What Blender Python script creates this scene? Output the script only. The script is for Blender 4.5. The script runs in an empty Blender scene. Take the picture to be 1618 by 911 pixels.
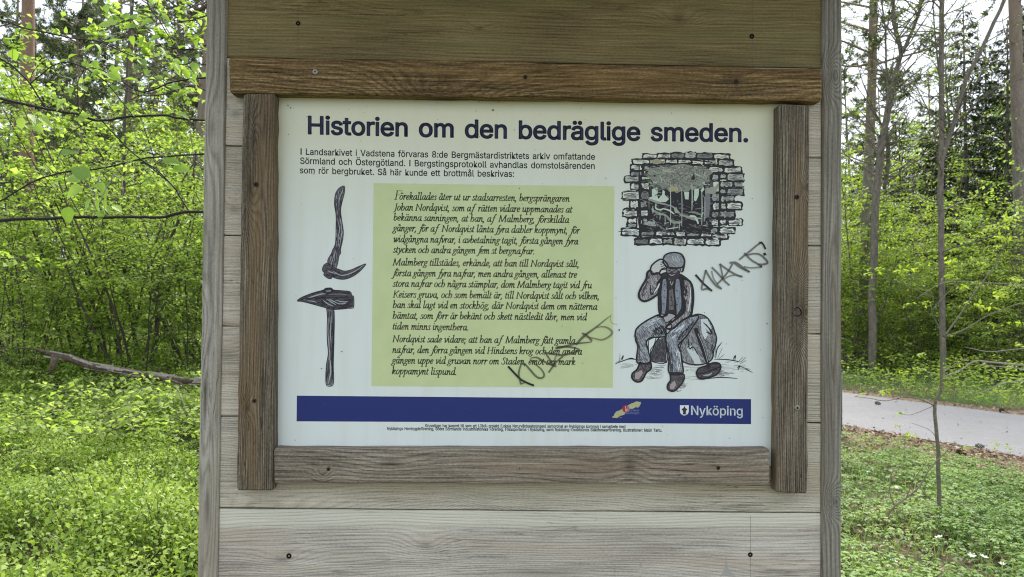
import bpy, bmesh, math, random
import numpy as np
from mathutils import Vector, Matrix

# ------------------------------------------------------------------ camera, sky, sun, exposure
SC = bpy.context.scene
COL = SC.collection
FPX = 1168.0                                   # focal length in photograph pixels (photo 1618 x 911)
CAM = Vector((0.0, -1.168, 1.5))
YAW, PITCH, ROLL = math.radians(1.8), math.radians(1.1), math.radians(0.5)
cd = bpy.data.cameras.new('camera')
cd.sensor_width = 36.0
cd.lens = FPX / 1618.0 * 36.0
cd.clip_start = 0.02
cd.clip_end = 2000
cam = bpy.data.objects.new('camera', cd)
COL.objects.link(cam)
RM = Matrix.Rotation(-YAW, 3, 'Z') @ Matrix.Rotation(math.pi / 2 + PITCH, 3, 'X') @ Matrix.Rotation(ROLL, 3, 'Z')
cam.matrix_world = Matrix.Translation(CAM) @ RM.to_4x4()
cd.dof.use_dof = True
cd.dof.focus_distance = 1.17
cd.dof.aperture_fstop = 16.0
SC.camera = cam

SUN_EL, SUN_AZ = math.radians(52), math.radians(20)     # azimuth clockwise from +Y: beyond the board
world = bpy.data.worlds.new('World')
SC.world = world
world.use_nodes = True
wn = world.node_tree.nodes
wl = world.node_tree.links
sky = wn.new('ShaderNodeTexSky')
sky.sky_type = 'NISHITA'
sky.sun_disc = False
sky.sun_elevation = SUN_EL
sky.sun_rotation = SUN_AZ
sky.air_density = 1.0
sky.dust_density = 4.0
sky.ozone_density = 1.0
veil = wn.new('ShaderNodeMix')                 # thin bright cloud over the whole sky
veil.data_type = 'RGBA'
veil.inputs[0].default_value = 0.68
veil.inputs[7].default_value = (9.2, 10.0, 10.9, 1)
wl.new(sky.outputs[0], veil.inputs[6])
wl.new(veil.outputs[2], wn['Background'].inputs[0])
wn['Background'].inputs[1].default_value = 0.10
sl = bpy.data.lights.new('sun', 'SUN')
sl.energy = 3.4
sl.angle = math.radians(20)
sl.color = (1.0, 0.95, 0.86)
so = bpy.data.objects.new('sun', sl)
COL.objects.link(so)
sd = Vector((math.sin(SUN_AZ) * math.cos(SUN_EL), math.cos(SUN_AZ) * math.cos(SUN_EL), math.sin(SUN_EL)))
so.rotation_euler = sd.to_track_quat('Z', 'Y').to_euler()
so.location = (0, 0, 30)
SC.view_settings.view_transform = 'Standard'
SC.view_settings.look = 'None'
SC.view_settings.gamma = 1
SC.cycles.pixel_filter_type = 'BLACKMAN_HARRIS'
SC.cycles.filter_width = 1.1
SC.view_settings.exposure = 0.86

# ------------------------------------------------------------------ helpers
def ray(px, py):
    return RM @ Vector(((px - 809) / FPX, -(py - 455.5) / FPX, -1))
def at(px, py, Y):
    d = ray(px, py)
    return CAM + d * ((Y - CAM.y) / d.y)
def gp(px, py, z=0.0):
    d = ray(px, py)
    return CAM + d * ((z - CAM.z) / d.z)
def S(v):
    return ((v / 255.0 + 0.055) / 1.055) ** 2.4 if v > 10 else v / 255 / 12.92
def L3(c):
    return tuple(S(x) for x in c)

def tag(o, label=None, cat=None, group=None, kind=None):
    if label: o['label'] = label
    if cat: o['category'] = cat
    if group: o['group'] = group
    if kind: o['kind'] = kind
    return o
def thing(name, label, cat, loc=(0, 0, 0), group=None):
    o = bpy.data.objects.new(name, None)
    COL.objects.link(o)
    o.location = loc
    o.empty_display_size = 0.05
    return tag(o, label, cat, group)
def link(name, me, parent=None, loc=None):
    o = bpy.data.objects.new(name, me)
    COL.objects.link(o)
    if parent: o.parent = parent
    if loc is not None: o.location = loc
    return o
def copy_tree(o, parent=None):
    c = o.copy()
    COL.objects.link(c)
    if parent: c.parent = parent
    for ch in o.children:
        copy_tree(ch, c)
    return c

class MB:
    """collects faces, then links them as one mesh object"""
    def __init__(s):
        s.v, s.f, s.mi, s.mats = [], [], [], []
    def mat(s, m):
        if m not in s.mats: s.mats.append(m)
        return s.mats.index(m)
    def add(s, vs, fs, m=0):
        b = len(s.v)
        s.v += [tuple(p) for p in vs]
        s.f += [tuple(b + i for i in f) for f in fs]
        s.mi += [m] * len(fs)
    def box(s, lo, hi, m=0):
        x0, y0, z0 = lo; x1, y1, z1 = hi
        s.add([(x0, y0, z0), (x1, y0, z0), (x1, y1, z0), (x0, y1, z0), (x0, y0, z1), (x1, y0, z1), (x1, y1, z1), (x0, y1, z1)],
              [(0, 3, 2, 1), (4, 5, 6, 7), (0, 1, 5, 4), (1, 2, 6, 5), (2, 3, 7, 6), (3, 0, 4, 7)], m)
    def tube(s, pts, rad, sides=6, m=0, cap=True):
        pts = [Vector(p) for p in pts]
        n = len(pts)
        ref = Vector((0.31, 0.27, 0.91))
        b = len(s.v)
        a = None
        for i in range(n):
            d = (pts[min(i + 1, n - 1)] - pts[max(i - 1, 0)]).normalized()
            if a is None:
                a = d.cross(ref)
                if a.length < 0.05: a = d.cross(Vector((1, 0, 0)))
            a = (a - d * a.dot(d)).normalized()
            c = d.cross(a)
            r = rad[i] if hasattr(rad, '__len__') else rad
            for k in range(sides):
                t = 2 * math.pi * k / sides
                s.v.append(tuple(pts[i] + a * (r * math.cos(t)) + c * (r * math.sin(t))))
        for i in range(n - 1):
            for k in range(sides):
                k2 = (k + 1) % sides
                s.f.append((b + i * sides + k, b + i * sides + k2, b + (i + 1) * sides + k2, b + (i + 1) * sides + k))
                s.mi.append(m)
        if cap:
            s.f.append(tuple(b + k for k in reversed(range(sides)))); s.mi.append(m)
            s.f.append(tuple(b + (n - 1) * sides + k for k in range(sides))); s.mi.append(m)
    def mesh(s, name, mats=None, smooth=False, origin=None):
        me = bpy.data.meshes.new(name)
        v = s.v
        if origin is not None:
            v = [(p[0] - origin[0], p[1] - origin[1], p[2] - origin[2]) for p in v]
        me.from_pydata(v, [], s.f)
        for m in (s.mats or mats or []): me.materials.append(m)
        if s.mats: me.polygons.foreach_set('material_index', s.mi)
        if smooth: me.polygons.foreach_set('use_smooth', [True] * len(s.f))
        me.update()
        return me
    def build(s, name, mats=None, parent=None, smooth=False, origin=None):
        return link(name, s.mesh(name, mats, smooth, origin), parent)

def quads_mesh(name, V, mat, tint=None):
    """V: (N,4,3) quads as one mesh, with a random tint per leaf"""
    V = np.asarray(V, dtype=np.float32)
    n = len(V)
    me = bpy.data.meshes.new(name)
    me.vertices.add(n * 4)
    me.vertices.foreach_set('co', V.reshape(-1))
    me.loops.add(n * 4)
    me.loops.foreach_set('vertex_index', np.arange(n * 4, dtype=np.int32))
    me.polygons.add(n)
    me.polygons.foreach_set('loop_start', np.arange(0, n * 4, 4, dtype=np.int32))
    try: me.polygons.foreach_set('loop_total', np.full(n, 4, dtype=np.int32))
    except Exception: pass
    if tint is None: tint = np.random.default_rng(5).random(n)
    a = me.attributes.new('tint', 'FLOAT', 'POINT')
    a.data.foreach_set('value', np.repeat(np.asarray(tint, dtype=np.float32), 4))
    me.materials.append(mat)
    me.update(calc_edges=True)
    me.validate()
    return me

def leaf_quads(C, D, N, Ln, W, fold=0.25, belly=0.45):
    """rhombic leaves: C base, D direction, N normal (all (n,3)), lengths, widths"""
    C = np.asarray(C); D = np.asarray(D); N = np.asarray(N)
    D = D / (np.linalg.norm(D, axis=1, keepdims=True) + 1e-9)
    T = np.cross(D, N); T /= (np.linalg.norm(T, axis=1, keepdims=True) + 1e-9)
    U = np.cross(T, D)
    Ln = np.asarray(Ln)[:, None] * np.ones((len(C), 1)); W = np.asarray(W)[:, None] * np.ones((len(C), 1))
    tip = C + D * Ln - U * (Ln * 0.12)
    mid = C + D * Ln * belly
    l = mid + T * W * 0.5 + U * W * fold
    r = mid - T * W * 0.5 + U * W * fold
    return np.stack([C, l, tip, r], 1)
def unit(rng, n):
    v = rng.normal(size=(n, 3)); return v / np.linalg.norm(v, axis=1, keepdims=True)

# ------------------------------------------------------------------ materials
def newmat(name):
    m = bpy.data.materials.new(name)
    m.use_nodes = True
    nt = m.node_tree
    return m, nt, nt.nodes['Principled BSDF']
def N(nt, t, **kw):
    n = nt.nodes.new(t)
    for k, v in kw.items():
        if hasattr(n, k): setattr(n, k, v)
    return n
def math_(nt, op, a, b=None, c=None, clamp=False):
    n = nt.nodes.new('ShaderNodeMath'); n.operation = op; n.use_clamp = clamp
    for i, x in enumerate((a, b, c)):
        if x is None: continue
        if isinstance(x, (int, float)): n.inputs[i].default_value = x
        else: nt.links.new(x, n.inputs[i])
    return n.outputs[0]
def ramp(nt, fac, stops):
    n = nt.nodes.new('ShaderNodeValToRGB')
    e = n.color_ramp.elements
    while len(e) < len(stops): e.new(0.5)
    for i, (p, c) in enumerate(stops):
        e[i].position = p
        e[i].color = (*c[:3], 1)
    nt.links.new(fac, n.inputs[0])
    return n.outputs[0]
def mix(nt, fac, a, b, typ='MIX'):
    n = nt.nodes.new('ShaderNodeMix'); n.data_type = 'RGBA'; n.blend_type = typ
    for i, x in ((0, fac), (6, a), (7, b)):
        if isinstance(x, (int, float)): n.inputs[i].default_value = x
        elif isinstance(x, tuple): n.inputs[i].default_value = (*x[:3], 1)
        else: nt.links.new(x, n.inputs[i])
    return n.outputs[2]
def noise(nt, vec, scale, detail=4, rough=0.55, dist=0.0):
    n = nt.nodes.new('ShaderNodeTexNoise')
    n.inputs['Scale'].default_value = scale; n.inputs['Detail'].default_value = detail
    n.inputs['Roughness'].default_value = rough; n.inputs['Distortion'].default_value = dist
    if vec is not None: nt.links.new(vec, n.inputs['Vector'])
    return n.outputs['Fac']
def mapping(nt, vec, scale=(1, 1, 1), loc=(0, 0, 0)):
    n = nt.nodes.new('ShaderNodeMapping')
    n.inputs['Scale'].default_value = scale; n.inputs['Location'].default_value = loc
    nt.links.new(vec, n.inputs['Vector'])
    return n.outputs[0]
def bump(nt, h, strength, dist, bs):
    b = nt.nodes.new('ShaderNodeBump')
    b.inputs['Strength'].default_value = strength; b.inputs['Distance'].default_value = dist
    nt.links.new(h, b.inputs['Height']); nt.links.new(b.outputs[0], bs.inputs['Normal'])

def leafmat(name, stops, trans=0.4, rough=0.55, spec=0.3, tcol=1.25):
    m, nt, bs = newmat(name)
    at_ = N(nt, 'ShaderNodeAttribute'); at_.attribute_name = 'tint'
    col = ramp(nt, at_.outputs['Fac'], stops)
    nt.links.new(col, bs.inputs['Base Color'])
    bs.inputs['Roughness'].default_value = rough
    bs.inputs['Specular IOR Level'].default_value = spec
    tr = N(nt, 'ShaderNodeBsdfTranslucent')
    tc = mix(nt, 1.0, col, (tcol, tcol * 1.05, tcol * 0.55), 'MULTIPLY')
    nt.links.new(tc, tr.inputs[0])
    ms = N(nt, 'ShaderNodeMixShader'); ms.inputs[0].default_value = trans
    nt.links.new(bs.outputs[0], ms.inputs[1]); nt.links.new(tr.outputs[0], ms.inputs[2])
    nt.links.new(ms.outputs[0], nt.nodes['Material Output'].inputs[0])
    return m

def wood(name, axis, cols, knots=(), seed=0.0, ringf=60.0, warp=0.010, streak=1.0, rough=0.85, bumpd=0.0012, stain=None, strip=None, ringc=0.5):
    """weathered board: fine fibres, growth rings that flow round the knots. axis: direction of the grain"""
    m, nt, bs = newmat(name)
    tc = N(nt, 'ShaderNodeTexCoord')
    sp = N(nt, 'ShaderNodeSeparateXYZ'); nt.links.new(tc.outputs['Object'], sp.inputs[0])
    u, v = (sp.outputs[0], sp.outputs[2]) if axis == 'X' else (sp.outputs[2], sp.outputs[0])
    w = sp.outputs[1]
    cb = N(nt, 'ShaderNodeCombineXYZ')
    nt.links.new(u, cb.inputs[0]); nt.links.new(v, cb.inputs[1]); nt.links.new(w, cb.inputs[2])
    P = mapping(nt, cb.outputs[0], (1, 1, 1), (seed * 3.7, seed * 1.3, seed))
    low = noise(nt, mapping(nt, P, (1.6, 7, 7)), 1.0, 3, 0.5)
    mid = noise(nt, mapping(nt, P, (9, 30, 30)), 1.0, 2, 0.5)
    f = math_(nt, 'ADD', v, math_(nt, 'MULTIPLY', w, 0.6))
    f = math_(nt, 'ADD', f, math_(nt, 'MULTIPLY', math_(nt, 'SUBTRACT', low, 0.5), warp * 8))
    f = math_(nt, 'ADD', f, math_(nt, 'MULTIPLY', math_(nt, 'SUBTRACT', mid, 0.5), warp * 0.6))
    kd = None
    for (ku, kv, ka, kb, kh) in knots:
        du = math_(nt, 'DIVIDE', math_(nt, 'SUBTRACT', u, ku), ka)
        dv = math_(nt, 'DIVIDE', math_(nt, 'SUBTRACT', v, kv), kb)
        r2 = math_(nt, 'ADD', math_(nt, 'MULTIPLY', du, du), math_(nt, 'MULTIPLY', dv, dv))
        g = math_(nt, 'EXPONENT', math_(nt, 'MULTIPLY', r2, -1.0))
        f = math_(nt, 'ADD', f, math_(nt, 'MULTIPLY', g, kh))
        core = math_(nt, 'EXPONENT', math_(nt, 'MULTIPLY', r2, -9.0))
        kd = core if kd is None else math_(nt, 'MAXIMUM', kd, core)
    ph = math_(nt, 'MULTIPLY', f, ringf * 2 * math.pi)
    rs = math_(nt, 'MULTIPLY_ADD', math_(nt, 'SINE', ph), 0.5, 0.5)
    rs = math_(nt, 'POWER', rs, 2.2)
    fib = noise(nt, mapping(nt, P, (14, 900, 900)), 1.0, 2, 0.6)
    fib2 = noise(nt, mapping(nt, P, (7, 330, 330)), 1.0, 3, 0.7)
    blot = noise(nt, mapping(nt, P, (3.2, 9, 9), (5, 2, 1)), 1.0, 4, 0.6)
    val = math_(nt, 'MULTIPLY_ADD', math_(nt, 'SUBTRACT', fib, 0.5), 0.55 * streak, 0.5)
    val = math_(nt, 'ADD', val, math_(nt, 'MULTIPLY', math_(nt, 'SUBTRACT', fib2, 0.5), 1.15 * streak))
    val = math_(nt, 'ADD', val, math_(nt, 'MULTIPLY', math_(nt, 'SUBTRACT', blot, 0.5), 0.9))
    ringm = math_(nt, 'MULTIPLY', rs, math_(nt, 'MULTIPLY_ADD', blot, 0.7, 0.1))
    val = math_(nt, 'SUBTRACT', val, math_(nt, 'MULTIPLY', ringm, ringc), clamp=True)
    val = math_(nt, 'ADD', val, math_(nt, 'MULTIPLY', math_(nt, 'SUBTRACT', noise(nt, mapping(nt, P, (220, 420, 420)), 1.0, 3, 0.7), 0.5), 0.75 * streak), clamp=True)
    col = ramp(nt, val, [(0.0, cols[0]), (0.5, cols[1]), (1.0, cols[2])])
    hue = noise(nt, mapping(nt, P, (2.5, 25, 25), (1, 8, 3)), 1.0, 3, 0.6)
    if len(cols) > 3:
        hf = ramp(nt, hue, [(0.45, (0, 0, 0)), (0.72, (1, 1, 1))])
        col = mix(nt, hf, col, mix(nt, 0.5, col, cols[3]))
    if kd is not None:
        col = mix(nt, math_(nt, 'MULTIPLY', kd, 0.5), col, tuple(x * 0.6 for x in cols[0]))
    if strip:
        # strip of paler wood where the board above used to cover it: (v0, softness, colour, amount)
        e = math_(nt, 'ADD', v, math_(nt, 'MULTIPLY', math_(nt, 'SUBTRACT', low, 0.5), 0.02))
        sf = math_(nt, 'DIVIDE', math_(nt, 'SUBTRACT', e, strip[0]), strip[1], clamp=True)
        col = mix(nt, math_(nt, 'MULTIPLY', sf, strip[3]), col, mix(nt, 0.75, col, strip[2]))
    ck = noise(nt, mapping(nt, P, (6, 150, 150), (9, 4, 7)), 1.0, 2, 0.5, 0.4)
    ckm = ramp(nt, math_(nt, 'ABSOLUTE', math_(nt, 'SUBTRACT', ck, 0.5)), [(0.0, (1, 1, 1)), (0.012, (0, 0, 0))])
    ckg = ramp(nt, noise(nt, mapping(nt, P, (4, 14, 14), (2, 7, 5)), 1.0, 2, 0.5), [(0.55, (0, 0, 0)), (0.70, (1, 1, 1))])
    crack = math_(nt, 'MULTIPLY', ckm, ckg)
    col = mix(nt, math_(nt, 'MULTIPLY', crack, 0.6), col, tuple(x * 0.35 for x in cols[0]))
    nt.links.new(col, bs.inputs['Base Color'])
    bs.inputs['Roughness'].default_value = rough
    bs.inputs['Specular IOR Level'].default_value = 0.25
    h = math_(nt, 'ADD', math_(nt, 'MULTIPLY', fib2, 1.0), math_(nt, 'MULTIPLY', rs, -0.45))
    h = math_(nt, 'ADD', h, math_(nt, 'MULTIPLY', fib, 0.6))
    h = math_(nt, 'SUBTRACT', h, math_(nt, 'MULTIPLY', crack, 1.2))
    bump(nt, h, 0.9, bumpd, bs)
    return m

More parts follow.
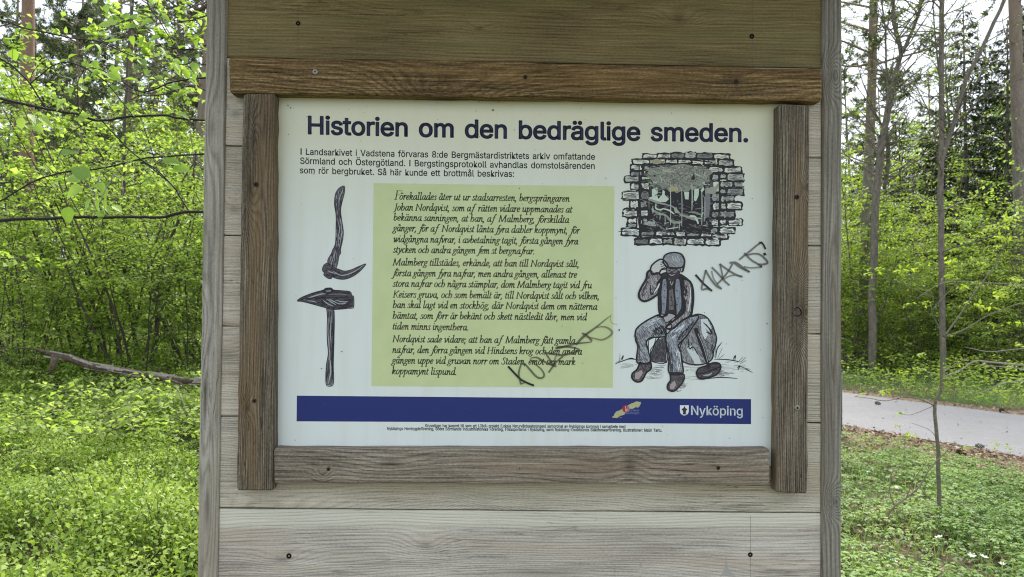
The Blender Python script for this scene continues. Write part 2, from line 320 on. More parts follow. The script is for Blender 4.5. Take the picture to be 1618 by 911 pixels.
# outlines of the sans letters
GLYPHS = '''
(164|53,124 54,147 57,170 60,194 65,218 72,242 79,265 87,286 96,306 106,323 142,323 132,302 123,280 115,257 107,234 102,211 97,188 93,166 91,144 91,124 91,106 93,87 96,69 100,50 106,30 113,10 121,-12 131,-34 142,-58 106,-58 94,-35 83,-13 74,10 67,33 61,56 57,79 54,101
)164|22,-58 34,-33 43,-11 52,11 58,31 64,51 68,70 71,88 73,106 73,124 72,144 70,166 67,188 62,211 56,234 49,257 41,280 32,302 22,323 58,323 68,306 77,286 85,265 92,242 99,218 104,194 107,170 110,147 110,124 110,101 107,78 103,55 97,32 89,9 80,-13 70,-36 58,-58
,113|23,-72 41,43 82,43 51,-72
-272|202,147 202,113 68,113 68,147
.113|57,-3 47,-1 38,5 32,14 30,25 32,35 38,44 47,50 57,52 68,50 77,44 83,35 85,25 83,14 77,5 68,-1
8272|136,-4 116,-3 98,1 81,7 67,15 54,25 44,37 37,51 33,65 31,81 32,94 35,106 39,117 45,127 52,137 61,145 70,151 80,156 92,159 92,160 78,165 66,174 56,185 48,198 44,212 42,228 44,243 48,257 54,270 63,281 74,291 87,299 102,305 118,308 136,309 153,308 169,305 184,299 197,291 208,281 217,270 224,257 228,243 229,228 228,213 223,198 216,185 206,174 194,165 180,160 180,159 191,156 201,151 211,145 219,137 226,127 232,117 237,106 240,94 240,81 239,65 235,51 227,37 217,25 205,15 190,7 174,1 156,-3|136,29 149,30 160,32 171,36 180,41 188,47 194,55 198,63 201,73 202,83 201,94 198,104 193,113 187,121 179,128 170,134 159,138 148,140 136,141 123,140 112,138 102,134 92,128 84,121 78,113 73,104 70,94 69,83 70,73 73,63 77,55 83,47 91,41 100,36 111,32 123,30|136,174 146,174 156,177 164,180 172,185 179,191 184,198 188,206 191,216 192,225 191,235 188,244 185,252 179,259 173,265 165,270 156,273 146,275 136,276 125,275 115,273 106,270 99,265 92,259 87,252 83,244 80,235 80,225 80,216 83,206 87,198 92,191 99,185 107,180 116,177 125,174
:113|57,-3 47,-1 38,5 32,14 30,25 32,35 38,44 47,50 57,52 68,50 77,44 83,35 85,25 83,14 77,5 68,-1|57,162 47,164 38,170 32,179 30,190 32,200 38,209 47,215 57,217 68,215 77,209 83,200 85,190 83,179 77,170 68,164
A288|10,0 121,305 166,305 278,0 237,0 172,181 168,194 163,208 158,223 153,241 146,263 139,287 147,287 140,262 133,241 128,223 123,207 118,193 114,181 51,0|66,85 66,119 222,119 222,85
B274|36,0 36,305 145,305 165,304 182,300 197,294 210,286 220,277 229,265 234,252 238,239 239,224 238,212 236,201 232,192 227,184 221,177 214,172 206,167 198,163 189,160 189,157 199,156 208,152 218,147 227,140 235,132 241,122 247,110 250,97 251,82 250,67 246,53 240,40 232,29 221,19 207,11 190,5 170,1 148,0|75,34 147,34 168,36 185,40 198,48 206,58 212,69 213,82 212,92 210,101 205,110 200,118 192,125 183,131 173,135 162,138 149,138 75,138|75,171 143,171 154,172 164,174 173,178 181,183 188,189 194,196 198,204 201,213 202,223 200,236 195,247 188,257 176,265 162,269 144,271 75,271
F246|36,0 36,305 221,305 221,271 75,271 75,167 208,167 208,133 75,133 75,0
G312|161,-4 135,-2 111,4 90,15 71,30 55,48 41,69 32,94 26,122 24,152 26,183 32,211 41,236 54,258 70,276 89,290 111,301 134,307 159,309 175,309 190,306 204,302 218,297 230,290 242,282 252,272 262,261 269,250 276,237 281,224 285,209 245,209 241,219 237,228 232,236 227,243 221,250 214,256 206,261 198,266 189,269 180,272 170,273 159,273 142,272 125,267 110,259 96,249 85,235 75,218 68,199 64,177 62,152 64,128 68,106 75,87 85,70 97,57 111,46 126,38 143,33 161,32 178,33 193,37 207,43 219,51 229,61 238,74 244,88 248,104 249,121 261,119 170,119 170,153 287,153 287,120 285,96 280,74 271,54 258,37 243,23 226,11 206,3 185,-2
H310|36,0 36,305 75,305 75,173 235,173 235,305 274,305 274,0 235,0 235,139 75,139 75,0
I180|19,0 19,34 71,34 71,271 19,271 19,305 162,305 162,271 110,271 110,34 162,34 162,0
K280|63,87 63,130 70,139 77,148 83,157 90,165 97,174 105,182 112,190 119,198 127,206 218,305 269,305 139,166 137,166|36,0 36,305 75,305 75,201 74,135 75,116 75,0|223,0 113,155 137,186 269,0
L236|36,0 36,305 75,305 75,34 217,34 217,0
M377|36,0 36,305 91,305 166,112 169,105 172,95 180,74 182,66 184,58 187,50 190,39 193,29 184,29 191,50 198,73 202,84 205,95 209,104 211,112 286,305 341,305 341,0 303,0 303,175 303,196 303,204 303,213 303,221 304,248 304,274 308,274 305,265 302,255 299,246 289,218 286,209 283,201 280,193 277,183 273,175 205,0 172,0 102,175 99,183 95,193 87,217 84,226 81,235 77,245 74,254 71,264 67,274 71,274 72,250 73,223 73,197 73,185 73,175 73,0
N314|36,0 36,305 82,305 206,110 211,101 218,90 222,82 227,73 233,64 238,54 243,44 248,33 243,32 242,43 241,54 240,65 240,75 240,85 239,94 239,117 239,305 278,305 278,0 232,0 121,174 116,182 111,190 106,198 101,207 95,218 89,229 65,271 71,272 73,230 74,218 74,207 75,197 75,184 75,175 75,0
O320|160,-4 135,-2 112,4 90,15 71,29 55,48 42,69 32,94 26,122 24,152 26,183 32,211 42,236 55,258 71,276 90,290 112,301 135,307 160,309 185,307 209,301 230,290 249,276 265,258 278,236 288,211 294,183 296,152 294,122 288,94 278,69 265,48 249,29 230,15 209,4 185,-2|160,32 178,33 194,38 210,46 223,56 235,70 245,86 252,106 257,128 258,152 257,177 252,199 245,219 235,235 223,249 210,260 194,267 178,272 160,273 142,272 126,267 111,260 97,249 85,235 75,219 68,199 64,177 62,152 64,128 68,106 75,87 85,70 97,56 111,46 126,38 142,33
S268|134,-5 113,-4 94,-1 77,6 61,14 49,24 38,36 30,50 25,65 23,82 63,82 65,71 68,61 74,53 81,46 90,40 100,35 111,32 122,30 134,29 148,30 160,32 172,36 182,41 190,48 198,55 203,64 206,73 207,84 206,93 204,101 199,107 193,113 186,118 178,123 168,127 158,130 147,133 110,144 87,152 67,162 52,174 40,188 33,204 31,223 33,240 37,255 45,269 55,281 68,291 83,299 99,305 117,308 136,309 156,308 173,305 190,299 204,291 216,281 226,269 234,256 239,242 240,227 202,227 199,241 192,253 181,262 168,269 152,274 135,275 122,274 111,272 100,269 91,264 83,258 77,251 73,243 70,235 69,225 70,216 73,207 79,200 85,194 93,189 102,185 110,181 119,178 127,176 159,168 168,165 177,162 187,158 197,154 206,149 215,143 223,136 231,128 237,119 241,108 244,96 245,83 244,67 239,52 232,38 222,26 209,15 194,6 176,0 156,-4
T269|19,271 19,305 250,305 250,271 154,271 154,0 116,0 116,271
V288|122,0 10,305 51,305 115,124 119,112 124,99 129,82 135,64 142,42 149,18 141,18 148,43 154,64 160,83 165,99 170,112 174,124 237,305 278,305 167,0
a234|96,-5 82,-4 69,-2 57,3 46,9 36,17 29,27 23,38 19,51 18,65 19,77 22,88 26,97 32,104 38,111 47,116 55,120 65,124 75,126 86,129 96,130 107,132 120,134 131,135 140,136 151,138 159,141 164,146 165,153 165,154 165,163 163,171 160,178 153,187 144,193 136,196 127,198 117,198 107,198 98,196 90,193 79,188 71,180 64,173 60,164 25,175 31,188 38,199 47,208 57,215 68,221 80,225 92,228 104,230 116,231 125,230 134,229 143,228 153,225 162,221 171,216 180,210 187,202 193,192 198,181 201,167 202,151 202,0 166,0 166,31 163,31 158,23 151,15 145,9 138,5 129,1 119,-3 108,-4|102,27 115,28 127,31 137,35 145,41 152,48 158,56 162,65 165,73 165,83 165,114 162,111 156,109 148,107 139,105 129,104 120,103 105,101 97,99 88,98 81,95 70,90 62,84 57,75 55,63 57,52 61,43 68,36 78,31 85,29 93,28
b255|138,-5 125,-4 113,-2 103,2 95,7 88,13 83,19 76,28 71,35 67,35 67,0 32,0 32,305 68,305 68,192 71,192 76,199 82,207 88,213 95,219 103,224 113,228 124,230 137,231 156,229 172,224 188,216 201,205 213,192 222,176 229,157 233,136 234,113 233,90 229,69 222,51 213,34 201,21 188,10 173,2 156,-3|132,28 145,29 157,33 168,39 177,48 184,58 189,70 194,83 196,98 197,114 196,129 194,143 190,157 184,169 177,179 168,187 157,193 146,197 132,198 119,197 107,193 97,187 88,179 81,169 75,158 71,144 68,130 68,114 68,97 71,83 75,69 81,57 88,47 97,39 107,33 119,29
c237|124,-5 105,-3 86,2 70,10 56,21 43,35 34,51 26,70 22,90 20,112 22,135 26,156 34,175 43,191 56,205 70,216 86,224 105,229 124,231 135,230 146,229 156,226 166,223 175,219 183,214 191,208 198,201 204,193 209,185 214,176 217,166 182,157 179,166 174,174 169,180 162,186 154,191 145,195 135,197 124,198 110,197 98,193 87,186 78,177 71,167 65,155 61,142 59,127 58,112 59,98 61,84 65,70 71,58 78,48 87,40 98,33 110,29 124,28 135,29 146,31 155,35 162,40 169,46 175,53 179,61 183,70 218,61 214,51 210,42 205,34 199,26 192,19 184,13 175,7 166,3 156,0 146,-3 135,-4
d255|117,-5 99,-3 82,2 67,10 53,21 42,34 33,51 26,69 22,90 20,113 22,136 26,157 33,176 42,192 54,205 67,216 82,224 99,229 117,231 131,230 142,228 152,224 160,219 167,213 172,207 179,199 184,192 186,192 186,305 223,305 223,0 188,0 188,35 184,35 179,28 172,19 166,13 160,7 151,2 142,-2 130,-4|123,28 136,29 148,33 158,39 167,47 174,57 180,69 184,83 186,97 187,114 186,130 184,144 180,158 174,169 167,179 158,187 148,193 136,197 123,198 109,197 97,193 87,187 78,179 71,169 65,157 61,143 59,129 58,114 59,98 61,83 65,70 71,58 78,48 87,39 97,33 109,29
e242|127,-5 106,-3 87,2 70,10 55,21 43,35 33,51 26,69 22,90 20,112 22,134 26,155 33,174 43,190 55,204 69,216 85,224 103,229 123,231 135,230 148,228 159,224 171,219 182,213 192,205 200,195 208,183 214,169 219,154 222,136 223,116 223,102 45,102 45,133 203,133 186,121 185,136 183,149 179,161 173,172 166,181 158,188 148,194 136,197 123,198 110,197 98,194 88,188 79,181 71,172 65,162 61,151 58,139 58,127 58,107 59,91 61,76 66,64 73,53 81,44 91,37 102,32 114,29 127,28 136,28 145,29 152,32 162,37 171,44 178,53 183,63 219,54 215,43 209,33 201,24 192,15 181,8 170,3 156,-2 142,-4
f152|137,228 137,196 4,196 4,228|48,0 48,259 49,271 52,282 57,291 64,300 72,306 81,311 91,315 102,317 112,318 124,317 133,316 141,314 146,313 136,281 133,282 129,283 123,284 117,284 107,283 99,281 93,276 88,269 86,261 85,251 85,0
g255|124,-90 108,-90 93,-87 80,-84 69,-79 58,-73 49,-66 42,-58 35,-50 30,-42 61,-24 66,-32 73,-40 82,-47 93,-53 102,-56 112,-58 124,-58 141,-57 157,-52 169,-45 179,-35 185,-21 187,-3 187,41 184,41 179,33 172,25 166,19 159,14 151,9 142,6 130,4 117,3 99,4 83,9 68,16 54,26 43,39 33,54 26,72 22,92 20,115 22,137 26,158 33,176 42,192 54,205 67,216 83,224 99,229 118,231 131,230 142,228 152,224 160,219 167,213 173,208 180,199 185,191 188,191 188,228 223,228 223,-5 222,-24 218,-40 210,-54 200,-65 188,-75 174,-82 159,-86 142,-89|123,35 136,37 148,40 158,45 167,52 174,62 180,73 184,85 187,100 187,116 187,131 184,145 180,158 174,170 167,179 158,187 148,193 136,197 123,198 109,197 98,193 87,187 78,179 71,169 65,157 61,145 59,131 58,116 59,100 61,86 65,74 71,62 78,53 87,45 98,40 110,37
h246|68,136 68,0 32,0 32,305 68,305 68,172 61,172 69,191 79,206 91,217 105,225 120,229 136,231 151,230 165,226 177,221 188,214 197,204 204,192 210,179 213,163 214,144 214,0 178,0 178,141 176,158 171,171 164,183 153,191 141,196 126,197 115,197 106,194 96,190 88,185 81,178 76,170 72,160 69,149
i100|32,0 32,228 68,228 68,0|50,266 40,267 32,273 27,281 25,290 27,299 32,307 40,312 50,314 60,312 68,307 74,299 76,290 74,281 68,273 60,267
j100|32,228 68,228 68,-18 67,-31 65,-43 61,-54 55,-64 48,-71 39,-78 28,-82 16,-85 2,-86 -6,-86 -6,-52 1,-52 11,-51 18,-48 24,-43 28,-36 31,-28 32,-17|50,266 40,267 32,273 26,281 25,290 26,299 32,307 40,312 50,314 60,312 68,307 74,299 76,290 74,281 68,273 60,267
k228|66,82 66,127 72,127 171,228 216,228 110,120 106,120|32,0 32,305 68,305 68,0|176,0 89,111 115,137 223,0
l113|84,-1 67,0 54,5 44,12 37,22 33,35 32,51 32,305 68,305 68,59 69,46 72,37 78,33 88,31 93,31 96,32 99,32 102,33 108,2 103,0 97,-1 90,-1
m366|32,0 32,228 67,228 67,177 65,177 68,189 73,199 79,208 87,215 95,221 103,226 112,229 122,231 132,232 147,230 161,225 172,216 182,205 188,192 193,177 187,177 191,187 196,197 202,206 210,213 219,220 228,225 239,229 250,231 262,232 275,231 287,228 298,223 308,216 317,208 324,197 330,184 333,170 334,153 334,0 297,0 297,152 296,167 291,179 284,188 274,194 263,197 251,198 241,198 232,195 225,192 218,187 212,181 207,174 204,166 202,158 201,148 201,0 164,0 164,156 163,168 159,178 152,187 143,193 132,197 120,198 111,198 103,196 95,192 87,187 81,181 75,174 71,165 69,154 68,143 68,0
n246|68,136 68,0 32,0 32,228 67,228 67,172 61,172 69,191 79,206 91,217 105,225 120,229 136,231 151,230 165,226 177,221 188,214 197,204 204,192 210,179 213,163 214,144 214,0 178,0 178,141 176,158 171,171 164,183 153,191 141,196 126,197 115,197 106,194 96,190 88,185 81,178 76,170 72,160 69,149
o249|124,-5 105,-3 86,2 70,10 56,21 43,35 34,51 26,70 22,90 20,112 22,135 26,156 34,175 43,191 56,205 70,216 86,224 105,229 124,231 144,229 163,224 179,216 194,205 206,191 216,175 223,156 227,135 229,112 227,90 223,70 216,51 206,35 194,21 179,10 163,2 144,-3|124,28 139,29 151,33 162,40 171,48 179,58 184,70 188,84 191,98 192,112 191,127 188,142 184,155 179,167 171,177 162,186 151,193 139,197 124,198 110,197 98,193 87,186 78,177 71,167 65,155 61,142 59,127 58,112 59,98 61,84 65,70 71,58 78,48 87,40 98,33 110,29
p255|32,-86 32,228 67,228 67,192 71,192 76,199 82,207 88,213 95,219 103,224 113,228 124,230 137,231 156,229 172,224 188,216 201,205 213,192 222,176 229,157 233,136 234,113 233,90 229,69 222,51 213,34 201,21 188,10 173,2 156,-3 138,-5 125,-4 113,-2 104,2 95,7 88,13 83,19 76,28 71,35 68,35 68,-86|132,28 145,29 157,33 168,39 177,48 184,58 189,70 194,83 196,98 197,114 196,129 194,143 190,157 184,169 177,179 168,187 157,193 146,197 132,198 119,197 107,193 97,187 88,179 81,169 75,158 71,144 68,130 68,114 68,97 71,83 75,69 81,57 88,47 97,39 107,33 119,29
r155|32,0 32,228 67,228 67,193 69,193 75,203 82,213 91,220 103,226 115,230 128,231 132,231 138,231 146,230 146,193 143,194 138,195 131,195 124,195 114,195 104,192 95,189 88,184 81,178 75,170 71,162 69,152 68,142 68,0
s219|109,-5 94,-4 80,-2 67,2 56,7 46,14 37,23 30,33 25,44 21,57 56,64 60,52 66,43 74,36 84,31 96,28 109,27 124,28 136,32 147,37 155,45 159,53 161,62 159,73 152,81 146,86 137,90 127,93 90,102 71,108 55,115 43,125 35,136 30,149 28,164 29,177 33,188 39,199 47,208 57,216 69,222 82,227 97,230 112,231 127,230 140,227 152,223 163,218 172,211 179,204 186,195 191,185 194,174 161,166 157,175 152,182 146,189 137,195 126,198 112,200 100,198 88,195 79,190 71,183 67,175 65,166 67,155 74,146 82,141 91,137 103,134 138,126 157,120 172,112 184,103 192,92 197,79 199,64 197,51 194,39 187,28 179,19 168,11 156,4 142,-1 126,-4
t136|122,228 122,196 4,196 4,228|39,283 76,283 76,59 77,46 82,37 90,32 102,30 106,30 111,31 116,31 121,32 128,1 122,-1 115,-2 108,-2 101,-2 83,-1 68,4 55,13 46,24 41,39 39,56
u246|109,-3 95,-2 81,1 69,6 58,14 49,23 41,35 36,49 33,65 32,83 32,228 68,228 68,86 70,70 74,56 82,45 93,37 105,32 120,30 131,31 140,33 149,37 158,43 164,50 170,58 174,68 177,79 178,92 178,228 214,228 214,0 179,0 179,55 184,55 176,36 166,21 154,10 141,3 126,-2
v234|98,0 10,228 51,228 99,93 104,79 108,66 112,52 116,39 120,25 123,12 110,12 114,25 118,39 122,52 125,66 130,79 134,93 183,228 223,228 136,0
x227|12,0 103,131 103,103 17,228 60,228 88,183 95,172 102,162 108,152 113,142 119,133 124,124 105,124 111,133 116,142 121,152 127,162 133,172 140,183 169,228 211,228 125,101 125,128 215,0 172,0 138,51 132,62 126,72 120,82 115,91 109,100 104,109 123,109 117,100 112,91 107,82 102,72 96,62 89,51 55,0
y234|28,-83 37,-51 43,-52 53,-54 62,-53 71,-50 78,-44 83,-38 87,-31 90,-21 98,-1 10,228 51,228 99,93 104,79 108,66 112,52 116,39 119,25 123,12 110,12 114,25 118,39 121,52 125,66 130,79 134,93 183,228 223,228 122,-35 118,-46 112,-56 106,-64 99,-71 92,-77 84,-81 75,-85 65,-86 55,-87 46,-87 39,-86 33,-85
Ö320|160,-4 135,-2 112,4 90,15 71,29 55,48 42,69 32,94 26,122 24,152 26,183 32,211 42,236 55,258 71,276 90,290 112,301 135,307 160,309 185,307 209,301 230,290 249,276 265,258 278,236 288,211 294,183 296,152 294,122 288,94 278,69 265,48 249,29 230,15 209,4 185,-2|160,32 178,33 194,38 210,46 223,56 235,70 245,86 252,106 257,128 258,152 257,177 252,199 245,219 235,235 223,249 210,260 194,267 178,272 160,273 142,272 126,267 111,260 97,249 85,235 75,219 68,199 64,177 62,152 64,128 68,106 75,87 85,70 97,56 111,46 126,38 142,33|203,343 194,345 186,350 181,358 179,367 181,377 186,385 194,390 203,392 213,390 221,385 226,377 228,367 226,358 221,350 213,345|117,343 108,345 100,350 95,358 93,367 95,377 100,385 108,390 117,392 126,390 134,385 140,377 141,367 140,358 134,350 126,345
ä234|96,-5 82,-4 69,-2 57,3 46,9 36,17 29,27 23,38 19,51 18,65 19,77 22,88 26,97 32,104 38,111 47,116 55,120 65,124 75,126 86,129 96,130 107,132 120,134 131,135 140,136 151,138 159,141 164,146 165,153 165,154 165,163 163,171 160,178 153,187 144,193 136,196 127,198 117,198 107,198 98,196 90,193 79,188 71,180 64,173 60,164 25,175 31,188 38,199 47,208 57,215 68,221 80,225 92,228 104,230 116,231 125,230 134,229 143,228 153,225 162,221 171,216 180,210 187,202 193,192 198,181 201,167 202,151 202,0 166,0 166,31 163,31 158,23 151,15 145,9 138,5 129,1 119,-3 108,-4|102,27 115,28 127,31 137,35 145,41 152,48 158,56 162,65 165,73 165,83 165,114 162,111 156,109 148,107 139,105 129,104 120,103 105,101 97,99 88,98 81,95 70,90 62,84 57,75 55,63 57,52 61,43 68,36 78,31 85,29 93,28|157,266 147,267 140,273 134,281 132,290 134,299 140,307 147,312 157,314 166,312 174,307 179,299 181,290 179,281 174,273 166,267|70,266 61,267 53,273 48,281 46,290 48,299 53,307 61,312 70,314 80,312 88,307 93,299 95,290 93,281 88,273 80,267
å234|96,-5 82,-4 69,-2 57,3 46,9 36,17 29,27 23,38 19,51 18,65 19,77 22,88 26,97 32,104 38,111 47,116 55,120 65,124 75,126 86,129 96,130 107,132 120,134 131,135 140,136 151,138 159,141 164,146 165,153 165,154 165,163 163,171 160,178 153,187 144,193 136,196 127,198 117,198 107,198 98,196 90,193 79,188 71,180 64,173 60,164 25,175 31,188 38,199 47,208 57,215 68,221 80,225 92,228 104,230 116,231 125,230 134,229 143,228 153,225 162,221 171,216 180,210 187,202 193,192 198,181 201,167 202,151 202,0 166,0 166,31 163,31 158,23 151,15 145,9 138,5 129,1 119,-3 108,-4|102,27 115,28 127,31 137,35 145,41 152,48 158,56 162,65 165,73 165,83 165,114 162,111 156,109 148,107 139,105 129,104 120,103 105,101 97,99 88,98 81,95 70,90 62,84 57,75 55,63 57,52 61,43 68,36 78,31 85,29 93,28|113,243 104,243 95,246 87,250 79,255 73,261 67,268 63,276 61,285 60,294 61,303 63,311 67,319 73,327 79,333 87,338 95,342 104,344 113,345 123,344 132,342 140,338 148,333 154,327 160,319 164,311 166,303 167,294 166,285 164,276 160,268 154,261 148,255 140,250 132,246 123,243|113,268 123,270 132,276 137,284 139,294 137,303 132,312 123,317 113,319 104,317 96,312 90,303 88,294 90,284 96,276 104,270
ö249|124,-5 105,-3 86,2 70,10 56,21 43,35 34,51 26,70 22,90 20,112 22,135 26,156 34,175 43,191 56,205 70,216 86,224 105,229 124,231 144,229 163,224 179,216 194,205 206,191 216,175 223,156 227,135 229,112 227,90 223,70 216,51 206,35 194,21 179,10 163,2 144,-3|124,28 139,29 151,33 162,40 171,48 179,58 184,70 188,84 191,98 192,112 191,127 188,142 184,155 179,167 171,177 162,186 151,193 139,197 124,198 110,197 98,193 87,186 78,177 71,167 65,155 61,142 59,127 58,112 59,98 61,84 65,70 71,58 78,48 87,40 98,33 110,29|168,266 158,267 150,273 145,281 143,290 145,299 150,307 158,312 168,314 177,312 185,307 190,299 192,290 190,281 185,273 177,267|81,266 72,267 64,273 59,281 57,290 59,299 64,307 72,312 81,314 91,312 98,307 104,299 105,290 104,281 98,273 91,267
'''
# ================================================================== THE NOTICE BOARD
WHITE_LIT = S(205)
def alb(c, lit=205, k=0.72):
    return tuple(min(0.9, S(x) / S(lit) * k) for x in c)

_inks = {}
def ink(c, rough=0.55):
    key = tuple(c)
    if key not in _inks:
        m, nt, bs = newmat('print_ink')
        tc = N(nt, 'ShaderNodeTexCoord')
        nz = noise(nt, tc.outputs['Object'], 900, 2, 0.6)
        a = alb(c)
        col = ramp(nt, nz, [(0.3, tuple(x * 0.85 for x in a)), (0.7, tuple(min(0.9, x * 1.12) for x in a))])
        nt.links.new(col, bs.inputs['Base Color'])
        bs.inputs['Roughness'].default_value = rough
        bs.inputs['Specular IOR Level'].default_value = 0.35
        _inks[key] = m
    return _inks[key]

board = thing('notice_board', 'weathered grey wooden notice board with brown framed information panel about a smith', 'notice board', (0, 0, 0))

def batten(name, q, Yf, Yb, mat, parent=None, nseg=1, jit=0.0, bev=0.003, seed=0, axis='X'):
    """q = pixel corners TL, TR, BR, BL of the front face; a bevelled piece of timber of real thickness"""
    P = [at(x, y, Yf) for x, y in q]
    TL, TR, BR, BL = [(p.x, p.z) for p in P]
    rnd = random.Random(seed)
    Ln = abs(TR[0] - TL[0]) if axis == 'X' else abs(TL[1] - BL[1])
    ts = [(0, 1), (bev / Ln, 0)] + [(i / nseg, 0) for i in range(1, nseg)] + [(1 - bev / Ln, 0), (1, 1)]
    mb = MB(); m_ = mb.mat(mat)
    for t, inset in ts:
        if axis == 'X':
            a = (TL[0] + (TR[0] - TL[0]) * t, TL[1] + (TR[1] - TL[1]) * t)
            b = (BL[0] + (BR[0] - BL[0]) * t, BL[1] + (BR[1] - BL[1]) * t)
        else:
            a = (TL[0] + (BL[0] - TL[0]) * t, TL[1] + (BL[1] - TL[1]) * t)
            b = (TR[0] + (BR[0] - TR[0]) * t, TR[1] + (BR[1] - TR[1]) * t)
        dx, dz = b[0] - a[0], b[1] - a[1]; l = math.hypot(dx, dz); dx /= l; dz /= l
        ja, jb = rnd.gauss(0, jit), rnd.gauss(0, jit)
        c = bev * (1 + 6 * abs(ja)/ .003 * .1)
        e = bev if inset else 0
        ring = [(e + ja, Yf + c), (e + ja + c * .3, Yf + c * .3), (e + ja + c, Yf), (l - e + jb - c, Yf), (l - e + jb - c * .3, Yf + c * .3), (l - e + jb, Yf + c), (l - e + jb, Yb), (e + ja, Yb)]
        for (w_, y) in ring:
            if inset and y < Yf + c: y += 0.6 * e
            mb.v.append((a[0] + dx * w_, y, a[1] + dz * w_))
    n = len(ts)
    for i in range(n - 1):
        for k in range(8):
            mb.f.append((i * 8 + k, i * 8 + (k + 1) % 8, (i + 1) * 8 + (k + 1) % 8, (i + 1) * 8 + k)); mb.mi.append(m_)
    mb.f.append(tuple(range(7, -1, -1))); mb.f.append(tuple((n - 1) * 8 + k for k in range(8))); mb.mi += [m_, m_]
    me = mb.mesh(name)
    bm = bmesh.new(); bm.from_mesh(me); bmesh.ops.recalc_face_normals(bm, faces=bm.faces); bm.to_mesh(me); bm.free()
    return link(name, me, parent or board)

def K(px, py, ra, rb, h, axis='X'):
    """knot at a pixel: centre along the grain, across it, radii, height of the bump in the ring field"""
    p = at(px, py, 0)
    return (p.x, p.z, ra, rb, h) if axis == 'X' else (p.z, p.x, ra, rb, h)

GREY = (alb((114, 108, 100)), alb((182, 173, 159)), alb((216, 207, 192)), alb((168, 148, 122)))
GREYB = (alb((110, 102, 96)), alb((176, 168, 159)), alb((212, 204, 194)), alb((170, 148, 128)))
TOPB = (alb((50, 43, 30), 165), alb((96, 83, 56), 165), alb((130, 114, 82), 165), alb((92, 92, 60), 165))
PALE = alb((206, 203, 188))
plank_rows = [  # left seam y, right seam y, palette, knots, ring frequency
    (-62, -45, 89.5, 107, TOPB, [K(1073, 30, .035, .016, .02), K(500, -8, .06, .02, -.02), K(758, 44, .02, .010, .008)], 1.0, None),
    (90.5, 108, 229, 248.5, GREY, [K(372, 180, .03, .02, .02)], 2.0, None),
    (230.5, 250, 371, 387.5, GREY, [K(370, 330, .03, .02, .02)], 3.0, None),
    (372.5, 389, 514, 527, GREY, [K(360, 520, .06, .02, .03)], 4.0, None),
    (515.5, 528.5, 656.5, 667, GREY, [K(360, 560, .05, .03, .02)], 5.0, None),
    (658, 668.5, 802, 809.5, GREY, [K(420, 812, .11, .030, .022), K(770, 815, .05, .035, -.025), K(1300, 664, .02, .01, .01)], 6.0, None),
    (804, 811, 952, 956, GREYB, [K(446, 884, .045, .018, .016), K(672, 862, .040, .020, .020), K(860, 905, .20, .022, -.022), K(1235, 903, .09, .012, .012)], 7.0, 838),
    (954, 958, 1100, 1102, GREY, [], 8.0, None),
    (1102, 1104, 1250, 1252, GREY, [], 9.0, None),
]
for i, (yl0, yr0, yl1, yr1, pal, kn, sd_, strip) in enumerate(plank_rows):
    st = None
    if strip:
        st = (at(800, strip, 0).z, 0.012, PALE, 0.85)
    m = wood('plank_wood', 'X', pal, kn, seed=sd_, ringf=190 + 30 * (i % 3), warp=0.006 + 0.002 * (i % 3), streak=0.95, bumpd=0.0010, strip=st, ringc=0.30)
    xl = lambda y: 359.6 - 15.6 * y / 911.0
    xr = lambda y: 1298.4 - 1.0 * y / 911.0
    pl = batten('plank', [(xl(yl0), yl0), (xr(yr0), yr0), (xr(yr1), yr1), (xl(yl1), yl1)], 0.0, 0.021, m, nseg=14, jit=0.00025, bev=0.0016, seed=i)
    plank_rows[i] = plank_rows[i] + (pl,)

POSTL = (alb((106, 101, 94)), alb((156, 150, 140)), alb((196, 191, 180)), alb((158, 140, 118)))
POSTR = (alb((78, 73, 66)), alb((126, 121, 112)), alb((168, 164, 154)), alb((120, 106, 88)))
def zpx(y, x=340): return y
def post(x0, y0, x1, y1, x2, x3, mat, label, seed):
    # straight edges carried on above the frame and down to the soil
    a, b = at(x0, 0, -0.004), at(x1, 0, -0.004)
    c, d = at(x2, 911, -0.004), at(x3, 911, -0.004)
    def ext(p, q, z): return p.x + (q.x - p.x) * (z - p.z) / (q.z - p.z)
    zt, zb = 2.22, -0.12
    bm = bmesh.new()
    n = 40; rings = []
    rnd = random.Random(seed)
    for i in range(n + 1):
        z = zt + (zb - zt) * i / n
        xa, xb = ext(a, c, z), ext(b, d, z)
        j = lambda: rnd.gauss(0, 0.00035)
        rings.append([bm.verts.new((xa + j(), -0.004, z)), bm.verts.new((xb + j(), -0.004, z)), bm.verts.new((xb, 0.088, z)), bm.verts.new((xa, 0.088, z))])
    for i in range(n):
        for k in range(4):
            bm.faces.new((rings[i][k], rings[i][(k + 1) % 4], rings[i + 1][(k + 1) % 4], rings[i + 1][k]))
    bm.faces.new(rings[0]); bm.faces.new(rings[-1][::-1])
    bmesh.ops.recalc_face_normals(bm, faces=bm.faces)
    es = [e for e in bm.edges if e.is_manifold and e.calc_face_angle(0) > 0.8]
    bmesh.ops.bevel(bm, geom=es, offset=0.0035, segments=3, affect='EDGES', profile=0.5)
    me = bpy.data.meshes.new('post'); bm.to_mesh(me); bm.free(); me.materials.append(mat)
    me.polygons.foreach_set('use_smooth', [True] * len(me.polygons))
    try: me.set_sharp_from_angle(angle=math.radians(50))
    except Exception: pass
    o = link('post', me, board); o['label'] = label
    return o
